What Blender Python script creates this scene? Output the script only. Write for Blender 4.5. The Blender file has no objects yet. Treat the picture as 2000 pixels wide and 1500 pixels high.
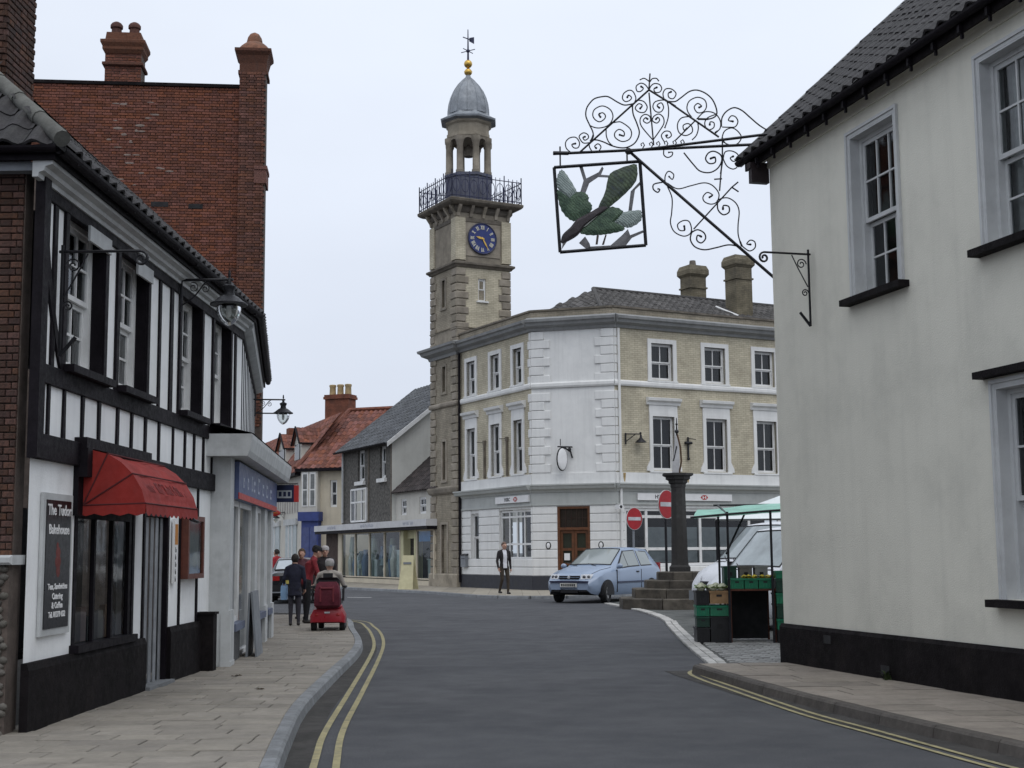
import bpy, math, random
import numpy as np
from mathutils import Matrix, Vector
random.seed(7)
R = math.radians
scene = bpy.context.scene
COL = scene.collection

# ------------------------------------------------------------------ camera
F_PX = 2660.0
PITCH = math.atan(328 / F_PX)
ROLL = R(0.5)
cam_d = bpy.data.cameras.new("camera")
cam = bpy.data.objects.new("camera", cam_d)
COL.objects.link(cam)
_f = Vector((0, math.cos(PITCH), math.sin(PITCH)))
_r = Vector((1, 0, 0))
_u = Vector((0, -math.sin(PITCH), math.cos(PITCH)))
_X = _r * math.cos(ROLL) - _u * math.sin(ROLL)
_Y = _r * math.sin(ROLL) + _u * math.cos(ROLL)
cam.matrix_world = Matrix(((_X.x, _Y.x, -_f.x, 0), (_X.y, _Y.y, -_f.y, 0), (_X.z, _Y.z, -_f.z, 1.55), (0, 0, 0, 1)))
cam_d.sensor_width = 36
cam_d.lens = 36 * F_PX / 2000
cam_d.clip_start = 0.1
cam_d.clip_end = 3000
scene.camera = cam

# ------------------------------------------------------------------ sky, sun, exposure
SUN_EL, SUN_AZ = R(58), R(158)          # azimuth clockwise from +Y: high, behind the camera and to its right
w = bpy.data.worlds.new("World"); scene.world = w; w.use_nodes = True
nt = w.node_tree; nt.nodes.clear()
def wn(t, **k):
    n = nt.nodes.new(t)
    for a, b in k.items(): setattr(n, a, b)
    return n
sky = wn("ShaderNodeTexSky", sky_type='NISHITA', sun_disc=False)
sky.sun_elevation = SUN_EL; sky.sun_rotation = SUN_AZ
tc = wn("ShaderNodeTexCoord"); sep = wn("ShaderNodeSeparateXYZ")
nt.links.new(tc.outputs["Generated"], sep.inputs[0])
grad = wn("ShaderNodeValToRGB")          # overcast: brighter towards the zenith
grad.color_ramp.elements[0].position = 0.0; grad.color_ramp.elements[0].color = (6.8, 7.3, 8.45, 1)
grad.color_ramp.elements[1].position = 1.0; grad.color_ramp.elements[1].color = (12.0, 12.7, 13.8, 1)
e = grad.color_ramp.elements.new(0.38); e.color = (8.9, 9.55, 10.7, 1)
nt.links.new(sep.outputs["Z"], grad.inputs[0])
noi = wn("ShaderNodeTexNoise"); noi.inputs["Scale"].default_value = 2.2; noi.inputs["Detail"].default_value = 4
mp = wn("ShaderNodeMapping"); mp.inputs["Scale"].default_value = (1, 1, 2.5)
nt.links.new(tc.outputs["Generated"], mp.inputs[0]); nt.links.new(mp.outputs[0], noi.inputs[0])
mr = wn("ShaderNodeMapRange"); mr.inputs["From Min"].default_value = 0.3; mr.inputs["From Max"].default_value = 0.7
mr.inputs["To Min"].default_value = 0.94; mr.inputs["To Max"].default_value = 1.05
nt.links.new(noi.outputs["Fac"], mr.inputs[0])
mul = wn("ShaderNodeVectorMath", operation='SCALE')
nt.links.new(grad.outputs[0], mul.inputs[0]); nt.links.new(mr.outputs[0], mul.inputs["Scale"])
mix = wn("ShaderNodeMix", data_type='RGBA'); mix.inputs["Factor"].default_value = 0.93
nt.links.new(sky.outputs[0], mix.inputs[6]); nt.links.new(mul.outputs[0], mix.inputs[7])
bg = wn("ShaderNodeBackground"); bg.inputs["Strength"].default_value = 0.1
nt.links.new(mix.outputs[2], bg.inputs[0])
ow = wn("ShaderNodeOutputWorld"); nt.links.new(bg.outputs[0], ow.inputs[0])
sd = bpy.data.lights.new("sun", 'SUN'); sd.energy = 0.9; sd.angle = R(50); sd.color = (1, 0.97, 0.92)
sun = bpy.data.objects.new("sun", sd); COL.objects.link(sun)
sdir = Vector((math.sin(SUN_AZ) * math.cos(SUN_EL), math.cos(SUN_AZ) * math.cos(SUN_EL), math.sin(SUN_EL)))
sun.rotation_euler = sdir.to_track_quat('Z', 'Y').to_euler(); sun.location = (0, 0, 40)
vs = scene.view_settings
vs.view_transform = 'Standard'; vs.look = 'None'; vs.exposure = 0.0; vs.gamma = 1.0
scene.cycles.use_denoising = True
scene.cycles.max_bounces = 6

# ------------------------------------------------------------------ materials
MATS = {}
def lin(c):
    if isinstance(c, str):
        c = [int(c[i:i + 2], 16) / 255 for i in (0, 2, 4)]
        return tuple(x / 12.92 if x <= .04045 else ((x + .055) / 1.055) ** 2.4 for x in c)
    return tuple(c)
def mat(name, col, rough=.75, var=.18, scale=2.5, bump=0.0, bscale=60, objv=0.0, rnd=0.0, metal=0.0, spec=.4,
        col2=None, dirt=None, dscale=1.2, damt=.5, brick=None, streak=0.0, world=False, wave=None, plain=False, speck=0.0):
    """procedural material: base colour with noise variation, per-object / per-piece variation, stains and fine relief"""
    if name in MATS: return MATS[name]
    m = bpy.data.materials.new(name); m.use_nodes = True
    t = m.node_tree; N = t.nodes; Lk = t.links
    b = N["Principled BSDF"]
    b.inputs["Roughness"].default_value = rough; b.inputs["Metallic"].default_value = metal
    b.inputs["Specular IOR Level"].default_value = spec
    tc = N.new("ShaderNodeTexCoord")
    if world:
        g = N.new("ShaderNodeNewGeometry"); src = g.outputs["Position"]
    else: src = tc.outputs["Object"]
    def noise(s, d=5, r=.6, vec=None):
        n = N.new("ShaderNodeTexNoise"); n.inputs["Scale"].default_value = s; n.inputs["Detail"].default_value = d
        n.inputs["Roughness"].default_value = r
        Lk.new(vec or src, n.inputs["Vector"]); return n.outputs["Fac"]
    def mixc(f, a, c, mode='MIX'):
        x = N.new("ShaderNodeMix"); x.data_type = 'RGBA'; x.blend_type = mode
        for s, v in ((0, f), (6, a), (7, c)):
            if isinstance(v, (int, float)): x.inputs[s].default_value = v
            elif isinstance(v, tuple): x.inputs[s].default_value = (*v[:3], 1)
            else: Lk.new(v, x.inputs[s])
        return x.outputs[2]
    def rng(v, a, c, lo, hi):
        x = N.new("ShaderNodeMapRange"); Lk.new(v, x.inputs[0])
        for i, q in ((1, a), (2, c), (3, lo), (4, hi)): x.inputs[i].default_value = q
        return x.outputs[0]
    c = lin(col)
    c2 = lin(col2) if col2 else tuple(x * (1 - var * 1.6) for x in c)
    ch = tuple(min(1, x * (1 + var * .5)) for x in c) if not col2 else c
    out = mixc(rng(noise(scale), .32, .68, 0, 1), ch, c2)
    if brick:                                   # (brick length, course height, mortar colour) for walls too far to tell bricks apart
        s = N.new("ShaderNodeSeparateXYZ"); Lk.new(tc.outputs["Object"], s.inputs[0])
        k = N.new("ShaderNodeCombineXYZ"); Lk.new(s.outputs[0], k.inputs[0]); Lk.new(s.outputs[2], k.inputs[1])
        bt = N.new("ShaderNodeTexBrick"); Lk.new(k.outputs[0], bt.inputs["Vector"])
        bt.inputs["Scale"].default_value = 1; bt.inputs["Brick Width"].default_value = brick[0]; bt.inputs["Row Height"].default_value = brick[1]
        bt.inputs["Mortar Size"].default_value = .008
        bt.inputs["Color1"].default_value = (1.07, 1.07, 1.07, 1); bt.inputs["Color2"].default_value = (.88, .88, .88, 1)
        bt.inputs["Mortar"].default_value = (*lin(brick[2]), 1)
        out = mixc(1.0, out, bt.outputs["Color"], 'MULTIPLY')
    if objv or rnd:
        if rnd:
            a = N.new("ShaderNodeAttribute"); a.attribute_name = "rnd"; v = a.outputs["Fac"]; k = rnd
        else:
            o = N.new("ShaderNodeObjectInfo"); v = o.outputs["Random"]; k = objv
        hs = N.new("ShaderNodeHueSaturation"); Lk.new(out, hs.inputs["Color"])
        Lk.new(rng(v, 0, 1, 1 - k, 1 + k), hs.inputs["Value"])
        wv = N.new("ShaderNodeMath"); wv.operation = 'MULTIPLY'; wv.inputs[1].default_value = 7.31; Lk.new(v, wv.inputs[0])
        fr = N.new("ShaderNodeMath"); fr.operation = 'FRACT'; Lk.new(wv.outputs[0], fr.inputs[0])
        Lk.new(rng(fr.outputs[0], 0, 1, .5 - .02 * k, .5 + .02 * k), hs.inputs["Hue"])
        Lk.new(rng(fr.outputs[0], 0, 1, 1 - .4 * k, 1 + .25 * k), hs.inputs["Saturation"])
        out = hs.outputs[0]
    if wave:                                     # (scale, distortion, amount): fine brushed or feathered lines
        wt = N.new("ShaderNodeTexWave"); wt.inputs["Scale"].default_value = wave[0]; wt.inputs["Distortion"].default_value = wave[1]; wt.inputs["Detail"].default_value = 3; wt.wave_type = 'BANDS'; wt.bands_direction = 'DIAGONAL'
        Lk.new(src, wt.inputs["Vector"]); out = mixc(rng(wt.outputs["Fac"], .3, .8, 0, wave[2]), out, tuple(x * .25 for x in c))
    if speck:                                    # stone grain in the surface
        out = mixc(1.0, out, mixc(rng(noise(75, 3, .7), .35, .65, 0, 1), (1 - speck,) * 3, (1 + speck,) * 3), 'MULTIPLY')
    if dirt:
        out = mixc(rng(noise(dscale, 7, .7), .5, .78, 0, damt), out, lin(dirt))
    if streak:
        mpn = N.new("ShaderNodeMapping"); mpn.inputs["Scale"].default_value = (6, 6, .35); Lk.new(src, mpn.inputs[0])
        out = mixc(rng(noise(1.0, 5, .6, mpn.outputs[0]), .48, .8, 0, streak), out, tuple(x * .45 for x in c))
    Lk.new(out, b.inputs["Base Color"])
    if not plain: Lk.new(rng(noise(scale * 4), .3, .7, max(0, rough - .1), min(1, rough + .1)), b.inputs["Roughness"])
    if bump:
        bp = N.new("ShaderNodeBump"); bp.inputs["Strength"].default_value = bump; bp.inputs["Distance"].default_value = .02
        Lk.new(noise(bscale, 6, .65), bp.inputs["Height"]); Lk.new(bp.outputs[0], b.inputs["Normal"])
    MATS[name] = m; return m

def glass_mat(name, tint, gloss=.06, ior=1.5):
    m = bpy.data.materials.new(name); m.use_nodes = True
    t = m.node_tree; N = t.nodes; Lk = t.links; N.clear()
    o = N.new("ShaderNodeOutputMaterial"); mx = N.new("ShaderNodeMixShader")
    tr = N.new("ShaderNodeBsdfTransparent"); tr.inputs[0].default_value = (*tint, 1)
    gl = N.new("ShaderNodeBsdfGlossy"); gl.inputs["Roughness"].default_value = gloss; gl.inputs[0].default_value = (.95, .97, 1, 1)
    fr = N.new("ShaderNodeFresnel"); fr.inputs[0].default_value = ior
    tc = N.new("ShaderNodeTexCoord"); nz = N.new("ShaderNodeTexNoise"); nz.inputs["Scale"].default_value = 1.7
    bp = N.new("ShaderNodeBump"); bp.inputs["Strength"].default_value = .12; bp.inputs["Distance"].default_value = .05
    Lk.new(tc.outputs["Object"], nz.inputs[0]); Lk.new(nz.outputs[0], bp.inputs["Height"])
    Lk.new(bp.outputs[0], gl.inputs["Normal"]); Lk.new(bp.outputs[0], fr.inputs["Normal"])
    Lk.new(fr.outputs[0], mx.inputs[0]); Lk.new(tr.outputs[0], mx.inputs[1]); Lk.new(gl.outputs[0], mx.inputs[2]); Lk.new(mx.outputs[0], o.inputs[0])
    MATS[name] = m; return m

M_ = mat
asphalt = M_("asphalt", (.068, .070, .077), .85, .22, .5, .6, 260, col2=(.050, .052, .059), speck=.38, dirt=(.105, .105, .11), dscale=.45, damt=.5, world=True)
gutter_asphalt = M_("old_asphalt", (.050, .047, .044), .9, .3, 1.5, .7, 200, dirt=(.09, .085, .075), dscale=2.5, damt=.6, world=True)
slab_mat = M_("paving", (.235, .213, .182), .85, .12, 5, .35, 120, objv=.14, dirt=(.12, .11, .095), dscale=3, damt=.45, world=True)
joint_mat = M_("joint", (.045, .042, .038), .95, .3, 8, .4, 100)
kerb_mat = M_("kerb", (.20, .21, .22), .8, .2, 6, .4, 90, objv=.12, dirt=(.10, .10, .10), dscale=4, damt=.5)
kerb_dark = M_("kerb_brown", (.085, .075, .066), .85, .2, 6, .4, 90, objv=.15, dirt=(.06, .05, .045), dscale=4, damt=.6)
yellow = M_("yellow_paint", (.31, .275, .15), .85, .2, 6, .2, 150, dirt=(.10, .098, .085), dscale=7, damt=1.0, world=True)
whitepaint = M_("road_white", (.42, .42, .42), .8, .2, 6, .2, 150, dirt=(.09, .09, .09), dscale=5, damt=.9, world=True)
sett_mat = M_("sett", (.22, .22, .215), .8, .2, 8, .4, 80, objv=.25, dirt=(.10, .11, .09), dscale=4, damt=.5)
sett_pale = M_("pale_sett", (.44, .43, .41), .8, .15, 8, .4, 80, objv=.15, dirt=(.22, .21, .19), dscale=5, damt=.5)
plaster = M_("white_plaster", (.86, .87, .87), .85, .06, 1.5, .25, 40, dirt=(.52, .52, .50), dscale=1.6, damt=.4, streak=.2)
cream_wall = M_("cream_render", (.69, .672, .59), .9, .05, .8, .3, 55, dirt=(.50, .495, .44), dscale=.8, damt=.5, streak=.14)
blackpaint = M_("black_paint", (.009, .007, .010), .6, .3, 4, .2, 40, spec=.12, dirt=(.024, .02, .022), dscale=3, damt=.4)
plinth_black = M_("black_plinth", (.011, .009, .010), .75, .3, 3, .5, 50, spec=.1, dirt=(.028, .023, .022), dscale=2, damt=.6)
iron = M_("black_iron", (.014, .014, .018), .5, .3, 10, .2, 60, metal=.2)
whitewood = M_("white_paintwork", (.70, .70, .69), .55, .06, 3, .1, 40, dirt=(.38, .37, .35), dscale=3, damt=.35)
greywood = M_("grey_paintwork", (.50, .515, .515), .6, .1, 3, .1, 40, dirt=(.2, .2, .2), dscale=2.5, damt=.5, streak=.3)
red_brick = M_("red_brick", (.185, .066, .041), .9, .25, 30, .5, 120, objv=.28, dirt=(.08, .05, .042), dscale=9, damt=.5)
red_brick_s = M_("red_brick_rest", (.185, .066, .041), .9, .25, 30, .5, 120, rnd=.28, dirt=(.08, .05, .042), dscale=1.2, damt=.6)
brown_brick = M_("brown_brick", (.085, .040, .028), .9, .3, 25, .5, 120, objv=.45, dirt=(.06, .05, .04), dscale=6, damt=.6)
brown_brick_s = M_("brown_brick_rest", (.085, .040, .028), .9, .3, 25, .5, 120, rnd=.45, dirt=(.06, .05, .04), dscale=2, damt=.6)
mortar = M_("mortar", (.10, .078, .066), .95, .25, 5, .3, 120)
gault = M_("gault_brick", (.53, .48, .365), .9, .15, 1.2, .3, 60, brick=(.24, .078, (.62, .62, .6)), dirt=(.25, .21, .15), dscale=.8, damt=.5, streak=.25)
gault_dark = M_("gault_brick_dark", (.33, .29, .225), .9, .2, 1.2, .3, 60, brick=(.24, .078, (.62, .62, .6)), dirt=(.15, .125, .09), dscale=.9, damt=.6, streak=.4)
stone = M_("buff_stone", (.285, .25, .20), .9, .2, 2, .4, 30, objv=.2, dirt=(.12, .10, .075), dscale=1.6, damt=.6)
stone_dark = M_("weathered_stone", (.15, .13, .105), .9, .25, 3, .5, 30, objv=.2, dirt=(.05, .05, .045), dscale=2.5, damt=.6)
bank_white = M_("white_masonry_paint", (.725, .725, .71), .75, .05, 1, .15, 50, dirt=(.45, .46, .46), dscale=1.2, damt=.35, streak=.25)
bank_grey = M_("grey_masonry_paint", (.42, .435, .42), .75, .06, 1, .15, 50, dirt=(.25, .26, .26), dscale=1.5, damt=.4, streak=.25)
cornice_grey = M_("lead_grey_cornice", (.27, .275, .275), .75, .12, 1, .2, 50, dirt=(.12, .12, .12), dscale=1.5, damt=.5, streak=.4)
navy_plinth = M_("slate_blue_plinth", (.035, .037, .047), .7, .2, 2, .2, 50, dirt=(.08, .08, .08), dscale=2, damt=.5)
lead = M_("lead", (.235, .255, .28), .55, .2, 3, .2, 30, dirt=(.40, .42, .44), dscale=2.2, damt=.6, metal=.15)
gold = M_("gilt", (.62, .40, .10), .35, .1, 10, metal=.8)
navy_iron = M_("navy_iron", (.03, .035, .08), .5, .2, 10, metal=.1)
clock_blue = M_("clock_blue", (.02, .035, .16), .4, .1, 5)
pantile_grey = M_("grey_pantile", (.085, .08, .077), .85, .25, 8, .4, 60, rnd=.35, dirt=(.05, .05, .04), dscale=3, damt=.5)
pantile_black = M_("black_pantile", (.026, .024, .026), .7, .25, 8, .4, 60, objv=.3, rnd=0, dirt=(.06, .06, .05), dscale=5, damt=.5)
pantile_black_s = M_("black_pantile_rest", (.026, .024, .026), .7, .25, 8, .4, 60, rnd=.3, dirt=(.06, .06, .05), dscale=5, damt=.5)
pantile_red = M_("red_pantile", (.195, .072, .05), .85, .25, 4, .4, 60, rnd=.35, dirt=(.09, .05, .04), dscale=1.5, damt=.6)
slate = M_("slate", (.075, .08, .088), .7, .25, 4, .3, 60, rnd=.3, dirt=(.12, .12, .11), dscale=2, damt=.4)
awning_red = M_("red_canvas", (.27, .020, .015), .8, .15, 3, .15, 90, dirt=(.15, .03, .03), dscale=4, damt=.5)
seam_dark = M_("dark_seam", (.09, .012, .014), .8)
brown_wood = M_("stained_wood", (.12, .045, .017), .5, .25, 6, .1, 40)
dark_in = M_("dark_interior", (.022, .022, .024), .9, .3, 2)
curtain_mat = M_("net_curtain", (.50, .51, .51), .9, .12, 12, .2, 30)
blind_mat = M_("vertical_blind", (.08, .08, .075), .9, .2, 20)
cream_paint = M_("cream_plaster", (.57, .51, .40), .85, .06, 1.5, .15, 40, dirt=(.35, .31, .25), dscale=1, damt=.4, streak=.25)
grey_cream = M_("grey_cream_plaster", (.53, .51, .46), .85, .06, 1.5, .15, 40, dirt=(.35, .33, .30), dscale=1, damt=.4, streak=.25)
flint = M_("flint", (.115, .105, .09), .7, .4, 12, .8, 25, objv=.35, dirt=(.24, .22, .19), dscale=9, damt=.5)
flint_s = M_("flint_rest", (.115, .105, .09), .7, .4, 12, .8, 25, rnd=.45, dirt=(.24, .22, .19), dscale=9, damt=.4)
flint_face = M_("flint_face", (.13, .122, .11), .9, .4, 8, .8, 14, dirt=(.05, .048, .045), dscale=7, damt=.7)
blue_paint = M_("blue_shopfront", (.035, .055, .20), .5, .15, 3)
sign_blue = M_("sign_blue", (.085, .115, .235), .45, .1, 3, dirt=(.12, .14, .22), dscale=2, damt=.5)
sign_navy = M_("sign_navy", (.012, .02, .06), .4)
sign_red = M_("sign_red", (.45, .035, .03), .45, .1, 4)
sign_white = M_("sign_white", (.75, .75, .75), .5, .05, 4)
no_entry_red = M_("no_entry_red", (.36, .012, .018), .45, .12, 5)
sign_back = M_("sign_black", (.012, .012, .014), .35, .2, 5)
grey_paint = M_("grey_paint", (.20, .215, .235), .55, .1, 3, .1, 30, dirt=(.12, .12, .12), dscale=3, damt=.4)
green_plastic = M_("green_plastic", (.008, .17, .085), .45, .15, 5, objv=.15)
dgreen_plastic = M_("dark_green_plastic", (.010, .05, .032), .5, .2, 5, objv=.2)
black_plastic = M_("black_plastic", (.012, .012, .014), .5, .2, 5, objv=.2)
cardboard = M_("cardboard", (.34, .21, .11), .9, .12, 6, .1, 50)
leafgreen = M_("pale_leaf", (.33, .46, .16), .7, .25, 9, .3, 30, objv=.2)
leafdark = M_("leaf", (.10, .20, .04), .7, .3, 9, .3, 30, objv=.2)
fruit_y = M_("yellow_fruit", (.55, .42, .05), .5, .2, 9, objv=.2)
canopy_green = M_("green_tarpaulin", (.26, .52, .42), .6, .15, 3, .2, 20)
rust = M_("rusty_steel", (.11, .035, .02), .7, .3, 9)
clear = glass_mat("window_glass", (.72, .76, .76))
dark_glass = glass_mat("dark_glass", (.30, .33, .34))
lampglass = glass_mat("lamp_glass", (.80, .82, .80))
shop_glass = glass_mat("shop_glass", (.82, .88, .86), .04, 1.28)
asphalt_patch = M_("asphalt_patch", (.040, .041, .046), .9, .2, .8, .6, 260, world=True)

# ------------------------------------------------------------------ mesh builder
class MB:
    def __init__(s): s.v = []; s.f = []; s.m = []; s.r = []
    def add(s, vs, fs, mi=0, rnd=None):
        o = len(s.v); s.v.extend(tuple(p) for p in vs); q = random.random() if rnd is None else rnd
        for f in fs: s.f.append([i + o for i in f]); s.m.append(mi); s.r.append(q)
        return s
    def box(s, x0, x1, y0, y1, z0, z1, mi=0, rnd=None):
        if x0 > x1: x0, x1 = x1, x0
        if y0 > y1: y0, y1 = y1, y0
        if z0 > z1: z0, z1 = z1, z0
        return s.add([(x0, y0, z0), (x1, y0, z0), (x1, y1, z0), (x0, y1, z0), (x0, y0, z1), (x1, y0, z1), (x1, y1, z1), (x0, y1, z1)],
                     [(0, 3, 2, 1), (4, 5, 6, 7), (0, 1, 5, 4), (1, 2, 6, 5), (2, 3, 7, 6), (3, 0, 4, 7)], mi, rnd)
    def cbox(s, x0, x1, y0, y1, z0, z1, c=.008, mi=0, rnd=None):
        """box whose front (-y) face has chamfered edges"""
        return s.add([(x0, y0 + c, z0), (x1, y0 + c, z0), (x1, y0 + c, z1), (x0, y0 + c, z1), (x0 + c, y0, z0 + c), (x1 - c, y0, z0 + c), (x1 - c, y0, z1 - c), (x0 + c, y0, z1 - c),
                      (x0, y1, z0), (x1, y1, z0), (x1, y1, z1), (x0, y1, z1)],
                     [(4, 5, 6, 7), (0, 1, 5, 4), (1, 2, 6, 5), (2, 3, 7, 6), (3, 0, 4, 7), (8, 9, 1, 0), (9, 10, 2, 1), (10, 11, 3, 2), (11, 8, 0, 3), (11, 10, 9, 8)], mi, rnd)
    def prism(s, poly, axis, a0, a1, mi=0, rnd=None):
        n = len(poly)
        def pt(p, a): return {'x': (a, p[0], p[1]), 'y': (p[0], a, p[1]), 'z': (p[0], p[1], a)}[axis]
        vs = [pt(p, a0) for p in poly] + [pt(p, a1) for p in poly]
        fs = [tuple(range(n)), tuple(range(2 * n - 1, n - 1, -1))] + [(i, i + n, (i + 1) % n + n, (i + 1) % n) for i in range(n)]
        return s.add(vs, fs, mi, rnd)
    def loft(s, secs, closed=True, cap=True, mi=0, rnd=None):
        n = len(secs[0]); vs = [p for q in secs for p in q]; fs = []
        for k in range(len(secs) - 1):
            for i in range(n if closed else n - 1):
                j = (i + 1) % n
                fs.append((k * n + i, k * n + j, (k + 1) * n + j, (k + 1) * n + i))
        if cap: fs.append(tuple(range(n - 1, -1, -1))); fs.append(tuple(range((len(secs) - 1) * n, len(secs) * n)))
        return s.add(vs, fs, mi, rnd)
    def tube(s, pts, r, n=6, mi=0, rnd=None, cap=True):
        pts = [Vector(p) for p in pts]; secs = []; up = None
        for i, p in enumerate(pts):
            d = (pts[min(i + 1, len(pts) - 1)] - pts[max(i - 1, 0)])
            if d.length < 1e-9: d = Vector((0, 0, 1))
            d.normalize()
            if up is None:
                up = Vector((0, 0, 1)) if abs(d.z) < .9 else Vector((1, 0, 0))
            a = d.cross(up)
            if a.length < 1e-4: a = d.cross(Vector((1, 0, 0)))
            a.normalize(); up = a.cross(d).normalized()
            rr = r[i] if isinstance(r, (list, tuple)) else r
            secs.append([p + (a * math.cos(t) + up * math.sin(t)) * rr for t in [2 * math.pi * k / n for k in range(n)]])
        return s.loft(secs, True, cap, mi, rnd)
    def lathe(s, prof, n=16, cx=0, cy=0, ph=0, mi=0, rnd=None, cap=True):
        secs = [[(cx + r * math.cos(ph + 2 * math.pi * k / n), cy + r * math.sin(ph + 2 * math.pi * k / n), z) for k in range(n)] for r, z in prof]
        return s.loft(secs, True, cap, mi, rnd)
    def ball(s, c, rx, ry=None, rz=None, nu=10, nv=7, mi=0, rnd=None):
        ry = ry or rx; rz = rz or rx; secs = []
        for i in range(nv + 1):
            t = -math.pi / 2 + math.pi * i / nv; k = max(math.cos(t), .02)
            secs.append([(c[0] + rx * k * math.cos(2 * math.pi * j / nu), c[1] + ry * k * math.sin(2 * math.pi * j / nu), c[2] + rz * math.sin(t)) for j in range(nu)])
        return s.loft(secs, True, True, mi, rnd)
    def wall(s, x0, x1, z0, z1, holes=(), y=0.0, reveal=.15, mi=0):
        xs = sorted({x0, x1, *[h[0] for h in holes], *[h[1] for h in holes]}); zs = sorted({z0, z1, *[h[2] for h in holes], *[h[3] for h in holes]})
        for i in range(len(xs) - 1):
            for j in range(len(zs) - 1):
                cx, cz = (xs[i] + xs[i + 1]) / 2, (zs[j] + zs[j + 1]) / 2
                if any(h[0] < cx < h[1] and h[2] < cz < h[3] for h in holes): continue
                s.add([(xs[i], y, zs[j]), (xs[i + 1], y, zs[j]), (xs[i + 1], y, zs[j + 1]), (xs[i], y, zs[j + 1])], [(0, 1, 2, 3)], mi)
        for a, b, c, d in [h[:4] for h in holes]:
            q = y + reveal
            s.add([(a, y, c), (b, y, c), (b, y, d), (a, y, d), (a, q, c), (b, q, c), (b, q, d), (a, q, d)], [(0, 4, 5, 1), (1, 5, 6, 2), (2, 6, 7, 3), (3, 7, 4, 0)], mi)
        return s
    def mesh(s, name, mats, smooth=None):
        me = bpy.data.meshes.new(name); me.from_pydata(s.v, [], s.f)
        for m in (mats if isinstance(mats, (list, tuple)) else [mats]): me.materials.append(m)
        me.polygons.foreach_set("material_index", s.m)
        a = me.attributes.new("rnd", 'FLOAT', 'FACE'); a.data.foreach_set("value", s.r)
        if smooth:
            me.polygons.foreach_set("use_smooth", [True] * len(me.polygons)); me.set_sharp_from_angle(angle=R(smooth))
        me.update(); return me

WM = {}
def fr(x, y, z=0.0, az=0.0): return Matrix.Translation((x, y, z)) @ Matrix.Rotation(R(az), 4, 'Z')
def tag(o, label=None, cat=None, group=None, kind=None):
    for k, v in (("label", label), ("category", cat), ("group", group), ("kind", kind)):
        if v: o[k] = v
    return o
def thing(name, M, label, cat, group=None):
    o = bpy.data.objects.new(name, None); COL.objects.link(o); o.matrix_basis = M; WM[o.name] = M
    o.empty_display_size = .2
    return tag(o, label, cat, group)
def put(name, me, parent=None, M=None, label=None, kind=None):
    """link a mesh as an object; M is its world frame (its parent's frame if not given)"""
    o = bpy.data.objects.new(name, me); COL.objects.link(o)
    if parent is not None:
        P = WM[parent.name]; M = P if M is None else M
        o.parent = parent; o.matrix_basis = P.inverted() @ M
    else:
        M = M or Matrix.Identity(4); o.matrix_basis = M
    WM[o.name] = M
    return tag(o, label, None, None, kind)
def part(name, mb, m, parent, M=None, smooth=None, label=None, kind=None):
    return put(name, mb.mesh(name, m, smooth), parent, M, label, kind)
def solo(name, mb, m, M, label, cat, group=None, smooth=None):
    o = put(name, mb.mesh(name, m, smooth), None, M); return tag(o, label, cat, group)
def struct(name, mb, m, M=None, kind="structure", smooth=None):
    return put(name, mb.mesh(name, m, smooth), None, M, None, kind)
def text(name, body, size, m, parent, M, x, y, z, align='CENTER', extrude=.004, sx=1.0, bold=0.0):
    """lettering standing in the x-z plane of frame M, facing -y"""
    cu = bpy.data.curves.new(name, 'FONT'); cu.body = body; cu.size = size; cu.align_x = align; cu.align_y = 'CENTER'
    cu.extrude = extrude; cu.offset = bold; cu.resolution_u = 2
    tmp = bpy.data.objects.new("tmp", cu); COL.objects.link(tmp)
    me = bpy.data.meshes.new_from_object(tmp.evaluated_get(bpy.context.evaluated_depsgraph_get()))
    bpy.data.objects.remove(tmp); me.materials.clear(); me.materials.append(m)
    o = bpy.data.objects.new(name, me); COL.objects.link(o)
    W = M @ Matrix.Translation((x, y, z)) @ Matrix.Rotation(R(90), 4, 'X') @ Matrix.Diagonal((sx, 1, 1, 1))
    o.parent = parent; o.matrix_basis = WM[parent.name].inverted() @ W; WM[o.name] = W
    return o
def T(x=0, y=0, z=0): return Matrix.Translation((x, y, z))
def RZ(a): return Matrix.Rotation(R(a), 4, 'Z')

def marks(name, parent, M, x0, x1, z, h, m, y=0.0, th=.004, seed=1):
    """lettering too far away to read: upright strokes with short bars, grouped into words"""
    rg = random.Random(seed); x = x0; k = 0
    while x < x1:
        w_ = h * rg.uniform(.45, .75); g = MB(); s = h * .16
        g.box(x, x + s, y - th, y, z - h / 2, z + h / 2)
        if k % 3 != 1: g.box(x + s, x + w_, y - th * .9, y, z + h * (.34 if k % 2 else -.02), z + h * (.5 if k % 2 else .13))
        if k % 3 != 2: g.box(x + w_ - s, x + w_, y - th * .95, y, z - h / 2, z + h * (.34 if k % 2 else -.03))
        part(name, g, m, parent, M); x += w_ + h * (.22 if rg.random() > .18 else .7); k += 1
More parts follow.
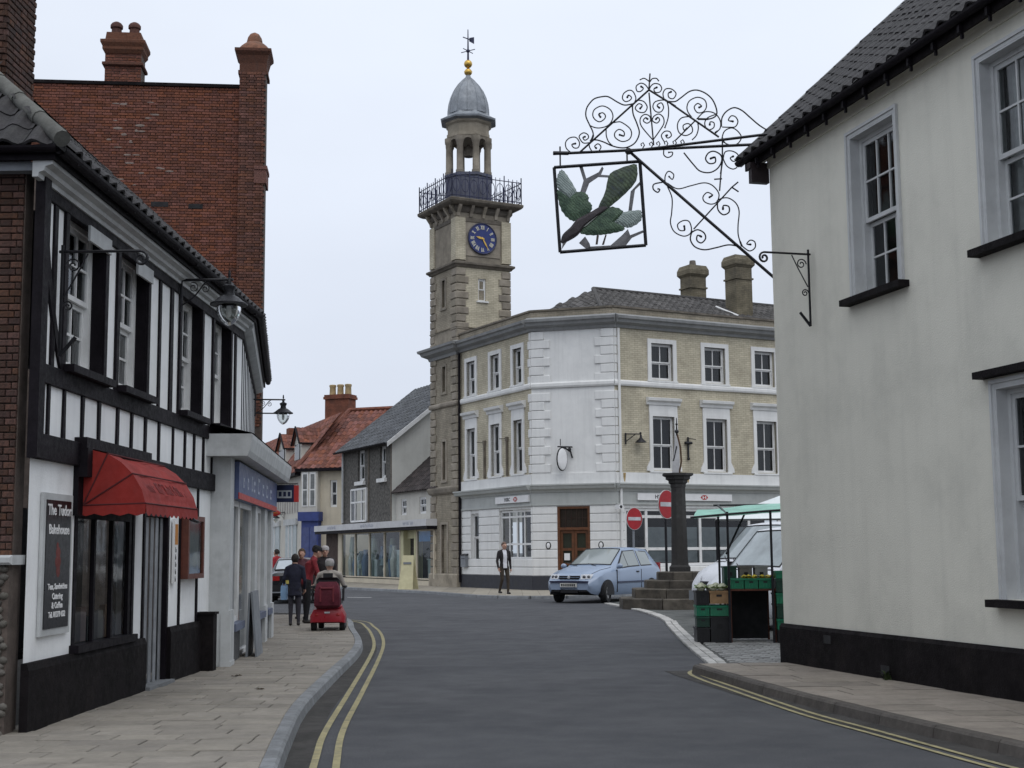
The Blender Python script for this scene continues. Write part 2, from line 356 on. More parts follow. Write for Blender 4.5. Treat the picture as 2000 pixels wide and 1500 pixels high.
# ================================================================== setting: ground, road, pavements
def interp(line, y):
    for (x0, y0), (x1, y1) in zip(line, line[1:]):
        if min(y0, y1) <= y <= max(y0, y1): return x0 + (x1 - x0) * (y - y0) / ((y1 - y0) or 1)
    return line[0][0] if abs(y - line[0][1]) < abs(y - line[-1][1]) else line[-1][0]
def smooth_line(pts, n=6):
    out = []; P = [pts[0]] + list(pts) + [pts[-1]]
    for i in range(1, len(P) - 2):
        for k in range(n):
            t = k / n; q = []
            for d in range(len(pts[0])):
                a, b, c, e = P[i - 1][d], P[i][d], P[i + 1][d], P[i + 2][d]
                q.append(.5 * (2 * b + (c - a) * t + (2 * a - 5 * b + 4 * c - e) * t * t + (3 * b - a - 3 * c + e) * t ** 3))
            out.append(tuple(q))
    out.append(tuple(pts[-1])); return out
def offset_line(pts, d):
    out = []
    for i, p in enumerate(pts):
        a, b = pts[max(i - 1, 0)], pts[min(i + 1, len(pts) - 1)]
        v = Vector((b[0] - a[0], b[1] - a[1])).normalized(); out.append((p[0] + v.y * d, p[1] - v.x * d))
    return out
def ribbon(mb, a, b, z, mi=0):
    for i in range(len(a) - 1):
        mb.add([(*a[i], z), (*b[i], z), (*b[i + 1], z), (*a[i + 1], z)], [(0, 1, 2, 3)], mi)
    return mb
def resample(pts, step):
    out = [pts[0]]; acc = 0
    for a, b in zip(pts, pts[1:]):
        L = math.dist(a, b); 
        while acc + L >= step:
            t = (step - acc) / L; a = (a[0] + (b[0] - a[0]) * t, a[1] + (b[1] - a[1]) * t); out.append(a); L = math.dist(a, b); acc = 0
        acc += L
    out.append(pts[-1]); return out

g = MB(); g.add([(-900, -400, -.05), (900, -400, -.05), (900, 1600, -.05), (-900, 1600, -.05)], [(0, 1, 2, 3)])
struct("ground", g, asphalt)
g = MB()
for i in range(20):
    for j in range(32):
        x, y = -30 + 3 * i, -10 + 3 * j; g.add([(x, y, 0), (x + 3, y, 0), (x + 3, y + 3, 0), (x, y + 3, 0)], [(0, 1, 2, 3)])
struct("road", g, asphalt)

KIN = smooth_line([(-1.28, 5.5), (-1.75, 9.55), (-1.96, 11.43), (-2.17, 13.67), (-2.33, 17.29), (-2.47, 20.87), (-2.72, 23.6), (-3.28, 27.34), (-3.78, 30.8), (-4.7, 33.2), (-7.0, 34.8), (-12, 36), (-20, 37)])
KOUT = offset_line(KIN, .125)
# dark worn strip of old asphalt along the kerb
g = MB(); ribbon(g, offset_line(KIN, .10), offset_line(KIN, .36), .004); struct("road_gutter_left", g, gutter_asphalt)
YI = smooth_line([(-1.2, 7.5), (-1.51, 10.56), (-1.66, 12.19), (-1.85, 15.46), (-2.15, 20.5), (-2.38, 23.49), (-2.75, 26.6), (-3.13, 29.16), (-3.57, 31.3), (-4.6, 33.0)])
YO = smooth_line([(-1.0, 7.5), (-1.33, 10.4), (-1.52, 12.36), (-1.70, 15.45), (-1.98, 20.15), (-2.24, 23.7), (-2.60, 26.9), (-2.98, 29.3), (-3.42, 31.5), (-4.5, 33.3)])
for ln, nm in ((YI, "yellow_line"), (YO, "yellow_line")):
    g = MB(); ribbon(g, offset_line(ln, -.028), offset_line(ln, .028), .008); struct(nm, g, yellow)
RI = smooth_line([(2.36, 18.0), (2.44, 17.3), (2.53, 16.73), (2.8, 15.04), (3.15, 13.29), (3.52, 11.69), (3.85, 10.4), (4.6, 7.5)])
g = MB(); ribbon(g, offset_line(RI, .08), offset_line(RI, .42), .004); struct("road_gutter_right", g, gutter_asphalt)
RYI = smooth_line([(2.72, 18.2), (2.50, 18.02), (2.34, 17.5), (2.37, 16.8), (2.51, 15.65), (2.81, 13.31), (3.11, 11.87), (3.5, 9.98), (4.0, 8)])
RYO = smooth_line([(2.70, 18.42), (2.42, 18.2), (2.22, 17.6), (2.25, 16.7), (2.40, 15.5), (2.70, 13.2), (3.00, 11.75), (3.38, 9.9), (3.85, 8)])
for ln in (RYI, RYO):
    g = MB(); ribbon(g, offset_line(ln, -.026), offset_line(ln, .026), .008); struct("yellow_line", g, yellow)
g = MB(); g.add([(-5.9, 48.6, .006), (-5.0, 48.2, .006), (-5.0, 48.6, .006), (-5.9, 49.0, .006)], [(0, 1, 2, 3)]); struct("road_marking", g, whitepaint)
# left pavement: bed, slabs, kerb stones
WALL_LINE = [(-4.16, 5), (-4.1, 19.5), (-4.02, 20), (-4.45, 24.8), (-5.2, 28.5), (-5.2, 32)]
pav = MB(); n = len(KIN)
back = [(-14 if y > 28.6 else -9, y) for x, y in KIN]
ribbon(pav, back, KIN, .088)
P = struct("pavement_left", pav, joint_mat)
rows = []; y = 8.6; random.seed(3)
while y < 33.0:
    h = random.choice((.29, .30, .31, .33)); rows.append((y, h)); y += h
cells = []
for k, (y, h) in enumerate(rows):
    x0 = interp(WALL_LINE, y + h / 2) - .05 if y < 28.4 else -6.2
    if y < 11.3: x0 = -5.4
    ea, eb = interp(KIN, y + .006), interp(KIN, y + h - .006)
    x = x0 - random.random() * .5
    while x < max(ea, eb) - .02:
        wd = random.choice((.42, .52, .58, .62)); xe = x + wd
        a0 = x + .007; lo, hi = min(xe - .007, ea), min(xe - .007, eb)
        if ea - xe < .14: lo, hi, xe = ea - .004, eb - .004, 99
        if lo - a0 > .05 and hi - a0 > .05: cells.append((a0, lo, hi, y + .010, y + h - .010))
        x = xe
def slab(mb, c):
    a0, lo, hi, ya, yb = c; z = .1 + random.uniform(-.003, .003); t = [random.uniform(-.002, .002) for _ in range(4)]
    q = .006
    mb.add([(a0, ya, .085), (lo, ya, .085), (hi, yb, .085), (a0, yb, .085), (a0, ya, z - q + t[0]), (lo, ya, z - q + t[1]), (hi, yb, z - q + t[2]), (a0, yb, z - q + t[3]),
            (a0 + q, ya + q, z + t[0]), (lo - q, ya + q, z + t[1]), (hi - q, yb - q, z + t[2]), (a0 + q, yb - q, z + t[3])],
           [(8, 9, 10, 11), (4, 5, 9, 8), (5, 6, 10, 9), (6, 7, 11, 10), (7, 4, 8, 11), (0, 1, 5, 4), (1, 2, 6, 5), (2, 3, 7, 6), (3, 0, 4, 7)])
cells.sort(key=lambda c: c[3])
vis = [c for c in cells if c[3] > 9.2][:300]; vs_ = set(vis)
for c in vis:
    g = MB(); slab(g, c); part("paving_slab", g, slab_mat, P)
g = MB()
for c in cells:
    if c not in vs_: slab(g, c)
if g.v: part("paving_slabs_beyond", g, slab_mat, P, kind="stuff")
def kerb_stones(parent, line, wdt, z, m, step=.9, batter=.02, sgn=1):
    q = resample(line, step)
    for a, b in zip(q, q[1:]):
        if math.dist(a, b) < .15: continue
        d = Vector((b[0] - a[0], b[1] - a[1])).normalized(); nrm = Vector((d.y, -d.x)) * sgn; a2 = Vector(a) + d * .004; b2 = Vector(b) - d * .004
        sec = lambda p: [(p.x, p.y, -.04), (p.x, p.y, z), (p.x + nrm.x * (wdt - .03), p.y + nrm.y * (wdt - .03), z + .001), (p.x + nrm.x * (wdt - .008), p.y + nrm.y * (wdt - .008), z - .02), (p.x + nrm.x * (wdt + batter), p.y + nrm.y * (wdt + batter), -.04)]
        g = MB(); g.loft([sec(a2), sec(b2)], True, True); part("kerb_stone", g, m, parent)
kerb_stones(P, [p for p in KIN if p[1] < 36], .125, .104, kerb_mat)

# right pavement along the cream building
BASE = [(2.95, 18.6), (3.50, 18.08), (5.0, 12.4), (6.6, 6.5)]
def base_x(y): return interp([(3.40, 18.6), (3.55, 18.06), (5.03, 12.55), (6.4, 7.4)], y) + .02
pr = MB(); ys = [RI[i][1] for i in range(len(RI))]
ribbon(pr, [p for p in RI], [(base_x(p[1]), p[1]) for p in RI], .088)
PR = struct("pavement_right", pr, joint_mat)
y = 9.2
slab_r = M_("paving_buff", (.235, .205, .172), .85, .12, 5, .35, 120, objv=.13, dirt=(.12, .10, .085), dscale=3, damt=.5, world=True)
while y < 17.9:
    h = random.choice((.40, .45, .48)); xa0, xa1 = interp(RI, y), interp(RI, y + h - .01); xb = base_x(y + h / 2)
    nn = 3; off = random.uniform(-.1, .1)
    for k in range(nn):
        f0, f1 = (k / nn + (off if k else 0)), ((k + 1) / nn + (off if k < nn - 1 else 0))
        l0, l1 = xa0 + .02 + (xb - xa0) * f0, xa1 + .02 + (xb - xa1) * f0
        r0, r1 = xa0 + .012 + (xb - xa0) * f1, xa1 + .012 + (xb - xa1) * f1
        z = .1 + random.uniform(-.003, .003); g = MB()
        g.add([(l0, y, z), (r0, y, z), (r1, y + h - .01, z), (l1, y + h - .01, z), (l0, y, .085), (r0, y, .085), (r1, y + h - .01, .085), (l1, y + h - .01, .085)],
              [(0, 1, 2, 3), (4, 5, 1, 0), (5, 6, 2, 1), (6, 7, 3, 2), (7, 4, 0, 3)])
        part("paving_slab", g, slab_r, PR)
    y += h
kerb_stones(PR, [p for p in RI if 8.5 < p[1] < 17.7], .13, .103, kerb_dark)

# market square: setts near the road, pale edging setts, worn asphalt behind
g = MB(); g.add([(2.62, 18.0, .012), (14, 18.0, .012), (22, 58, .012), (4.5, 47.5, .012), (2.9, 41, .012), (3.4, 31.8, .012), (2.8, 23, .012)], [(0, 1, 2, 3, 4, 5, 6)])
square_mat = M_("square_surface", (.10, .105, .10), .85, .25, 2, .6, 60, dirt=(.05, .055, .045), dscale=2, damt=.6, world=True)
SQ = struct("market_square", g, square_mat)
E0 = smooth_line([(2.60, 18.5), (2.63, 18.9), (2.83, 23.2), (3.12, 28), (3.33, 31.4), (3.18, 36.0), (2.66, 40.6)])
E1 = offset_line(E0, .27)
q = resample(E0, .30)
random.seed(5)
for i, (a, b) in enumerate(zip(q, q[1:])):
    d = Vector((b[0] - a[0], b[1] - a[1])).normalized(); nrm = Vector((d.y, -d.x)); wd = .26
    for k in range(2 if a[1] < 30 else 1):
        o0, o1 = (k * wd / 2, (k + 1) * wd / 2 - .012) if a[1] < 30 else (0, wd * .8)
        A, B = Vector(a) + d * .008, Vector(b) - d * .008; z = .035 + random.uniform(0, .01)
        p = [A + nrm * o0, A + nrm * o1, B + nrm * o1, B + nrm * o0]; g = MB()
        g.add([(v.x, v.y, 0) for v in p] + [(v.x, v.y, z - .01) for v in p] + [(v.x + (c.x - v.x) * .08, v.y + (c.y - v.y) * .08, z) for v in p for c in [(p[0] + p[2]) / 2]],
              [(8, 9, 10, 11), (4, 5, 9, 8), (5, 6, 10, 9), (6, 7, 11, 10), (7, 4, 8, 11), (0, 1, 5, 4), (1, 2, 6, 5), (2, 3, 7, 6), (3, 0, 4, 7)])
        part("edging_sett", g, sett_pale, SQ)
sm = []
for k in range(5):
    g = MB(); j = lambda: random.uniform(-.012, .012)
    b = [(-.1 + j(), -.07 + j()), (.1 + j(), -.07 + j()), (.1 + j(), .07 + j()), (-.1 + j(), .07 + j())]
    g.add([(x, y, 0) for x, y in b] + [(x, y, .028) for x, y in b] + [(x * .78, y * .75, .04) for x, y in b],
          [(8, 9, 10, 11), (4, 5, 9, 8), (5, 6, 10, 9), (6, 7, 11, 10), (7, 4, 8, 11), (0, 1, 5, 4), (1, 2, 6, 5), (2, 3, 7, 6), (3, 0, 4, 7)])
    sm.append(g.mesh("sett", sett_mat))
cnt = 0; row = 0; y = 18.3
rest = MB()
while y < 25.5:
    x = interp(E1, y) + .14 + (row % 2) * .1
    while x < 4.35:
        M = T(x, y, random.uniform(-.004, .006)) @ RZ(random.uniform(-4, 4))
        if cnt < 290: put("sett", random.choice(sm), SQ, M); cnt += 1
        else: rest.add([tuple(M @ v.co) for v in sm[0].vertices], [tuple(p.vertices) for p in sm[0].polygons])
        x += .215
    y += .158; row += 1
if rest.v: part("setts_beyond", rest, sett_mat, SQ, kind="stuff")

# pavement in front of the bank and the far shops
FK = smooth_line([(-22, 84), (-13.5, 72), (-7.6, 60.6), (-3.2, 52.4), (-1.2, 47.4), (.3, 45.9), (1.6, 45.7), (3.2, 46.9), (7, 49.6), (18, 55.5)], 5)
g = MB(); bk = [(x + 3, y + 14) for x, y in FK]; ribbon(g, FK, bk, .095)
pale_pav = M_("paving_far", (.30, .27, .22), .85, .15, 1, .3, 60, brick=(.6, .45, (.5, .5, .5)), world=False)
FP = struct("pavement_far", g, pale_pav)
kerb_stones(FP, [p for p in FK if p[1] < 74], .15, .10, kerb_mat, 1.2)

# small things on the ground
random.seed(11)
def leaf_litter(x, y, z, s, label):
    g = MB()
    for k in range(5):
        a = random.uniform(0, 6.28); dx, dy = random.uniform(-.5, .5) * s, random.uniform(-.3, .3) * s; r = s * random.uniform(.25, .4)
        g.add([(dx + r * math.cos(a), dy + r * math.sin(a), .004), (dx - r * .4 * math.sin(a), dy + r * .4 * math.cos(a), .012 + .01 * random.random()), (dx - r * math.cos(a), dy - r * math.sin(a), .006), (dx + r * .4 * math.sin(a), dy - r * .4 * math.cos(a), .003)], [(0, 1, 2, 3)])
    solo("leaf_litter", g, M_("dead_leaf", (.05, .035, .02), .9, .3, 20), T(x, y, z), label, "dead leaves", "scraps of dead leaf on the pavement")
leaf_litter(-3.33, 16.6, .103, .13, "dark scrap of dead leaves on the wide paving before the shops")
leaf_litter(-2.75, 14.95, .103, .07, "small dead leaf near the kerb of the wide pavement")
leaf_litter(-4.35, 11.2, .103, .07, "dead leaf lying at the foot of the flint wall")
def weed(x, y, s, n, label):
    g = MB()
    for k in range(n):
        a = random.uniform(0, 6.28); l = s * random.uniform(.5, 1); d = Vector((math.cos(a), math.sin(a), 0)); p = Vector((random.uniform(-s, s) * .4, random.uniform(-s, s) * .4, 0)); sd_ = Vector((-d.y, d.x, 0)) * s * .08
        m1 = p + d * l * .3 + Vector((0, 0, l * .6)); e1 = p + d * l * .8 + Vector((0, 0, l * .7))
        g.add([p - sd_, p + sd_, m1 + sd_, m1 - sd_, e1], [(0, 1, 2, 3), (3, 2, 4)])
    solo("weed", g, M_("weed_green", (.03, .05, .012), .8, .3, 20), T(x, y, .1), label, "weed", "weeds at the foot of walls")
weed(4.16, 15.45, .16, 26, "green weed growing against the black plinth of the cream building")
weed(-4.28, 11.42, .12, 22, "green weed at the foot of the flint wall corner")
# ================================================================== shared building parts
def sash_window(parent, M, x0, x1, z0, z1, y=.12, cols=2, ru=1, rl=1, fm=None, fw=.055, bar=.025, glass=None, curtain=None, back=.28, mid=None, sill=None, sillm=None, sash_gap=.04):
    """sliding sash: outer frame, upper sash in front of the lower one, glazing bars; panes are separate pieces"""
    fm = fm or whitewood; glass = glass or clear; g = MB(); mid = mid or (z0 + z1) / 2
    g.box(x0, x0 + fw, y - .02, y + .1, z0, z1); g.box(x1 - fw, x1, y - .02, y + .1, z0, z1)
    g.box(x0 + fw, x1 - fw, y - .02, y + .1, z1 - fw, z1); g.box(x0 + fw, x1 - fw, y - .02, y + .1, z0, z0 + fw * 1.2)
    panes = []
    for lo, hi, yy, rws in ((mid, z1 - fw, y, ru), (z0 + fw * 1.2, mid, y + sash_gap, rl)):
        a, b = x0 + fw, x1 - fw; st = .04
        g.box(a, a + st, yy, yy + .035, lo, hi); g.box(b - st, b, yy, yy + .035, lo, hi)
        g.box(a + st, b - st, yy, yy + .035, lo, lo + .05); g.box(a + st, b - st, yy, yy + .035, hi - .05, hi)
        a, b, lo, hi = a + st, b - st, lo + .05, hi - .05
        for c in range(1, cols): xx = a + (b - a) * c / cols; g.box(xx - bar / 2, xx + bar / 2, yy + .001, yy + .034, lo, hi)
        for r_ in range(1, rws): zz = lo + (hi - lo) * r_ / rws; g.box(a, b, yy + .002, yy + .033, zz - bar / 2, zz + bar / 2)
        for c in range(cols):
            for r_ in range(rws):
                panes.append((a + (b - a) * c / cols, a + (b - a) * (c + 1) / cols, lo + (hi - lo) * r_ / rws, lo + (hi - lo) * (r_ + 1) / rws, yy + .02))
    wobj = part("window", g, fm, parent, M)
    for a, b, c, d, yy in panes:
        q = MB(); q.add([(a, yy, c), (b, yy, c), (b, yy, d), (a, yy, d)], [(0, 1, 2, 3)]); part("pane", q, glass, wobj, M)
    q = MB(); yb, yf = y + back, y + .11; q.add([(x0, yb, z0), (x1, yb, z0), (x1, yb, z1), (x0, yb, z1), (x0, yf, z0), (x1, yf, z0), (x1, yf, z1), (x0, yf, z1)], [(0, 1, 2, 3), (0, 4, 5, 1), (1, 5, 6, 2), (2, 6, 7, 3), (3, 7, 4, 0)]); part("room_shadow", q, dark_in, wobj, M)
    if curtain:
        q = MB(); kind = curtain
        def drape(a, b, c, d):
            nn = max(4, int((b - a) / .05)); pts = [(a + (b - a) * i / nn, y + .17 + .012 * (i % 2)) for i in range(nn + 1)]
            for (xa, ya), (xb, yb) in zip(pts, pts[1:]): q.add([(xa, ya, c), (xb, yb, c), (xb, yb, d), (xa, ya, d)], [(0, 1, 2, 3)])
        w_ = x1 - x0
        if kind == 'net': drape(x0, x1, z0, z0 + (z1 - z0) * .62)
        elif kind == 'sides': drape(x0, x0 + w_ * .28, z0, z1); drape(x1 - w_ * .28, x1, z0, z1)
        elif kind == 'full': drape(x0, x1, z0, z1)
        elif kind == 'left': drape(x0, x0 + w_ * .5, z0, z1)
        part("blind" if kind == 'full' else "curtain", q, blind_mat if kind == 'full' else curtain_mat, wobj, M)
    if sill:
        q = MB(); q.box(x0 - sill, x1 + sill, -.09, y + .02, z0 - .07, z0 - .002); part("sill", q, sillm or fm, wobj, M)
    return wobj

def brick_meshes(Lb, Hb, m, n=4, d=.03):
    out = []
    for k in range(n):
        g = MB(); j = lambda: random.uniform(-.003, .003); c = .006
        g.cbox(-Lb / 2 + j(), Lb / 2 + j(), -.012 + j(), d, -Hb / 2 + j() * .6, Hb / 2 + j() * .6, c); out.append(g.mesh("brick", m))
    return out
def brickwork(parent, M, x0, x1, z0, z1, m, mrest, keep=lambda x, z: True, show=lambda x, z: True, limit=300, L=.215, H=.065, jt=.011, flush=0.0):
    """individual bricks in Flemish bond; those past the limit stay real bricks joined in one piece"""
    st = brick_meshes(L, H, m); hd = brick_meshes(L / 2 - .005, H, m); n = 0; row = 0; z = z0 + H / 2; rest = MB(); cand = []
    while z < z1 + H * .3:
        x = x0 - (row % 2) * (L * .75 + jt) ; k = 0
        while x < x1:
            wd = L if k % 2 == 0 else L / 2 - .005; c = x + wd / 2
            a, b = max(x, x0), min(x + wd, x1)
            if b - a > .03 and keep(c, z): cand.append((a, b, z, wd, show((a + b) / 2, z)))
            x += wd + jt; k += 1
        z += H + jt; row += 1
    cand.sort(key=lambda q: -q[4] if not isinstance(q[4], bool) else -int(q[4]))
    for a, b, z, wd, sh in cand:
        W = M @ T((a + b) / 2, flush, z)
        if n < limit and sh:
            me = random.choice(st if wd > L * .7 else hd)
            if b - a < wd - .002: W = W @ Matrix.Diagonal(((b - a) / wd, 1, 1, 1))
            put("brick", me, parent, W); n += 1
        else:
            yj = random.uniform(-.004, .004); rest.cbox(a, b, flush - .012 + yj, flush + .02, z - H / 2, z + H / 2, .006)
    if rest.v: part("bricks_beyond", rest, mrest, parent, M, kind="stuff")

def tile_profile(w, n=6, amp=.028):
    """pantile section: shallow trough and a raised roll on one side"""
    return [(w * i / n, amp * (math.sin(2 * math.pi * (i / n) - .6)) * (1 if i else 1)) for i in range(n + 1)]
def pantile_mesh(name, m, w=.25, l=.34, n=6, amp=.028, t=.012):
    g = MB(); pr = tile_profile(w, n, amp)
    top0 = [(x, 0, z + t + .014) for x, z in pr]; top1 = [(x, l, z + t) for x, z in pr]; b0 = [(x, 0, z) for x, z in pr]
    for i in range(n):
        g.add([top0[i], top0[i + 1], top1[i + 1], top1[i], b0[i], b0[i + 1]], [(0, 1, 2, 3), (4, 5, 1, 0)])
    return g.mesh(name, m, 50)
def slope_frame(M, x, y, z, pitch, flip=False):
    """frame lying on a roof slope: local x along the eave, local y up the slope"""
    return M @ T(x, y, z) @ Matrix.Rotation(R(pitch), 4, 'X')
def tiled(mb, w, l, tw=.25, tl=.30, amp=.028, inside=lambda x, y: True, n=4, jit=.006):
    pr = tile_profile(tw, n, amp); y = 0
    while y < l:
        x = 0
        while x < w:
            if inside(x + tw / 2, y + tl / 2):
                q = random.random(); dz = random.uniform(0, jit)
                vs = [(x + a, y, z + .026 + dz) for a, z in pr] + [(x + a, y + tl, z + .01 + dz) for a, z in pr] + [(x + a, y, z) for a, z in pr]
                k = n + 1
                mb.add(vs, [(i, i + 1, k + i + 1, k + i) for i in range(n)] + [(2 * k + i, 2 * k + i + 1, i + 1, i) for i in range(n)], 0, q)
            x += tw
        y += tl
    return mb
def half_pipe(mb, p0, p1, r, n=8, mi=0):
    """open half-round gutter from p0 to p1"""
    p0, p1 = Vector(p0), Vector(p1); d = (p1 - p0).normalized(); a = d.cross(Vector((0, 0, 1))).normalized()
    ang = [math.pi + math.pi * i / n for i in range(n + 1)]
    for rr, s in ((r, 1), (r * .88, -1)):
        s0 = [p0 + a * math.cos(t) * rr + Vector((0, 0, math.sin(t) * rr)) for t in ang]; s1 = [v + (p1 - p0) for v in s0]
        mb.add(s0 + s1, [(i, i + 1, n + 2 + i, n + 1 + i) for i in range(n)], mi)
    return mb

# ================================================================== timber-framed shop on the left
AZT = 89.0; MT = fr(-4.107, 11.575, 0, AZT)
tb = thing("timber_framed_building", MT, "black and white timber-framed building with sash windows and a shop below", "building")
LT = 8.2                                          # length of the straight front
W_OPEN = [(.72, 1.80), (2.30, 3.30), (4.75, 5.75), (6.45, 7.40)]; WZ0, WZ1 = 3.28, 4.74
holes = [(a, b, WZ0, WZ1) for a, b in W_OPEN] + [(1.2, 2.92, .70, 1.98), (3.42, 4.36, .10, 2.02)]
g = MB(); g.wall(0, LT, .1, 4.95, holes, 0, .13); part("plaster_wall", g, plaster, tb)
# black timbers, each its own piece
def timber(x0, x1, z0, z1, d=.022, nm="timber", M=MT):
    g = MB(); g.cbox(x0, x1, -d, .02, z0, z1, .005); j = lambda: random.uniform(-.009, .009); up = (z1 - z0) > (x1 - x0)
    if up and nm != "corner_post":                          # hand-cut: never quite straight or even
        o = {(a, b): j() for a in (0, 1) for b in (0, 1)}; g.v = [(x + o[(x > (x0 + x1) / 2, z > (z0 + z1) / 2)], y, z) for x, y, z in g.v]
    return part(nm, g, blackpaint, tb, M)
timber(-.03, .13, 2.38, 4.93, .065, "corner_post")
timber(.13, LT, 3.05, 3.22, .035, "rail"); timber(-.02, LT, 2.38, 2.60, .06, "bressumer"); timber(.13, LT, 4.68, 4.82, .03, "rail")
for i, x in enumerate([.36, .76, 1.27, 1.76, 2.35, 2.84, 3.36, 3.9, 4.5, 5.05, 5.5, 5.98, 6.45, 6.9, 7.35, 7.8]): timber(x - .034, x + .034, 2.60, 3.05, nm="stud")
for x, wd in ((.40, .05), (3.83, .05), (4.33, .09), (7.75, .07)): timber(x - wd / 2 - .02, x + wd / 2 + .02, 3.22, 4.68, nm="stud")
for a, b in W_OPEN:
    timber(a - .10, a, 3.22, 4.68, .03, "window_post"); timber(b, b + .10, 3.22, 4.68, .03, "window_post")
# black linings of the window openings
for a, b in W_OPEN:
    g = MB(); g.box(a, a + .012, -.01, .135, WZ0, WZ1); g.box(b - .012, b, -.01, .135, WZ0, WZ1); g.box(a + .012, b - .012, -.01, .135, WZ1 - .012, WZ1); part("window_lining", g, blackpaint, tb)
# curved brace at the near corner
pts = smooth_line([(.10, 4.9), (.16, 4.4), (.28, 3.95), (.46, 3.55), (.66, 3.22)], 5); a = offset_line(pts, -.045); b = offset_line(pts, .045)
g = MB(); g.prism(a + b[::-1], 'y', -.026, .0); part("brace", g, blackpaint, tb)
for i, (a, b) in enumerate(W_OPEN):
    wo = sash_window(tb, MT, a + .012, b - .012, WZ0, WZ1 - .012, .13, 3, 2, 2, fw=.05, curtain='net' if i != 1 else 'sides', mid=WZ0 + .70)
    g = MB(); g.box(a - .06, b + .10, -.13, .13, WZ0 - .07, WZ0 - .001); part("sill", g, blackpaint, wo, MT)
    if i < 2:
        g = MB(); g.prism([(-.055, 4.70), (-.055, 4.55), (-.03, 4.55), (-.03, 4.70)], 'x', a + .5, b + .08); part("pelmet", g, greywood, wo, MT)
# plinth, shop window, door
g = MB(); g.prism([(-.07, 0), (-.07, .60), (-.05, .66), (0, .66), (0, 0)], 'x', -.05, 3.40); part("plinth", g, plinth_black, tb)
g = MB(); g.prism([(-.07, 0), (-.07, .66), (-.05, .72), (0, .72), (0, 0)], 'x', 4.38, 6.0); part("plinth", g, plinth_black, tb)
g = MB()
for x0, x1 in ((1.16, 1.24), (1.735, 1.785), (2.295, 2.345), (2.86, 2.95)): g.box(x0, x1, -.012, .03, .70, 1.98)
g.box(1.16, 2.95, -.014, .04, 1.90, 2.0); g.box(1.12, 2.99, -.09, .08, .66, .73)
sw = part("shop_window", g, blackpaint, tb)
for a, b in ((1.24, 1.735), (1.785, 2.295), (2.345, 2.86)):
    q = MB(); q.add([(a, .02, .73), (b, .02, .73), (b, .02, 1.9), (a, .02, 1.9)], [(0, 1, 2, 3)]); part("pane", q, clear, sw)
q = MB(); q.box(1.18, 2.94, .5, .52, .6, 2.0); q.box(1.18, 2.94, .10, .5, .66, .70); part("room_shadow", q, dark_in, sw)
for k, (xx, c) in enumerate(((1.36, (.45, .28, .25)), (1.62, (.36, .30, .27)), (1.92, (.48, .30, .28)), (2.12, (.30, .32, .33)), (2.45, (.33, .30, .25)), (2.66, (.45, .30, .22)))):
    q = MB(); q.box(xx - .08, xx + .08, .14, .2, .70, .95 + .05 * (k % 3)); part("display_card", q, M_("display_card_%d" % k, c, .7), sw)
g = MB(); g.box(3.38, 3.44, -.02, .1, .1, 2.05); g.box(4.34, 4.41, -.02, .1, .1, 2.05); g.box(3.44, 4.34, -.02, .1, 1.98, 2.05)
dr = part("door", g, blackpaint, tb); strip_m = M_("grey_strip", (.22, .23, .245), .5, .15, 8, objv=.3)
for k in range(9):
    g = MB(); x = 3.45 + .099 * k; g.box(x, x + .094, .04 + .02 * (k % 2), .05 + .02 * (k % 2), .11, 1.97); part("curtain_strip", g, strip_m, dr)
g = MB(); g.box(3.42, 4.36, .30, .32, .1, 2.0); part("room_shadow", g, dark_in, dr)
g = MB(); g.box(3.38, 4.40, -.12, .3, .085, .135); part("doorstep", g, kerb_mat, dr)
timber(2.96, 3.04, .66, 2.38, nm="stud"); timber(4.88, 4.95, .72, 2.38, nm="stud"); timber(5.72, 5.79, .72, 2.38, nm="stud")
g = MB(); g.box(5.82, 6.0, -.22, .0, .09, .80); g.box(5.80, 6.02, -.24, .0, .80, .83); part("pedestal", g, plinth_black, tb)
# cornice, fascia, gutter
CP = [(0, 4.79), (-.05, 4.79), (-.055, 4.83), (-.10, 4.845), (-.11, 4.88), (-.17, 4.90), (-.175, 4.945), (0, 4.945)]
g = MB(); g.prism(CP, 'x', -.175, LT); part("cornice", g, greywood, tb)
g = MB(); g.box(-.21, LT, -.205, -.178, 4.93, 5.06); part("fascia", g, blackpaint, tb)
g = MB(); half_pipe(g, (-.24, -.26, 5.02), (LT, -.26, 5.04), .062)
for k in range(10): g.box(.1 + .85 * k, .13 + .85 * k, -.30, -.2, 4.965, 4.985)
part("gutter", g, blackpaint, tb)
# eave return across the brick end
g = MB(); g.box(-.12, -.001, .0, 4.0, 4.86, 4.94); part("end_cornice", g, grey_paint, tb)
g = MB(); g.box(-.205, -.178, -.178, 4.0, 4.93, 5.06); half_pipe(g, (-.26, -.24, 5.03), (-.26, 4, 5.03), .052); part("end_gutter", g, blackpaint, tb)
# roof: front slope with hipped near end
PIT = 42.7
roof = MB(); y0, z0 = -.26, 5.065; run = 3.4; rise = run * math.tan(R(PIT))
roof.add([(-.26, y0, z0), (LT + .3, y0, z0), (LT + .3, y0 + run, z0 + rise), (-.26 + run, y0 + run, z0 + rise), (-.26, 2 * run + y0, z0)], [(0, 1, 2, 3), (0, 3, 4)])
rf = part("roof", roof, M_("roof_felt", (.03, .03, .03), .9), tb)
SF = slope_frame(MT, -.26, y0, z0 + .01, PIT)
tm = [pantile_mesh("roof_tile", pantile_black) for _ in range(2)]
for r_ in range(3):
    for k in range(int((LT + .4) / .25)):
        if k * .25 > r_ * .22: put("roof_tile", random.choice(tm), rf, SF @ T(k * .25, r_ * .30 - .06, random.uniform(0, .008)))
g = MB(); tiled(g, LT + .5, 4.6, inside=lambda x, y: y > .84 and x > y * .72 + .1); part("roof_tiles_beyond", g, pantile_black_s, rf, SF, kind="stuff")
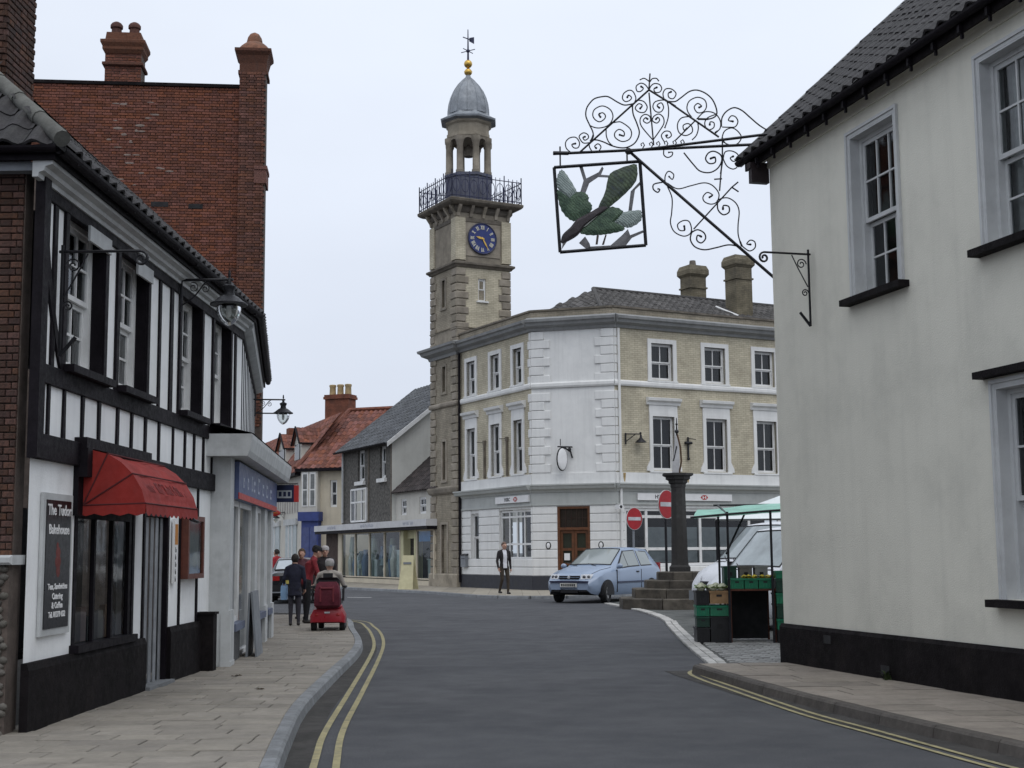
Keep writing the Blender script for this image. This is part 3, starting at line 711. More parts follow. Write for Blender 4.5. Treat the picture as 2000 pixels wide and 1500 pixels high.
HF = MT @ T(-.26, y0 + 2 * run, z0 + .01) @ RZ(-90) @ Matrix.Rotation(R(PIT), 4, 'X')     # hip end, facing the camera; local x runs towards the street
for r_ in range(9):
    for k in range(6, 28):
        x = k * .25
        if x + .2 < 2 * run - r_ * .30 * .72 and x > 2 * run - 3.4: put("roof_tile", random.choice(tm), rf, HF @ T(x, r_ * .30 - .06, random.uniform(0, .01)))
# rounded hip tiles bedded in mortar
hipm = M_("hip_tile", (.115, .115, .105), .9, .2, 4, .4, 40, objv=.15, dirt=(.06, .06, .05), dscale=3, damt=.5)
h0, h1 = Vector((-.29, y0 - .03, z0 + .02)), Vector((-.26 + run, y0 + run, z0 + rise)); hd_ = (h1 - h0); nh = 11
for k in range(nh):
    a = h0 + hd_ * (k / nh); b = h0 + hd_ * ((k + 1.08) / nh); g = MB(); g.tube([a, b], [.075, .065], 10); part("hip_tile", g, hipm, rf, MT, 60)
# near chimney behind the hip
g = MB(); CX0, CX1, CY0, CY1, CZ0, CZ1 = 1.28, 2.02, .86, 1.95, 5.3, 9.6
g.box(CX0 + .012, CX1, CY0 + .012, CY1, CZ0, CZ1); ch = part("chimney", g, mortar, tb)
MCs = MT @ T(CX0, CY0, 0)                               # street-side face: local x along the street
brickwork(ch, MCs, 0, CX1 - CX0, CZ0, CZ1, brown_brick, brown_brick_s, limit=200, show=lambda x, z: z < 8.0, H=.054, jt=.010)
MCe = MT @ T(CX0, CY1, 0) @ RZ(-90)                     # face towards the camera
brickwork(ch, MCe, 0, CY1 - CY0, CZ0, CZ1, brown_brick, brown_brick_s, limit=100, show=lambda x, z: x > .75 and z < 8.0, H=.054, jt=.010)
# brick end wall towards the camera
g = MB(); g.box(.015, .2, .12, 4.0, .1, 4.9); ew = part("end_wall", g, mortar, tb)
MEn = MT @ T(0, 4.0, 0) @ RZ(-90)
brickwork(ew, MEn, 2.2, 3.87, 1.3, 4.86, brown_brick, brown_brick_s, limit=300, show=lambda x, z: x > 3.1, L=.2, H=.052, jt=.010)
# continuation of the front, bending away to the left
M2 = MT @ T(LT, 0, 0) @ RZ(10.3); L2 = 8.0
g = MB(); g.wall(0, L2, .1, 4.95, [], 0, .1); part("plaster_wall", g, plaster, tb, M2)
for k in range(10): timber(.15 + .8 * k, .23 + .8 * k, 2.6, 4.72, .012, M=M2, nm="stud")
timber(0, L2, 4.72, 4.86, .03, "rail", M2); timber(0, L2, 3.05, 3.2, .03, "rail", M2)
g = MB(); g.prism([(0, 4.79), (-.15, 4.84), (-.175, 4.945), (0, 4.945)], 'x', 0, L2); part("cornice", g, greywood, tb, M2)
g = MB(); g.box(0, L2, -.205, -.178, 4.93, 5.06); half_pipe(g, (0, -.26, 5.04), (L2, -.26, 5.04), .052); part("gutter", g, blackpaint, tb, M2)
SF2 = slope_frame(M2, 0, y0, z0 + .01, PIT)
g = MB(); g.add([(0, y0, z0), (L2, y0, z0), (L2, y0 + run, z0 + rise), (-.5, y0 + run, z0 + rise)], [(0, 1, 2, 3)]); rf2 = part("roof", g, MATS["roof_felt"], tb, M2)
for r_ in range(2):
    for k in range(int(L2 / .25)): put("roof_tile", random.choice(tm), rf2, SF2 @ T(k * .25, r_ * .30 - .06, random.uniform(0, .008)))
g = MB(); tiled(g, L2, 4.6, inside=lambda x, y: y > .54); part("roof_tiles_beyond", g, pantile_black_s, rf2, SF2, kind="stuff")
# flint boundary wall at the near corner
MF = fr(-6.4, 11.36, 0, 0)
fw_ = thing("flint_wall", MF, "low flint boundary wall with pale coping at the brick end of the timber-framed building", "wall")
g = MB(); g.box(0, 2.22, .03, .25, 0, 1.48); part("wall_core", g, mortar, fw_)
g = MB(); g.cbox(-.1, 2.26, -.04, .28, 1.48, 1.56, .02); part("coping", g, greywood, fw_)
fl = []
for k in range(5):
    g = MB(); g.ball((0, 0, 0), .04, .022, .03, 7, 5)
    g.v = [(x * random.uniform(.85, 1.15), y * random.uniform(.8, 1.1), z * random.uniform(.85, 1.15)) for x, y, z in g.v]; fl.append(g.mesh("flint", flint, 80))
restf = MB(); z = .04; row = 0; nfl = 0
while z < 1.47:
    x = .05 + (row % 2) * .05
    while x < 2.2:
        W = MF @ T(x + random.uniform(-.01, .01), .025, z + random.uniform(-.01, .01)) @ Matrix.Rotation(random.uniform(-.5, .5), 4, 'Y')
        if x > 1.75 and nfl < 300: put("flint", random.choice(fl), fw_, W); nfl += 1
        elif x <= 1.75:
            W0 = MF.inverted() @ W; me = fl[0]; restf.add([tuple(W0 @ v.co) for v in me.vertices], [tuple(p.vertices) for p in me.polygons])
        x += random.uniform(.062, .09)
    z += .056; row += 1
part("flints_beyond", restf, flint_s, fw_, kind="stuff")

# red shop awning (Dutch blind)
MA = MT @ T(1.25, 0, 0)
aw = thing("shop_awning", MA, "red canvas awning folded out over the bakery window, dark seams and scalloped edge", "awning")
LA = 1.95; prof = [(0.0, 2.53), (-.10, 2.545), (-.27, 2.50), (-.40, 2.42), (-.51, 2.31), (-.60, 2.16), (-.64, 2.02)]
g = MB()
rows = []; fine = [(prof[i][0] + (prof[i + 1][0] - prof[i][0]) * t, prof[i][1] + (prof[i + 1][1] - prof[i][1]) * t, t) for i in range(len(prof) - 1) for t in (0, .33, .66)] + [(*prof[-1], 0)]
for k in range(17):                                       # canvas sags a little between its ribs and creases
    u = k / 16; rows.append([(LA * u, y + .016 * math.sin(u * math.pi) * math.sin(t * math.pi) + random.uniform(-.003, .003) * (0 < k < 16), z - .022 * math.sin(u * math.pi) * (1 if -.62 < y < -.05 else 0) + .006 * math.sin(u * 23 + y * 9) * (0 < k < 16) * (-.6 < y < -.1)) for y, z, t in fine])
g.loft(rows, False, False)
canopy_ = part("canopy", g, awning_red, aw, None, 40)
for xe, s in ((0, 1), (LA, -1)):
    g = MB(); hub = (xe, -.03, 2.02); pts = [(xe, y, z) for y, z in prof]
    for a, b in zip(pts, pts[1:]): g.add([hub, a, b], [(0, 1, 2)])
    part("end_panel", g, awning_red, aw)
for y, z in ((-.27, 2.50), (-.51, 2.31), (-.64, 2.03)):
    g = MB(); g.tube([(-.004, -.05, 2.02), (-.004, y, z + .004), (LA + .004, y - .003, z + .006), (LA + .004, -.05, 2.02)], .008, 5); part("seam", g, seam_dark, aw)
g = MB(); n = 12
for k in range(n):
    a, b = LA * k / n, LA * (k + 1) / n; mid_ = (a + b) / 2; q = [(a, -.642, 2.025), (b, -.642, 2.025), (b, -.648, 1.945), ((mid_ + b) / 2, -.649, 1.925), (mid_, -.65, 1.915), ((a + mid_) / 2, -.649, 1.925), (a, -.648, 1.945)]
    g.add(q, [tuple(range(7))])
for k in range(4):
    a, b = -.64 * k / 4, -.64 * (k + 1) / 4; g.add([(-.004, a, 2.025), (-.004, b, 2.025), (-.005, b, 1.94), (-.005, (a + b) / 2, 1.918), (-.005, a, 1.94)], [(0, 1, 2, 3, 4)])
part("valance", g, awning_red, aw)
MAw = MA @ T(0, -.55, 2.20) @ Matrix.Rotation(R(-36), 4, 'X')
marks("letter", aw, MAw, LA * .14, LA * .92, 0, .13, M_("faded_print", (.19, .03, .03), .85), -.010, .003, 3)
g = MB(); g.box(-.15, LA + .05, -.12, .0, 2.55, 2.65); g.box(-.15, -.01, -.13, .0, 2.28, 2.55); g.box(-.15, -.01, -.05, .0, 1.92, 2.28); part("blind_box", g, blackpaint, aw)
g = MB(); g.tube([(LA - .25, -.66, 1.92), (LA - .05, -.66, 1.90), (LA + .06, -.58, 1.92), (LA + .1, -.4, 2.0)], .016, 6); part("arm", g, iron, aw)

# shop board with lettering
MS = MT @ T(.64, -.005, 1.48)
sb = thing("shop_board", MS, "tall black board with white lettering in a grey frame beside the shop window", "sign")
g = MB(); g.box(-.37, .37, -.03, 0, -.62, .62); part("frame", g, greywood, sb)
g = MB(); g.box(-.31, .31, -.038, -.025, -.56, .56); part("panel", g, sign_back, sb)
for bdy, z, s in (("The Tudor", .47, .135), ("Bakehouse", .30, .120), ("Teas, Sandwiches", -.20, .070), ("Catering", -.285, .075), ("& Coffee", -.365, .075), ("Tel. 01379 652", -.445, .070)):
    text("lettering", bdy, s, sign_white, sb, MS, 0, -.042, z, extrude=.002, bold=.002)
g = MB()                                                   # faded red figure printed in the middle of the board
for x, z, a, b in ((0, .10, .06, .05), (.0, .02, .075, .06), (.01, -.06, .05, .06), (-.02, .16, .03, .03)): g.ball((x, -.0385, z), a, .002, b, 10, 6)
part("emblem", g, M_("faded_red", (.16, .03, .025), .6), sb)
# notice case and narrow hanging strip by the door
MN = MT @ T(5.33, -.02, 1.62)
nc = thing("notice_case", MN, "reddish wooden notice case with a pale sheet on the white wall past the doorway", "notice board")
g = MB(); g.box(-.40, -.34, -.09, 0, -.36, .40); g.box(.34, .40, -.09, 0, -.36, .40); g.box(-.34, .34, -.09, 0, .34, .40); g.box(-.34, .34, -.09, 0, -.36, -.30); part("frame", g, M_("case_wood", (.12, .035, .022), .5, .2, 8), nc)
g = MB(); g.box(-.34, .34, -.03, -.01, -.30, .34); part("sheet", g, M_("notice_sheet", (.50, .50, .47), .7, .1, 4), nc)
g = MB(); g.add([(-.34, -.07, -.30), (.34, -.07, -.30), (.34, -.07, .34), (-.34, -.07, .34)], [(0, 1, 2, 3)]); part("pane", g, clear, nc)
MO = MT @ T(4.60, -.03, 1.55)
os_ = thing("opening_strip", MO, "narrow white strip with an orange head hanging on the wall by the doorway", "sign")
g = MB(); g.box(-.07, .07, -.02, .01, -.33, .42); part("board", g, sign_white, os_)
g = MB(); g.box(-.06, .06, -.024, -.015, .12, .36); part("head", g, M_("orange_print", (.50, .20, .03), .6), os_)
for k in range(5): marks("letter", os_, MO, -.035, .0, .06 - .085 * k, .06, sign_back, -.02, .004, k)

# ------------------------------------------------------------------ wrought iron brackets and lamps
def spiral(cx, cz, r, a0, turns, d=1, r1=.12, n=14):
    k = max(8, int(n * turns)); return [(cx + (r + (r * r1 - r) * i / k) * math.cos(a0 + d * 2 * math.pi * turns * i / k), cz + (r + (r * r1 - r) * i / k) * math.sin(a0 + d * 2 * math.pi * turns * i / k)) for i in range(k + 1)]
def sign_bracket(M, label, arm=.75, drop=.95, flip=1):
    """empty sign bracket: wall bar, projecting arm with a curled end, brace scrolls; local -y is out from the wall"""
    t = thing("sign_bracket", M, label, "bracket", "empty iron sign brackets")
    g = MB(); g.tube([(0, -.03, -drop), (0, -.03, .06)], .016, 6); part("wall_bar", g, iron, t)
    sp = spiral(-arm - .02, -.07, .07, math.pi / 2, 1.35, 1, .25)
    g = MB(); g.tube([(0, .0, 0), (0, -arm, 0)] + [(0, y, z) for y, z in sp], .014, 6); part("arm", g, iron, t)
    for yy, zz, r_ in ((-.13, -.13, .07), (-.09, -.50, .05)):
        sp = spiral(yy, zz, r_, 0, 1.5, 1, .2); g = MB(); g.tube([(0, a, b) for a, b in sp], .008, 5); part("scroll", g, iron, t)
    pts = smooth_line([(-.26, -.02), (-.17, -.2), (-.05, -.42)], 5); g = MB(); g.tube([(0, a, b) for a, b in pts], .008, 5); part("brace", g, iron, t)
    g = MB(); g.tube([(0, -.03, -drop), (0, -.17, -drop + .17)], .018, 6); part("stay", g, iron, t)
    return t
sign_bracket(MT @ T(.46, -.03, 4.27), "empty wrought iron sign bracket high on the timber-framed wall", .72, .95)
def lantern(M, arm, label, s=1.0, low_bar=False, flip=1):
    """wall-mounted street lantern hung from an iron arm; local -y is out from the wall"""
    t = thing("wall_lantern", M, label, "street lamp", "bracket lamps on the street")
    g = MB(); g.tube([(0, .02, 0), (0, -arm, 0), (0, -arm - .05 * s, 0)], .02 * s, 6); g.tube([(0, -.02, .06 * s), (0, -.02, -.42 * s)], .018 * s, 6); part("arm", g, iron, t)
    g = MB(); pts = smooth_line([(-.03, -.34 * s), (-arm * .3, -.22 * s), (-arm * .5, -.05 * s), (-arm * .62, 0)], 5); g.tube([(0, a, b) for a, b in pts], .010 * s, 5)
    for yy, zz, r_ in ((-arm * .28, -.10 * s, .07 * s), (-arm * .52, -.12 * s, .06 * s)):
        g.tube([(0, a, b) for a, b in spiral(yy, zz, r_, 1, 1.4, 1, .25)], .007 * s, 5)
    part("scrollwork", g, iron, t)
    if low_bar: g = MB(); g.tube([(0, .0, -.34 * s), (0, -arm + .1 * s, -.34 * s)], .018 * s, 6); part("lower_arm", g, iron, t)
    y = -arm
    g = MB(); g.lathe([(.012 * s, .12 * s), (.02 * s, .05 * s), (.012 * s, .03 * s), (.03 * s, -.02 * s), (.03 * s, -.06 * s), (.09 * s, -.09 * s), (.085 * s, -.12 * s), (.065 * s, -.16 * s), (.075 * s, -.21 * s), (.13 * s, -.24 * s), (.20 * s, -.30 * s), (.245 * s, -.325 * s), (.245 * s, -.345 * s), (.16 * s, -.345 * s)], 18, 0, y); part("hood", g, iron, t, None, 40)
    g = MB(); g.lathe([(.155 * s, -.345 * s), (.16 * s, -.40 * s), (.14 * s, -.48 * s), (.10 * s, -.55 * s), (.045 * s, -.60 * s), (.01 * s, -.615 * s)], 18, 0, y); part("globe", g, lampglass, t, None, 60)
    g = MB(); g.lathe([(.03 * s, -.36 * s), (.035 * s, -.45 * s), (.02 * s, -.50 * s)], 10, 0, y); part("bulb", g, sign_white, t)
    return t
lantern(MT @ T(4.58, -.03, 4.84), .60, "black hooded lantern with clear globe under the timber-framed eaves", .92)
lantern(M2 @ T(6.3, -.03, 4.50), .55, "black hooded lantern hanging against the sky past the timber-framed gable", .78, True)

# ================================================================== white shopfront projecting onto the pavement
MP = fr(-3.735, 18.05, 0, 95); LP = 6.5; DP = .42
ps = thing("shopfront", MP, "grey-white painted shopfront with pilasters and a blue sign projecting onto the pavement", "shopfront")
g = MB(); g.box(0, .42, .0, DP, .1, 2.86); g.box(-.02, .44, -.025, .1, .1, .78); g.box(-.03, .45, -.035, .1, .1, .16); g.box(-.015, .435, -.02, .05, .78, .82); part("pilaster", g, greywood, ps)
g = MB(); g.box(0, .06, DP, .9, .1, 2.86); part("return_wall", g, greywood, ps)
for x in (3.35, 4.9, 6.1):
    g = MB(); g.box(x, x + .38, -.0, DP, .1, 2.86); g.box(x - .02, x + .40, -.03, .1, .1, .70); part("pilaster", g, greywood, ps)
g = MB(); g.prism([(-.04, 2.83), (-.24, 2.83), (-.27, 2.90), (-.30, 3.06), (-.30, 3.12), (.9, 3.12), (.9, 2.83)], 'x', -.28, LP + .2); part("canopy", g, greywood, ps)
g = MB(); g.add([(-.28, -.31, 3.13), (LP + .2, -.31, 3.13), (LP + .2, .9, 3.42), (-.28, .9, 3.42)], [(0, 1, 2, 3)]); part("canopy_roof", g, slate, ps)
fs = MB(); fs.box(.45, LP, -.06, .1, 2.30, 2.80); fsg = part("fascia_sign", fs, sign_blue, ps, label="blue fascia with pale lettering and a red lower band")
g = MB(); g.box(.45, LP, -.064, -.05, 2.30, 2.385); part("red_band", g, sign_red, fsg, MP)
pale_print = M_("pale_print", (.42, .46, .56), .6, .1, 4)
for k, (x, h, wd) in enumerate(((.95, .14, .14), (1.5, .16, .18), (2.1, .22, .12), (2.35, .16, .26), (3.0, .24, .3), (3.75, .18, .24), (4.4, .2, .3), (5.1, .16, .3))):
    g = MB(); g.box(x, x + .05, -.066, -.055, 2.47, 2.47 + h); g.box(x + .05, x + wd, -.066, -.055, 2.47 + h - .05, 2.47 + h); g.box(x + .05, x + wd * .8, -.066, -.055, 2.47, 2.51); part("letter", g, pale_print, fsg, MP)
for a, b, door in ((.45, 1.55, 0), (1.65, 3.3, 1), (3.78, 4.86, 0), (5.3, 6.08, 0)):
    g = MB(); zz = .62 if not door else .1
    g.box(a, a + .06, .06, .14, zz, 2.3); g.box(b - .06, b, .06, .14, zz, 2.3); g.box(a + .06, b - .06, .06, .14, 2.22, 2.3); g.box(a + .06, b - .06, .06, .14, zz, zz + .07)
    wv = part("window" if not door else "doorway", g, whitewood, ps)
    q = MB(); q.add([(a + .06, .10, zz), (b - .06, .10, zz), (b - .06, .10, 2.25), (a + .06, .10, 2.25)], [(0, 1, 2, 3)]); part("pane", q, dark_glass, wv, MP)
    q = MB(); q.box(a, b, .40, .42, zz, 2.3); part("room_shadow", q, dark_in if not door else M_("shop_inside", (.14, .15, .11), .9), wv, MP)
    if not door:
        q = MB(); q.box(a, b, -.05, .12, .52, .62); part("sill", q, M_("sill_blue", (.11, .13, .19), .6), wv, MP); q = MB(); q.box(a, b, .02, .2, .1, .52); part("riser", q, M_("riser_grey", (.075, .077, .08), .7, .2, 4), wv, MP)
        for k in range(4):
            xx = a + (b - a) * (k + .7) / 4.6; q = MB(); q.box(xx - .07, xx + .1, .25, .3, .65, 1.2 + .2 * (k % 3)); part("poster", q, M_("poster_%d" % k, [(.05, .09, .3), (.3, .3, .3), (.3, .04, .04), (.1, .2, .25)][k], .6), wv, MP)
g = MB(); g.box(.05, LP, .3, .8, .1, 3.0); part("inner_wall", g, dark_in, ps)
M_board = fr(-3.86, 19.75, .1, 95)
gp = thing("leaning_board", M_board, "plain grey board standing against the white shopfront", "board")
g = MB(); g.prism([(-.20, 0), (-.12, .92), (-.09, .92), (-.17, 0)], 'x', -.1, .75); part("panel", g, grey_paint, gp)
g = MB(); g.prism([(-.06, 0), (-.09, .90), (-.06, .90), (-.03, 0)], 'x', -.08, .73); part("prop", g, grey_paint, gp)
# projecting shop sign and oval sign further along
MJ = fr(-4.40, 24.7, 2.63, 2)
pj = thing("projecting_sign", MJ, "dark blue projecting sign with white panel and red end beyond the white shopfront", "sign")
g = MB(); g.box(-.02, .44, -.05, .05, -.15, .16); part("box", g, sign_navy, pj); g = MB(); g.box(.44, .52, -.052, .052, -.15, .15); part("end_band", g, sign_red, pj)
g = MB(); g.box(.06, .40, -.056, -.045, -.08, .06); part("panel", g, M_("pale_grey_panel", (.45, .48, .50), .6), pj)
for k in range(4): g = MB(); g.box(.09 + .08 * k, .14 + .08 * k, -.06, -.05, -.05, .035); part("letter", g, sign_navy, pj)
g = MB(); g.tube([(-.1, 0, .18), (.5, 0, .18)], .012, 6); part("bar", g, iron, pj)
MV = fr(-5.52, 30.6, 2.46, 4) @ Matrix.Scale(.62, 4)
ov = thing("oval_sign", MV, "small red oval sign jutting out below the blue projecting sign", "sign")
g = MB(); g.ball((.24, 0, 0), .26, .03, .125, 20, 8); part("plate", g, sign_red, ov, None, 50)
text("lettering", "POST OFFICE", .055, fruit_y, ov, MV, .24, -.034, 0, extrude=.002)
g = MB(); g.tube([(-.25, 0, .14), (.24, 0, .14)], .012, 6); part("bar", g, iron, ov)

# ================================================================== tall red brick building
MB_ = fr(-5.27, 28.5, 0, 6.0)                         # right-hand corner of the flank wall; local -x runs left along it
rb = thing("red_brick_building", MB_, "tall red brick building with corner shaft and chimney above the timber-framed roof", "building")
ZT = 11.55
g = MB(); g.box(-9, -.02, .012, .5, 0, ZT); part("wall_core", g, mortar, rb)
g = MB(); g.box(-9, -.02, -.05, .30, ZT, ZT + .07); part("coping", g, plinth_black, rb)
SL = -.56                                              # left edge of the corner shaft
def above_roof(x, z):                                  # the part that shows over the timber-framed roof
    px = MB_ @ Vector((x, 0, z)); return px.z > 5.2 + max(0, (-5.4 - px.x)) * .95
brickwork(rb, MB_, -5.2, SL, 4.6, ZT, red_brick, red_brick_s, keep=above_roof, show=lambda x, z: x > -4.7 and z > 9.9, limit=300, L=.205, H=.052, jt=.009)
for x, z, wd, hh in ((-2.2, 8.95, .36, .11), (-1.45, 8.92, .3, .10), (-3.65, 9.0, .3, .07)):
    g = MB(); g.box(x - wd / 2, x + wd / 2, -.02, .02, z - hh / 2, z + hh / 2); part("putlog_hole", g, dark_in, rb)
lime = M_("lime_stain", (.24, .19, .165), .9, .2, 20)
random.seed(21)
for k in range(26):                                   # pale mortar smears left on the brickwork below the chimney
    x = -2.75 + random.gauss(0, .32) - (.4 if k % 4 == 0 else 0); z = ZT - .35 - abs(random.gauss(0, .9)); g = MB(); wd = random.uniform(.03, .11)
    g.ball((x, -.012, z), wd, .006, random.uniform(.012, .03), 8, 5); part("lime_smear", g, lime, rb)
# corner shaft
g = MB(); g.box(SL, .0, -.10, .3, 0, ZT + .3); sh = part("corner_shaft", g, mortar, rb)
shb = M_("shaft_brick", (.15, .062, .042), .9, .25, 30, .5, 120, objv=.35, dirt=(.07, .05, .042), dscale=9, damt=.5); shr = M_("shaft_brick_rest", (.15, .062, .042), .9, .25, 30, .5, 120, rnd=.35, dirt=(.07, .05, .042), dscale=1.2, damt=.5)
brickwork(sh, MB_ @ T(0, -.112, 0), SL, .0, 4.2, ZT + .3, shb, shr, limit=290, show=lambda x, z: z, L=.205, H=.052, jt=.009)
g = MB(); g.box(SL + .34, .035, -.14, .5, 9.42, 9.72); g.box(SL + .34, .055, -.16, .5, 9.72, 9.80); part("shaft_band", g, shb, sh, MB_)
cx, cy = SL / 2, .22
g = MB()
for r_, z0_, z1_ in ((.315, ZT + .30, ZT + .38), (.29, ZT + .38, ZT + .55)): g.box(cx - r_, cx + r_, cy - r_, cy + r_, z0_, z1_)
sec = lambda r_, z: [(cx - r_, cy - r_, z), (cx + r_, cy - r_, z), (cx + r_, cy + r_, z), (cx - r_, cy + r_, z)]
g.loft([sec(.29, ZT + .55), sec(.33, ZT + .72), sec(.39, ZT + .80), sec(.39, ZT + .86)]); part("shaft_cap", g, shb, sh, MB_)
g = MB(); g.lathe([(.38, ZT + .86), (.36, ZT + .93), (.28, ZT + 1.02), (.22, ZT + 1.07), (.17, ZT + 1.10), (.17, ZT + 1.14), (.15, ZT + 1.22), (.10, ZT + 1.30), (.03, ZT + 1.34)], 16, cx, cy); part("finial", g, M_("terracotta", (.22, .10, .06), .85, .25, 8, .4, 40, dirt=(.10, .08, .06), dscale=4, damt=.6), sh, MB_, 40)
# chimney on the wall head
X0, X1 = -3.42, -2.66
g = MB(); g.box(X0, X1, -.0, .5, ZT, ZT + .85); cst = part("chimney", g, mortar, rb)
brickwork(cst, MB_, X0, X1, ZT, ZT + .82, red_brick, red_brick_s, limit=120, L=.205, H=.052, jt=.009)
sec = lambda e, z: [(X0 - e, -.03 - e, z), (X1 + e, -.03 - e, z), (X1 + e, .52 + e, z), (X0 - e, .52 + e, z)]
g = MB(); g.loft([sec(.02, ZT + .42), sec(.05, ZT + .44), sec(.05, ZT + .49), sec(.01, ZT + .51)]); part("chimney_band", g, shb, cst, MB_)
g = MB(); g.loft([sec(0, ZT + .70), sec(.05, ZT + .78), sec(.05, ZT + .84), sec(.09, ZT + .92), sec(.09, ZT + .98), sec(.0, ZT + 1.02), sec(-.02, ZT + 1.18)]); part("chimney_cap", g, shb, cst, MB_)
for x in (-3.24, -2.86):
    g = MB(); g.lathe([(.12, ZT + 1.14), (.105, ZT + 1.34), (.135, ZT + 1.36), (.135, ZT + 1.42), (.10, ZT + 1.47), (.05, ZT + 1.50)], 12, x, .25); part("chimney_pot", g, shb, cst, MB_, 40)
g = MB(); g.add([(-.02, .0, 0), (-3.2, 9, 0), (-3.2, 9, ZT), (-.02, .0, ZT)], [(0, 1, 2, 3)]); part("street_wall", g, red_brick_s, rb)
# ================================================================== bank building on the corner
C1 = (0.7526, 52.6); AZL = -61.7
ML = fr(*C1, 0, AZL)                                   # left front: local x = 0 at the splayed corner, negative towards the tower
AZC = math.degrees(math.atan2(-.29, .957)); MC = fr(*C1, 0, AZC); WC = 3.30
c2 = MC @ Vector((WC, 0, 0)); MR = fr(c2.x, c2.y, 0, AZL + 90)
bk = thing("bank_building", fr(*C1), "three-storey buff brick bank with white splayed corner and white ground floor", "building")
def bpart(name, mb, m, M, parent=None, smooth=None, label=None): return part(name, mb, m, parent or bk, M, smooth, label)
LF, RFL = -6.35, 12.0
UL = [(-5.62, -4.82), (-3.42, -2.62), (-1.46, -.72)]           # openings of the left front
UR = [(1.70, 2.72), (4.24, 5.26), (6.74, 7.76), (9.24, 10.26)]  # openings of the right front
ZU0, ZU1, ZM0, ZM1 = 8.14, 9.58, 4.62, 6.72
gl = [(-5.30, -4.55, 1.15, 3.15), (-2.75, -.12, 1.25, 3.20)]
g = MB(); g.wall(LF, 0, 4.45, 10.2, [(a, b, ZU0, ZU1) for a, b in UL] + [(a, b, ZM0, ZM1) for a, b in UL], 0, .18); bpart("brick_wall", g, gault, ML)
g = MB(); g.wall(0, RFL, 4.45, 10.2, [(a, b, ZU0, ZU1) for a, b in UR] + [(a, b, ZM0, ZM1) for a, b in UR], 0, .18); bpart("brick_wall", g, gault, MR)
g = MB(); g.wall(0, WC, 4.45, 10.2, [], 0); bpart("splayed_wall", g, bank_white, MC, label="plain white painted wall of the splayed corner")
for M_f, ops in ((ML, UL), (MR, UR)):
    for i, (a, b) in enumerate(ops):
        for z0_, z1_, top in ((ZU0, ZU1, 0), (ZM0, ZM1, 1)):
            wo = sash_window(bk, M_f, a, b, z0_, z1_, .13, 2, 1, 1, fw=.05, bar=.04, curtain='left' if M_f is ML else ('full' if top == 0 or i == 2 else None), glass=clear, mid=z0_ + (z1_ - z0_) * (.47 if top else .48))
            q = MB(); e = .17 if not top else .15                # moulded surround
            q.box(a - e, a, -.05, .12, z0_ - .02, z1_ + e); q.box(b, b + e, -.05, .12, z0_ - .02, z1_ + e); q.box(a, b, -.05, .12, z1_, z1_ + e); q.box(a - e - .03, b + e + .03, -.08, .12, z0_ - .09, z0_ - .02)
            if top:
                q.box(a - e, b + e, -.04, .0, z1_ + e, 7.16)
                q.prism([(0, 7.16), (-.08, 7.16), (-.10, 7.26), (-.20, 7.32), (-.22, 7.42), (0, 7.46)], 'x', a - e - .12, b + e + .12)
                for xs, sg in ((a - e, -1), (b + e, 1)): q.prism([(xs, 4.6), (xs + sg * .16, 4.6), (xs + sg * .14, 4.75), (xs, 5.0)], 'y', -.05, .0)
            part("surround", q, bank_white, wo, M_f)
for M_f, a, b in ((ML, LF, 0.02), (MC, -.0, WC), (MR, -.02, RFL)):
    g = MB(); g.prism([(0, 7.84), (-.07, 7.84), (-.10, 7.90), (-.10, 8.00), (-.05, 8.06), (0, 8.06)], 'x', a, b); bpart("string_course", g, bank_white, M_f)
    g = MB(); g.box(a, b, -.06, .02, 4.12, 4.52); bpart("sill_band", g, bank_white, M_f)
    g = MB(); g.prism([(0, 3.80), (-.06, 3.80), (-.10, 3.88), (-.22, 3.93), (-.26, 4.02), (-.30, 4.06), (-.30, 4.11), (0, 4.11)], 'x', a - (.1 if M_f is ML else 0), b); bpart("ground_cornice", g, bank_grey, M_f)
    g = MB(); g.box(a, b, -.03, .02, 3.34, 3.80); g.box(a, b, -.07, .02, 3.30, 3.36); bpart("frieze", g, bank_grey, M_f)
    g = MB(); g.prism([(0, 10.08), (-.08, 10.08), (-.12, 10.18), (-.30, 10.26), (-.34, 10.36), (-.42, 10.40), (-.44, 10.50), (-.10, 10.62), (0, 10.62)], 'x', a - (.12 if M_f is MC else 0), b + (.12 if M_f is MC else 0)); bpart("cornice", g, cornice_grey, M_f)
    g = MB(); g.box(a, b, -.02, .25, 10.62, 10.86); bpart("parapet", g, gault_dark, M_f)
    g = MB(); g.box(a, b, -.08, .30, 10.86, 10.93); bpart("coping", g, stone_dark, M_f)
    g = MB(); g.box(a, b, -.05, .02, .09, .62); bpart("plinth", g, navy_plinth, M_f)
# ground floor: channelled white masonry, block by block
def channelled(M_f, a, b, holes, z0_=.62, z1_=3.30, h=.335, wd=1.0):
    g = MB(); g.wall(a, b, z0_, z1_, holes, .012, .16); base = bpart("ground_floor_wall", g, bank_white, M_f)
    z = z0_; row = 0
    while z < z1_ - .1:
        zt = min(z + h, z1_)
        cuts = [(a, b)]
        for h0, h1, hz0, hz1 in holes:
            if hz0 < (z + zt) / 2 < hz1:
                cuts = [p for c in cuts for p in ((c[0], min(c[1], h0)), (max(c[0], h1), c[1])) if p[1] - p[0] > .05]
        for c0, c1 in cuts:
            q = MB(); q.cbox(c0 + .002, c1 - .002, -.03, .02, z + .016, zt - .016, .016); part("block", q, bank_white, base, M_f)
        z = zt; row += 1
    return base
channelled(ML, LF, 0, gl); DOOR = (.98, 2.26, .12, 3.26); channelled(MC, 0, WC, [DOOR])
GR = [(.35, 7.9, .95, 3.18)]
channelled(MR, 0, RFL, GR)
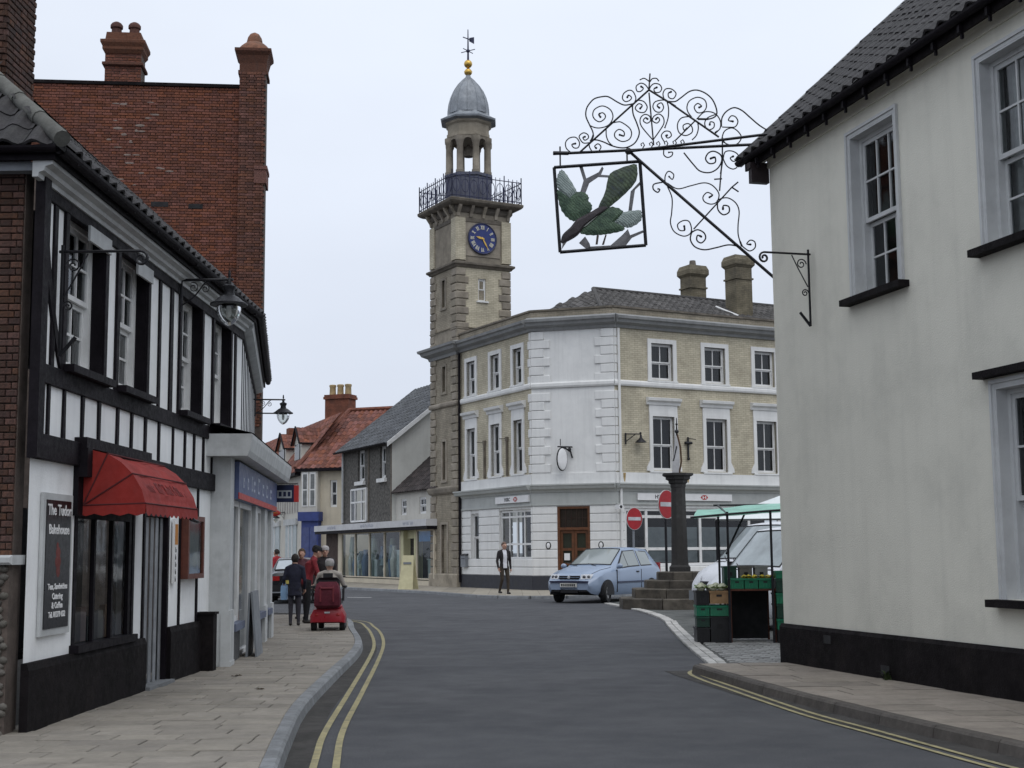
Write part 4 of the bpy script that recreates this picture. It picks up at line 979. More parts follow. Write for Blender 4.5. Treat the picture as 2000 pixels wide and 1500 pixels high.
sash_window(bk, ML, -5.30, -4.55, 1.15, 3.15, .12, 1, 1, 1, fw=.06, curtain='left')
def shop_glazing(M_f, a, b, z0_, z1_, mull, trans, y=.1, glass=None, bw=.07, fm=None, low=None, nm="window"):
    g = MB(); xs = [a] + mull + [b]; zs = [z0_] + trans + [z1_]
    for x in xs: g.box(x - bw / 2, x + bw / 2, y - .03, y + .06, z0_, z1_)
    for z in zs: g.box(a, b, y - .022, y + .055, z - bw / 2, z + bw / 2)
    wo = bpart(nm, g, fm or whitewood, M_f)
    for x0_, x1_ in zip(xs, xs[1:]):
        for q0, q1 in zip(zs, zs[1:]):
            q = MB(); q.add([(x0_ + bw / 2, y + .01, q0 + bw / 2), (x1_ - bw / 2, y + .01, q0 + bw / 2), (x1_ - bw / 2, y + .01, q1 - bw / 2), (x0_ + bw / 2, y + .01, q1 - bw / 2)], [(0, 1, 2, 3)])
            part("pane", q, glass or clear, wo, M_f)
    q = MB(); q.box(a, b, y + .9, y + .92, z0_, z1_); part("room_shadow", q, dark_in, wo, M_f); return wo
shop_glazing(ML, -2.68, -.18, 1.32, 3.14, [-2.02, -1.40, -.78], [1.85, 2.92])
wg = shop_glazing(MR, .42, 7.82, 1.02, 3.12, [1.38, 3.9, 6.3], [1.62, 2.85], bw=.11)
for x0_, x1_ in ((1.5, 3.8), (4.0, 6.2)):
    q = MB(); q.box(x0_, x1_, .16, .17, 1.1, 2.45); part("blind", q, M_("frosted", (.42, .44, .45), .8, .12, 3), wg, MR)
# doorway
g = MB(); g.box(DOOR[0], DOOR[0] + .09, -.01, .16, .12, 3.26); g.box(DOOR[1] - .09, DOOR[1], -.01, .16, .12, 3.26); g.box(DOOR[0], DOOR[1], -.008, .158, 3.17, 3.26); g.box(DOOR[0], DOOR[1], -.008, .158, 2.36, 2.46)
dd = bpart("door", g, brown_wood, MC)
q = MB(); q.box(DOOR[0] + .09, DOOR[1] - .09, .08, .10, 2.46, 3.17); part("fanlight", q, M_("fanlight_glass", (.03, .025, .02), .2), dd, MC)
q = MB()
for k in range(1, 5): x = DOOR[0] + .09 + 1.1 * k / 5; q.box(x - .012, x + .012, .06, .08, 2.46, 3.17)
q.box(DOOR[0] + .09, DOOR[1] - .09, .058, .078, 2.8, 2.825); part("glazing_bars", q, M_("dark_wood", (.03, .014, .008), .5), dd, MC)
for s0, s1 in ((DOOR[0] + .09, 1.615), (1.625, DOOR[1] - .09)):
    q = MB(); q.box(s0, s0 + .1, .06, .11, .14, 2.36); q.box(s1 - .1, s1, .06, .11, .14, 2.36)
    for z0_, z1_ in ((.14, .62), (1.02, 1.12), (1.58, 1.68), (2.24, 2.36)): q.box(s0 + .1, s1 - .1, .06, .11, z0_, z1_)
    leaf = part("door_leaf", q, brown_wood, dd, MC)
q = MB(); q.box(DOOR[0] + .1, DOOR[1] - .1, .105, .115, .14, 2.36); part("door_glass", q, M_("door_glass_dark", (.035, .04, .03), .15), dd, MC)
q = MB(); q.box(1.22, 1.44, .05, .058, 1.22, 1.48); part("paper_notice", q, sign_white, dd, MC)
g = MB(); g.box(DOOR[0] - .1, DOOR[1] + .1, -.3, .1, .08, .16); part("doorstep", g, kerb_mat, dd, MC)
# quoins of the splayed corner
qn = 0; z = 4.55
while z < 10.0:
    zt = z + .345
    if not (7.75 < (z + zt) / 2 < 8.12):
        for side in (0, 1):
            wq = .76 if qn % 2 == 0 else .52
            g = MB()
            if side == 0: g.cbox(-.001, wq, -.05, .0, z + .01, zt - .01, .018); bpart("quoin", g, bank_white, MC)
            else: g.cbox(WC - wq, WC + .001, -.05, .0, z + .01, zt - .01, .018); bpart("quoin", g, bank_white, MC)
            g = MB(); w2 = .12 if qn % 2 else .22
            if side == 0: g.cbox(-w2, .0, -.05, .0, z + .01, zt - .01, .018); bpart("quoin", g, bank_white, ML)
            else: g.cbox(.0, w2, -.05, .0, z + .01, zt - .01, .018); bpart("quoin", g, bank_white, MR)
    z = zt; qn += 1
g = MB(); g.tube([(.16, -.10, .3), (.16, -.10, 10.05)], .05, 8); bpart("downpipe", g, bank_white, MR)
g = MB(); g.tube([(LF + .18, -.10, .3), (LF + .18, -.10, 10.05)], .055, 8); bpart("downpipe", g, blackpaint, ML)
g = MB()
for x in (-3.95, -1.98): g.box(x - .04, x + .04, -.09, 0, 4.55, 6.0); g.box(x - .07, x + .07, -.10, 0, 5.95, 6.12); g.tube([(x, -.08, 6.05), (x - .5, -.12, 6.08)], .02, 5)
bpart("pipework", g, stone_dark, ML)
random.seed(17)
for x in (.34, 3.28):                                   # rust runs below the iron brackets
    g = MB(); g.add([(x - .06, -.064, 4.5), (x + .07, -.064, 4.5), (x + .05, -.064, 4.3), (x + .02, -.064, 4.14), (x - .02, -.064, 4.2), (x - .05, -.064, 4.34)], [(0, 1, 2, 3, 4, 5)]); bpart("rust_stain", g, M_("rust_run", (.42, .30, .14), .9, .3, 9), MR)
# roof behind the parapet
def at(Mf, x, y, z): return Mf @ Vector((x, y, z))
ei = .5; zr0, zr1 = 10.85, 12.3
A_ = at(MR, 0, ei, zr0); 
r0 = at(MR, 1.3, 3.5, zr1); r1 = at(MR, RFL, 3.5, zr1); e1_ = at(MR, RFL, ei, zr0); e0_ = at(MR, -.2, ei, zr0); c0_ = at(MC, .2, ei, zr0); l0_ = at(ML, LF, ei, zr0 - .3); l1_ = at(ML, LF, 3.6, zr1 - .6); 
bi = bk.matrix_basis.inverted()
def tiled_quad(name, a, b, c, d, m, parent, tw=.30, tl=.36, hide=None):
    """roof slope a-b (eave) to d-c (top), covered with overlapping pantiles"""
    a, b, c, d = map(Vector, (a, b, c, d)); u = (b - a).normalized(); nrm = u.cross(d - a).normalized(); v = nrm.cross(u)
    W = Matrix((( u.x, v.x, nrm.x, a.x), (u.y, v.y, nrm.y, a.y), (u.z, v.z, nrm.z, a.z), (0, 0, 0, 1)))
    Wi = W.inverted(); P2 = [(Wi @ p).to_2d() for p in (a, b, c, d)]; mnx = min(p.x for p in P2); mxx = max(p.x for p in P2); mxy = max(p.y for p in P2)
    def inside(x, y):
        x += mnx; ok = True
        for i in range(4):
            p, q = P2[i], P2[(i + 1) % 4]
            if (q - p).length > 1e-4 and (q.x - p.x) * (y - p.y) - (q.y - p.y) * (x - p.x) < -.02: ok = False
        return ok
    g = MB(); g.add([Wi @ p + Vector((0, 0, -.03)) for p in (a, b, c, d)], [(0, 1, 2, 3)] if (c - d).length > 1e-3 else [(0, 1, 2)])
    tiled(g, 0, 0)
    g2 = MB(); tiled(g2, mxx - mnx, mxy, tw, tl, .035, inside, 4, .01)
    off = len(g.v); g.v += [(x + mnx, y, z) for x, y, z in g2.v]; g.f += [[i + off for i in f] for f in g2.f]; g.m += g2.m; g.r += g2.r
    o = part(name, g, m, parent, W, None); return o
tiled_quad("roof", e0_, e1_, r1, r0, pantile_grey, bk)
tiled_quad("roof", c0_, e0_, r0, r0, pantile_grey, bk)
tiled_quad("roof", l0_, c0_, r0, l1_, pantile_grey, bk)
g = MB(); g.tube([e0_, r0], .10, 8); g.tube([r0, r1], .10, 8); part("ridge_tiles", g, pantile_grey, bk, Matrix.Identity(4))
for x, y, zt in ((7.15, 4.6, 14.0), (7.55, 1.9, 13.95)):
    M_ch = MR @ T(x, y, 0); g = MB(); s2 = .42
    g.box(-s2, s2, -.38, .38, 10.8, zt - .55); g.box(-s2 - .05, s2 + .05, -.43, .43, zt - 1.05, zt - .98)
    sec = lambda e, z: [(-s2 - e, -.38 - e, z), (s2 + e, -.38 - e, z), (s2 + e, .38 + e, z), (-s2 - e, .38 + e, z)]
    g.loft([sec(0, zt - .55), sec(.10, zt - .42), sec(.10, zt - .22), sec(.02, zt - .02), sec(-.1, zt)])
    co = bpart("chimney", g, M_("sooty_gault", (.19, .165, .115), .9, .3, 1.5, .3, 60, brick=(.24, .078, (.6, .6, .58)), dirt=(.05, .045, .04), dscale=1.2, damt=.7), M_ch)
    if y > 3: g = MB(); g.lathe([(.16, zt), (.13, zt + .25)], 10); part("chimney_pot", g, stone_dark, co, M_ch)
g = MB(); g.tube([at(MR, 6.55, 2.2, 11.75), at(MR, 7.35, .9, 11.0)], .05, 5); part("flashing", g, whitewood, bk, Matrix.Identity(4))
# flat signboards on the frieze
for M_f, x0_, x1_, lab in ((ML, -2.9, -.15, "white signboard on the bank's narrow front left of the door"), (MR, .9, 5.35, "long white signboard on the bank's front behind the market cross")):
    Ms = M_f @ T((x0_ + x1_) / 2, -.06, 3.60); t_ = thing("signboard", Ms, lab, "sign"); hw = (x1_ - x0_) / 2
    g = MB(); g.box(-hw, hw, -.05, .025, -.13, .13); part("board", g, sign_white, t_)
    kx = 0 if hw < 2 else .55
    text("lettering", "HSBC", .20, sign_back, t_, Ms, -.35 + kx if hw < 2 else -1.2, -.054, 0, extrude=.002, bold=.004)
    g = MB(); z = .09; x = .15 + kx
    g.add([(x, -.056, 0), (x + .09, -.056, z), (x + .09, -.056, -z)], [(0, 2, 1)]); g.add([(x + .27, -.056, z), (x + .36, -.056, 0), (x + .27, -.056, -z)], [(0, 2, 1)])
    g.add([(x + .09, -.057, z), (x + .27, -.057, z), (x + .18, -.057, 0)], [(0, 2, 1)]); g.add([(x + .09, -.057, -z), (x + .27, -.057, -z), (x + .18, -.057, 0)], [(0, 1, 2)])
    part("emblem", g, sign_red, t_)
# hanging white oval sign on the splayed corner
MH = MC @ T(1.62, -.05, 5.10) @ RZ(-50)
hs = thing("hanging_sign", MH, "small white oval hanging sign with black iron bracket on the splayed corner", "sign")
g = MB(); g.ball((0, -.42, -.05), .05, .20, .42, 12, 10); part("plate", g, sign_white, hs, None, 60)
g = MB(); g.tube([(-.06, -.23 - .19 * math.cos(t), -.05 + .42 * math.sin(t)) if False else (-.055, -.42 + .21 * math.cos(t), -.05 + .43 * math.sin(t)) for t in [2 * math.pi * k / 24 for k in range(25)]], .025, 5); part("rim", g, iron, hs)
g = MB(); g.tube([(0, 0, .42), (0, -.62, .42)], .03, 6); g.tube([(0, 0, .0), (0, -.08, .25), (0, -.4, .42)], .035, 6); g.ball((0, -.12, .32), .07, .07, .09, 8, 6); g.tube([(0, -.5, .46), (.0, -.5, .72)], .018, 5); part("bracket", g, iron, hs)
g = MB(); g.box(-.052, -.045, -.47, -.37, -.12, .05); part("mark", g, M_("grey_mark", (.25, .2, .24), .6), hs)
# small oval plaques each side of the door, alarm boxes, camera
for M_f, x, lab in ((MC, .62, "small oval wall plaque left of the bank door"), (MC, 2.68, "small oval wall plaque between the bank door and the blue car")):
    Mq = M_f @ T(x, -.03, 1.78); t_ = thing("wall_plaque", Mq, lab, "plaque", "oval plaques beside the bank door")
    g = MB(); g.ball((0, 0, 0), .11, .02, .15, 16, 8); part("rim", g, sign_back, t_); g = MB(); g.ball((0, -.012, .0), .07, .02, .105, 16, 8); part("plate", g, sign_white, t_)
Mcm = MR @ T(-.1, -.05, 3.22); t_ = thing("security_camera", Mcm, "small white security camera with dark lens at the bank's corner", "camera")
g = MB(); g.tube([(0, 0, 0), (0, -.2, 0)], .03, 6); g.box(-.08, .08, -.42, -.14, -.1, .06); part("housing", g, sign_white, t_); g = MB(); g.ball((0, -.42, -.02), .06, .03, .06); part("lens", g, sign_back, t_)
Mnb = ML @ T(-5.75, -.03, 1.2); t_ = thing("letter_box", Mnb, "dark square box on the white wall beside the clock tower", "box")
g = MB(); g.box(-.22, .22, -.14, 0, -.26, .22); part("body", g, grey_paint, t_); g = MB(); g.prism([(-.16, .22), (0, .22), (0, .30)], 'x', -.24, .24); part("lid", g, sign_back, t_); g = MB(); g.box(-.15, .15, -.147, -.13, .08, .11); part("slot", g, sign_back, t_)
# bracket lamps on the right front
Mw = MR @ T(.42, -.03, 5.98) @ Matrix.Scale(.72, 4)
t_ = thing("wall_lamp", Mw, "black wall lamp with wide shade beside the bank's splayed corner", "wall lamp")
g = MB(); g.tube([(0, 0, .0), (.0, -.05, 0), (.75, -.3, 0)], .035, 6); g.tube([(0, -.05, .05), (0, -.05, -.55)], .045, 6); g.tube([(.02, -.05, -.40), (.5, -.22, -.02)], .025, 5); g.ball((.78, -.3, .05), .06); part("bracket", g, iron, t_)
g = MB(); g.lathe([(.03, .0), (.06, -.08), (.07, -.2), (.12, -.26), (.30, -.42), (.31, -.45), (.05, -.44)], 14, .80, -.3); part("shade", g, iron, t_, None, 40)
Mw = MR @ T(3.32, -.03, 5.60); t_ = thing("iron_bracket", Mw, "black cross-shaped iron bracket between two bank windows", "bracket")
g = MB(); g.tube([(0, -.04, -.45), (0, -.04, .35)], .04, 6); g.ball((0, -.05, -.5), .06); part("post", g, iron, t_); g = MB(); g.tube([(-.16, -.06, .12), (.16, -.06, .12)], .06, 6); g.tube([(0, -.06, .3), (.34, -.1, .26)], .015, 5); part("arm", g, iron, t_)

# ================================================================== clock tower
Nn = ML @ Vector((LF, -.12, 0)); MTR = fr(Nn.x, Nn.y, 0, AZL + 90); MTL = fr(Nn.x, Nn.y, 0, AZL); WT = 2.62
ct = thing("clock_tower", MTR, "tall buff stone clock tower with blue clock, iron balcony and lead dome", "tower")
MTLs = MTL @ T(-WT, 0, 0)                                   # left front of the tower, local x from its far edge
faces = (MTR, MTLs)
def tpart(name, mb, m, M, parent=None, smooth=None, label=None): return part(name, mb, m, parent or ct, M, smooth, label)
slots_L = [(1.18, 1.50, 8.55, 9.65), (1.18, 1.50, 4.7, 6.35), (1.05, 1.60, .3, 2.75), (1.16, 1.46, 12.3, 13.5)]
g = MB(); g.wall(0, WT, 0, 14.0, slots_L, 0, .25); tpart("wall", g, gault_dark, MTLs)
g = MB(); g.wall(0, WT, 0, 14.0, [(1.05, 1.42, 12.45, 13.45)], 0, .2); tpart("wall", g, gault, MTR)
g = MB(); g.box(.1, WT - .1, .1, WT - .1, 0, 16.6); tpart("core", g, gault_dark, MTR)
for a, b, c, d in slots_L:
    q = MB(); q.box(a, b, .24, .26, c, d); tpart("recess", q, dark_in, MTLs)
    q = MB(); q.box(a - .12, a, -.03, .1, c - .05, d + .1); q.box(b, b + .12, -.03, .1, c - .05, d + .1); q.box(a, b, -.03, .1, d, d + .12); q.box(a - .15, b + .15, -.05, .1, c - .14, c - .05); tpart("slot_surround", q, stone, MTLs)
sash_window(ct, MTR, 1.05, 1.42, 12.45, 13.45, .08, 1, 1, 1, fw=.05, sill=.1, sillm=bank_white)
# quoins on the corners, block by block
random.seed(31); z = .25; k = 0
while z < 13.8:
    zt = z + .34
    if not any(abs((z + zt) / 2 - zz) < .2 for zz in (4.2, 7.95, 10.4)):
        wl = .56 if k % 2 == 0 else .42
        for Mf in faces:
            for x0_, x1_ in ((-.03, wl), (WT - wl, WT + .03)):
                g = MB(); g.cbox(x0_, x1_, -.06, .0, z + .015, zt - .015, .03); tpart("quoin", g, stone, Mf)
    z = zt; k += 1
def band(z0_, prof, m, nm="string_course"):
    """moulding running round the tower: prof = (projection, height) pairs"""
    g = MB(); sec = lambda e, z: [(-e, -e, z), (WT + e, -e, z), (WT + e, WT + e, z), (-e, WT + e, z)]
    g.loft([sec(e, z0_ + h) for e, h in prof]); return tpart(nm, g, m, MTR)
band(4.05, [(.05, 0), (.12, .08), (.16, .22), (.16, .28), (.05, .34)], stone)
band(7.85, [(.07, 0), (.10, .06), (.10, .14), (.06, .2)], stone)
band(10.02, [(.08, 0), (.12, .12), (.34, .24), (.40, .36), (.48, .40), (.50, .50), (.1, .62)], cornice_grey, "cornice")
band(10.64, [(.02, 0), (.02, .55), (.08, .6)], stone)
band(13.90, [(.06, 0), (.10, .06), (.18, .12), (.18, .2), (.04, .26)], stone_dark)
band(.1, [(.1, 0), (.1, .5), (.06, .55)], stone, "base_course")
# clock stage
g = MB(); g.box(.0, WT, .0, WT, 14.15, 16.35); tpart("clock_stage", g, stone, MTR)
for Mf in faces:
    for x0_, x1_ in ((-.05, .42), (WT - .42, WT + .05)):
        g = MB(); g.cbox(x0_, x1_, -.07, .0, 14.2, 16.1, .02); tpart("pilaster", g, gault, Mf)
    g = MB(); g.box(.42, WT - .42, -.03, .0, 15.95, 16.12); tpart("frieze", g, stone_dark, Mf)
    for k in range(5):
        x = .08 + (WT - .16) * k / 4; g = MB(); g.prism([(0, 16.15), (-.06, 16.15), (-.10, 16.3), (-.26, 16.52), (-.30, 16.62), (0, 16.62)], 'x', x - .07, x + .07); tpart("corbel", g, stone, Mf)
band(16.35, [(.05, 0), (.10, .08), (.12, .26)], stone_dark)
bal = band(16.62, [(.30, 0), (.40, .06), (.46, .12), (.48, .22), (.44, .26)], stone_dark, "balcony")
q = MB(); q.box(.42, 1.18 + .74 + .2, -.035, .0, 14.42, 15.9); tpart("clock_panel", q, stone, MTR)
Mck = MTR @ T(1.22, -.05, 15.22); q = MB(); cr = .68
n = 40; q.add([(cr * math.cos(2 * math.pi * k / n), 0, cr * math.sin(2 * math.pi * k / n)) for k in range(n)] + [(cr * math.cos(2 * math.pi * k / n), -.05, cr * math.sin(2 * math.pi * k / n)) for k in range(n)], [tuple(range(n, 2 * n))] + [(k, (k + 1) % n, n + (k + 1) % n, n + k) for k in range(n)])
ck = tpart("clock_face", q, clock_blue, Mck, label="round blue clock face with pale numerals")
q = MB(); q.tube([(cr * math.cos(2 * math.pi * k / n), -.045, cr * math.sin(2 * math.pi * k / n)) for k in range(n + 1)], .035, 6); part("rim", q, navy_iron, ck, Mck)
numm = M_("numeral_pale", (.62, .60, .50), .5)
ROM = ["XII", "I", "II", "III", "IIII", "V", "VI", "VII", "VIII", "IX", "X", "XI"]
for k, rn in enumerate(ROM):
    a = math.pi / 2 - 2 * math.pi * k / 12; Mn = Mck @ T(.50 * math.cos(a), -.055, .50 * math.sin(a)) @ Matrix.Rotation(-(a - math.pi / 2), 4, 'Y')
    q = MB(); xs = 0; wtot = sum({'I': .045, 'V': .10, 'X': .10}[c] for c in rn); x = -wtot / 2
    for c in rn:
        if c == 'I': q.box(x + .008, x + .037, -.012, 0, -.09, .09); x += .045
        elif c == 'V': q.prism([(x, .09), (x + .035, .09), (x + .062, -.09), (x + .038, -.09)], 'y', -.012, 0); q.prism([(x + .075, .09), (x + .095, .09), (x + .062, -.09), (x + .048, -.09)], 'y', -.0125, 0); x += .10
        else: q.prism([(x, .09), (x + .035, .09), (x + .10, -.09), (x + .065, -.09)], 'y', -.012, 0); q.prism([(x + .075, .09), (x + .10, .09), (x + .025, -.09), (x, -.09)], 'y', -.0125, 0); x += .10
    part("numeral", q, numm, ck, Mn)
for ang, ln, wd in ((282, .34, .05), (150, .54, .035)):                # 9.25: clockwise degrees from twelve
    Mh = Mck @ T(0, -.075, 0) @ Matrix.Rotation(R(ang), 4, 'Y'); q = MB(); q.prism([(-wd * .6, -.08), (wd * .6, -.08), (wd, ln * .5), (0, ln), (-wd, ln * .5)], 'y', -.012, 0); part("hand", q, gold, ck, Mh)
q = MB(); q.ball((0, -.08, 0), .05, .02, .05); part("boss", q, gold, ck, Mck)
# balcony railing
e = .40; z0_, z1_ = 16.88, 17.98
crn = [(-e, -e), (WT + e, -e), (WT + e, WT + e), (-e, WT + e)]
for i in range(4):
    (xa, ya), (xb, yb) = crn[i], crn[(i + 1) % 4]
    g = MB(); g.tube([(xa, ya, z1_ - .12), (xb, yb, z1_ - .12)], .022, 5); g.tube([(xa, ya, z0_ + .1), (xb, yb, z0_ + .1)], .022, 5); nb = 16
    for k in range(nb + 1):
        t = k / nb; x, y = xa + (xb - xa) * t, ya + (yb - ya) * t; g.tube([(x, y, z0_), (x, y, z1_ + (.0 if k % 4 else .12))], .016 if k % 4 else .026, 5)
    d = Vector((xb - xa, yb - ya, 0)).normalized()
    for k in range(nb // 2):
        c = Vector((xa, ya, (z0_ + z1_) / 2)) + d * ((k + .5) * 2 / nb * (Vector((xb - xa, yb - ya)).length)); g.tube([c + d * (.17 * math.cos(t)) + Vector((0, 0, .3 * math.sin(t))) for t in [2 * math.pi * j / 12 for j in range(13)]], .016, 4)
    tpart("railing", g, navy_iron, MTR)
# lantern: octagonal drum, columns, entablature, dome, finial
cx, cy = WT / 2 - .05, WT / 2; ph = math.pi / 8; ROT = -R(AZL + 90)
def oct_(prof, m, nm, sm=None, n=8, phs=None): g = MB(); g.lathe(prof, n, cx, cy, ph + ROT if phs is None else phs); return tpart(nm, g, m, MTR, None, sm)
oct_([(1.10, 16.85), (1.10, 18.15), (1.16, 18.2), (1.16, 18.32), (1.02, 18.36)], M_("dark_lead", (.09, .095, .13), .6, .2, 3), "drum")
oct_([(.99, 20.0), (1.04, 20.08), (1.04, 20.2), (1.0, 20.22), (1.0, 20.62), (1.10, 20.70), (1.12, 20.8)], stone, "entablature")
for k in range(8):
    a = ph + ROT + 2 * math.pi * k / 8; x, y = cx + .93 * math.cos(a), cy + .93 * math.sin(a)
    g = MB(); g.lathe([(.19, 18.34), (.19, 18.46), (.155, 18.5), (.145, 19.72), (.19, 19.78), (.20, 19.9), (.2, 20.02)], 12, x, y); tpart("column", g, stone, MTR, None, 40)
    a2 = a + math.pi / 8; g = MB()                      # arched head between two columns
    for sgn in (-1, 1):
        c = Vector((cx + .86 * math.cos(a2), cy + .86 * math.sin(a2), 0)); tn = Vector((-math.sin(a2), math.cos(a2), 0)) * sgn
        pts = [(.34, 19.62), (.34, 20.02), (0, 20.02), (0, 19.95), (.14, 19.90), (.20, 19.78), (.22, 19.62)]; rad = Vector((math.cos(a2), math.sin(a2), 0))
        vs1 = [c + tn * p[0] + Vector((0, 0, p[1])) - rad * .06 for p in pts]; vs2 = [v + rad * .14 for v in vs1]; m_ = len(pts)
        g.add(vs1 + vs2, [tuple(range(m_)), tuple(range(2 * m_ - 1, m_ - 1, -1))] + [(j, (j + 1) % m_, m_ + (j + 1) % m_, m_ + j) for j in range(m_)])
    tpart("arch_head", g, stone, MTR)
g = MB(); g.lathe([(.22, 19.3), (.2, 19.55), (.12, 19.75), (.05, 19.85)], 12, cx, cy); tpart("bell", g, stone_dark, MTR, None, 40)
oct_([(1.12, 20.78), (1.32, 20.84), (1.34, 20.92), (1.22, 20.98), (1.02, 21.10), (.95, 21.22)], lead, "dome_skirt")
g = MB(); g.lathe([(.94, 21.2), (.93, 21.45), (.89, 21.75), (.81, 22.05), (.68, 22.35), (.50, 22.62), (.30, 22.84), (.15, 22.98), (.10, 23.10), (.09, 23.2)], 24, cx, cy)
dome = tpart("dome", g, lead, MTR, None, 50)
for k in range(12):
    a = 2 * math.pi * k / 12; g = MB(); g.tube([(cx + (r_ + .004) * math.cos(a), cy + (r_ + .004) * math.sin(a), z) for r_, z in [(.94, 21.2), (.93, 21.45), (.89, 21.75), (.81, 22.05), (.68, 22.35), (.50, 22.62), (.30, 22.84), (.15, 22.98)]], .016, 4); part("lead_roll", g, lead, dome, MTR)
g = MB(); g.lathe([(.08, 23.1), (.17, 23.2), (.19, 23.3), (.12, 23.40), (.06, 23.45)], 14, cx, cy); g.ball((cx, cy, 23.66), .19, None, None, 14, 10); tpart("gilt_ball", g, gold, MTR, None, 60)
g = MB(); g.tube([(cx, cy, 23.8), (cx, cy, 25.3)], [.05, .02], 6)
for a in (0, math.pi / 2): g.tube([(cx - .38 * math.cos(a + .5), cy - .38 * math.sin(a + .5), 24.28), (cx + .38 * math.cos(a + .5), cy + .38 * math.sin(a + .5), 24.28)], .02, 5)
g.ball((cx, cy, 24.28), .09); g.tube([(cx - .3, cy - .1, 24.85), (cx + .3, cy + .1, 24.85)], .025, 5); g.prism([(cx + .1, 24.78), (cx + .34, 24.70), (cx + .34, 25.02), (cx + .1, 24.94)], 'y', cy + .05, cy + .08)
tpart("weathervane", g, navy_iron, MTR)
# ================================================================== shops and houses down the street
MW = fr(-3.6, 60.3, 0, -64)                                # row beyond the tower: local x runs back towards the tower, negative = further
sh_ = thing("low_shop", MW, "low shop with long glazed front, flat white fascia and dark tiled roof beside the tower", "shop")
def wpart(nm, g, m, par, M=MW, sm=None): return part(nm, g, m, par, M, sm)
g = MB(); g.box(-15.4, .45, -.45, .1, 2.72, 3.02); g.box(-15.4, .45, -.40, .1, 2.58, 2.72, 1); fsx = part("fascia", g, [M_("fascia_pale", (.55, .55, .56), .6, .08, 1.5, dirt=(.35, .35, .36), dscale=1.2, damt=.5), blackpaint], sh_)
for k, (xa, xb) in enumerate(((-13.2, -11.8), (-8.0, -6.2), (-2.3, -1.0))): marks("letter", fsx, MW, xa, xb, 2.87, .15, M_("fascia_print", (.30, .32, .40), .6), -.451, .004, k)
g = MB(); g.box(-15.4, .45, .0, 2.5, .1, .32); wpart("stall_riser", g, cream_paint, sh_)
shop_cols = [(.55, .62, .64), (.30, .38, .42), (.66, .66, .62), (.10, .16, .14), (.36, .42, .34), (.16, .24, .38)]
def glazed(par, a, b, z0_, z1_, n, M=MW, items=14, fm=None):
    g = MB(); 
    for k in range(n + 1): x = a + (b - a) * k / n; g.box(x - .05, x + .05, -.03, .08, z0_, z1_)
    g.box(a, b, -.02, .07, z0_ - .06, z0_); g.box(a, b, -.02, .07, z1_, z1_ + .08)
    wo = part("shop_window", g, fm or cream_paint, par, M)
    for k in range(n):
        x0_, x1_ = a + (b - a) * k / n + .05, a + (b - a) * (k + 1) / n - .05; q = MB(); q.add([(x0_, .02, z0_), (x1_, .02, z0_), (x1_, .02, z1_), (x0_, .02, z1_)], [(0, 1, 2, 3)]); part("pane", q, shop_glass, wo, M)
    q = MB(); q.box(a, b, 1.6, 1.62, z0_ - .1, z1_); q.box(a, b, .1, 1.6, z0_ - .1, z0_ - .02); q.box(a, b, .1, 1.6, z1_, z1_ + .02); part("room_shadow", q, M_("shop_dark", (.055, .065, .062), .9, .3, 1), wo, M)
    for k in range(items):
        x = a + (b - a) * (k + .5) / items + random.uniform(-.1, .1); h = random.uniform(.25, .95) * (z1_ - z0_); y = random.uniform(.2, .8); q = MB()
        if k % 3 == 0: q.box(x - .2, x + .2, y, y + .25, z0_, z0_ + h); q.box(x - .26, x + .26, y - .03, y + .28, z0_ + h, z0_ + h + .05)
        elif k % 3 == 1: q.lathe([(.05, z0_), (.05, z0_ + h * .6), (.22, z0_ + h * .6), (.14, z0_ + h)], 10, x, y)
        else: q.lathe([(.16, z0_), (.22, z0_ + h * .4), (.10, z0_ + h * .7), (.12, z0_ + h * .8)], 10, x, y)
        part("display_item", q, M_("display_%d" % (k % 6), shop_cols[k % 6], .6), wo, M)
    return wo
random.seed(41)
glazed(sh_, -12.1, -3.75, .42, 2.52, 4, items=34)
g = MB(); g.box(-3.6, -3.25, -.05, .3, .32, 2.6); g.box(-1.95, -1.75, -.05, .3, .32, 2.6); g.box(-3.25, -1.95, .15, .25, 2.2, 2.6); wpart("door_posts", g, M_("pale_yellow", (.50, .48, .30), .7, .08, 2), sh_)
g = MB(); g.box(-3.2, -2.0, .3, .33, .12, 2.2); wpart("door", g, M_("door_dark", (.03, .03, .035), .3), sh_)
w3 = glazed(sh_, -1.7, .3, .42, 2.52, 1, items=4); q = MB(); q.box(-1.6, .2, .06, .08, 2.05, 2.5); part("blue_band", q, M_("bright_blue", (.03, .18, .42), .5), w3, MW)
g = MB(); g.box(-15.3, -12.4, .2, .3, .12, 2.6); wpart("doorway", g, M_("brown_doorway", (.055, .035, .028), .8, .3, 2), sh_)
g = MB(); g.box(-12.6, -12.15, -.04, .2, .12, 2.6); wpart("pillar", g, cream_paint, sh_)
g = MB(); g.wall(-4.85, .4, 3.0, 4.42, [(-4.2, -3.5, 3.3, 4.05), (-1.9, -1.1, 3.3, 4.05)], .2, .1); wpart("upper_wall", g, grey_cream, sh_)
for a, b in ((-4.2, -3.5), (-1.9, -1.1)): sash_window(sh_, MW, a, b, 3.3, 4.05, .26, 2, 1, 1, fw=.05, bar=.03, back=.12)
def slope4(a, b, c, d): return [MW @ Vector(p) for p in (a, b, c, d)]
tiled_quad("roof", *slope4((-4.88, -.05, 4.35), (.5, -.05, 4.35), (.5, 3.6, 7.6), (-4.88, 3.6, 7.6)), M_("dark_tile", (.05, .04, .038), .85, .25, 3, .4, 60, rnd=.35), sh_)
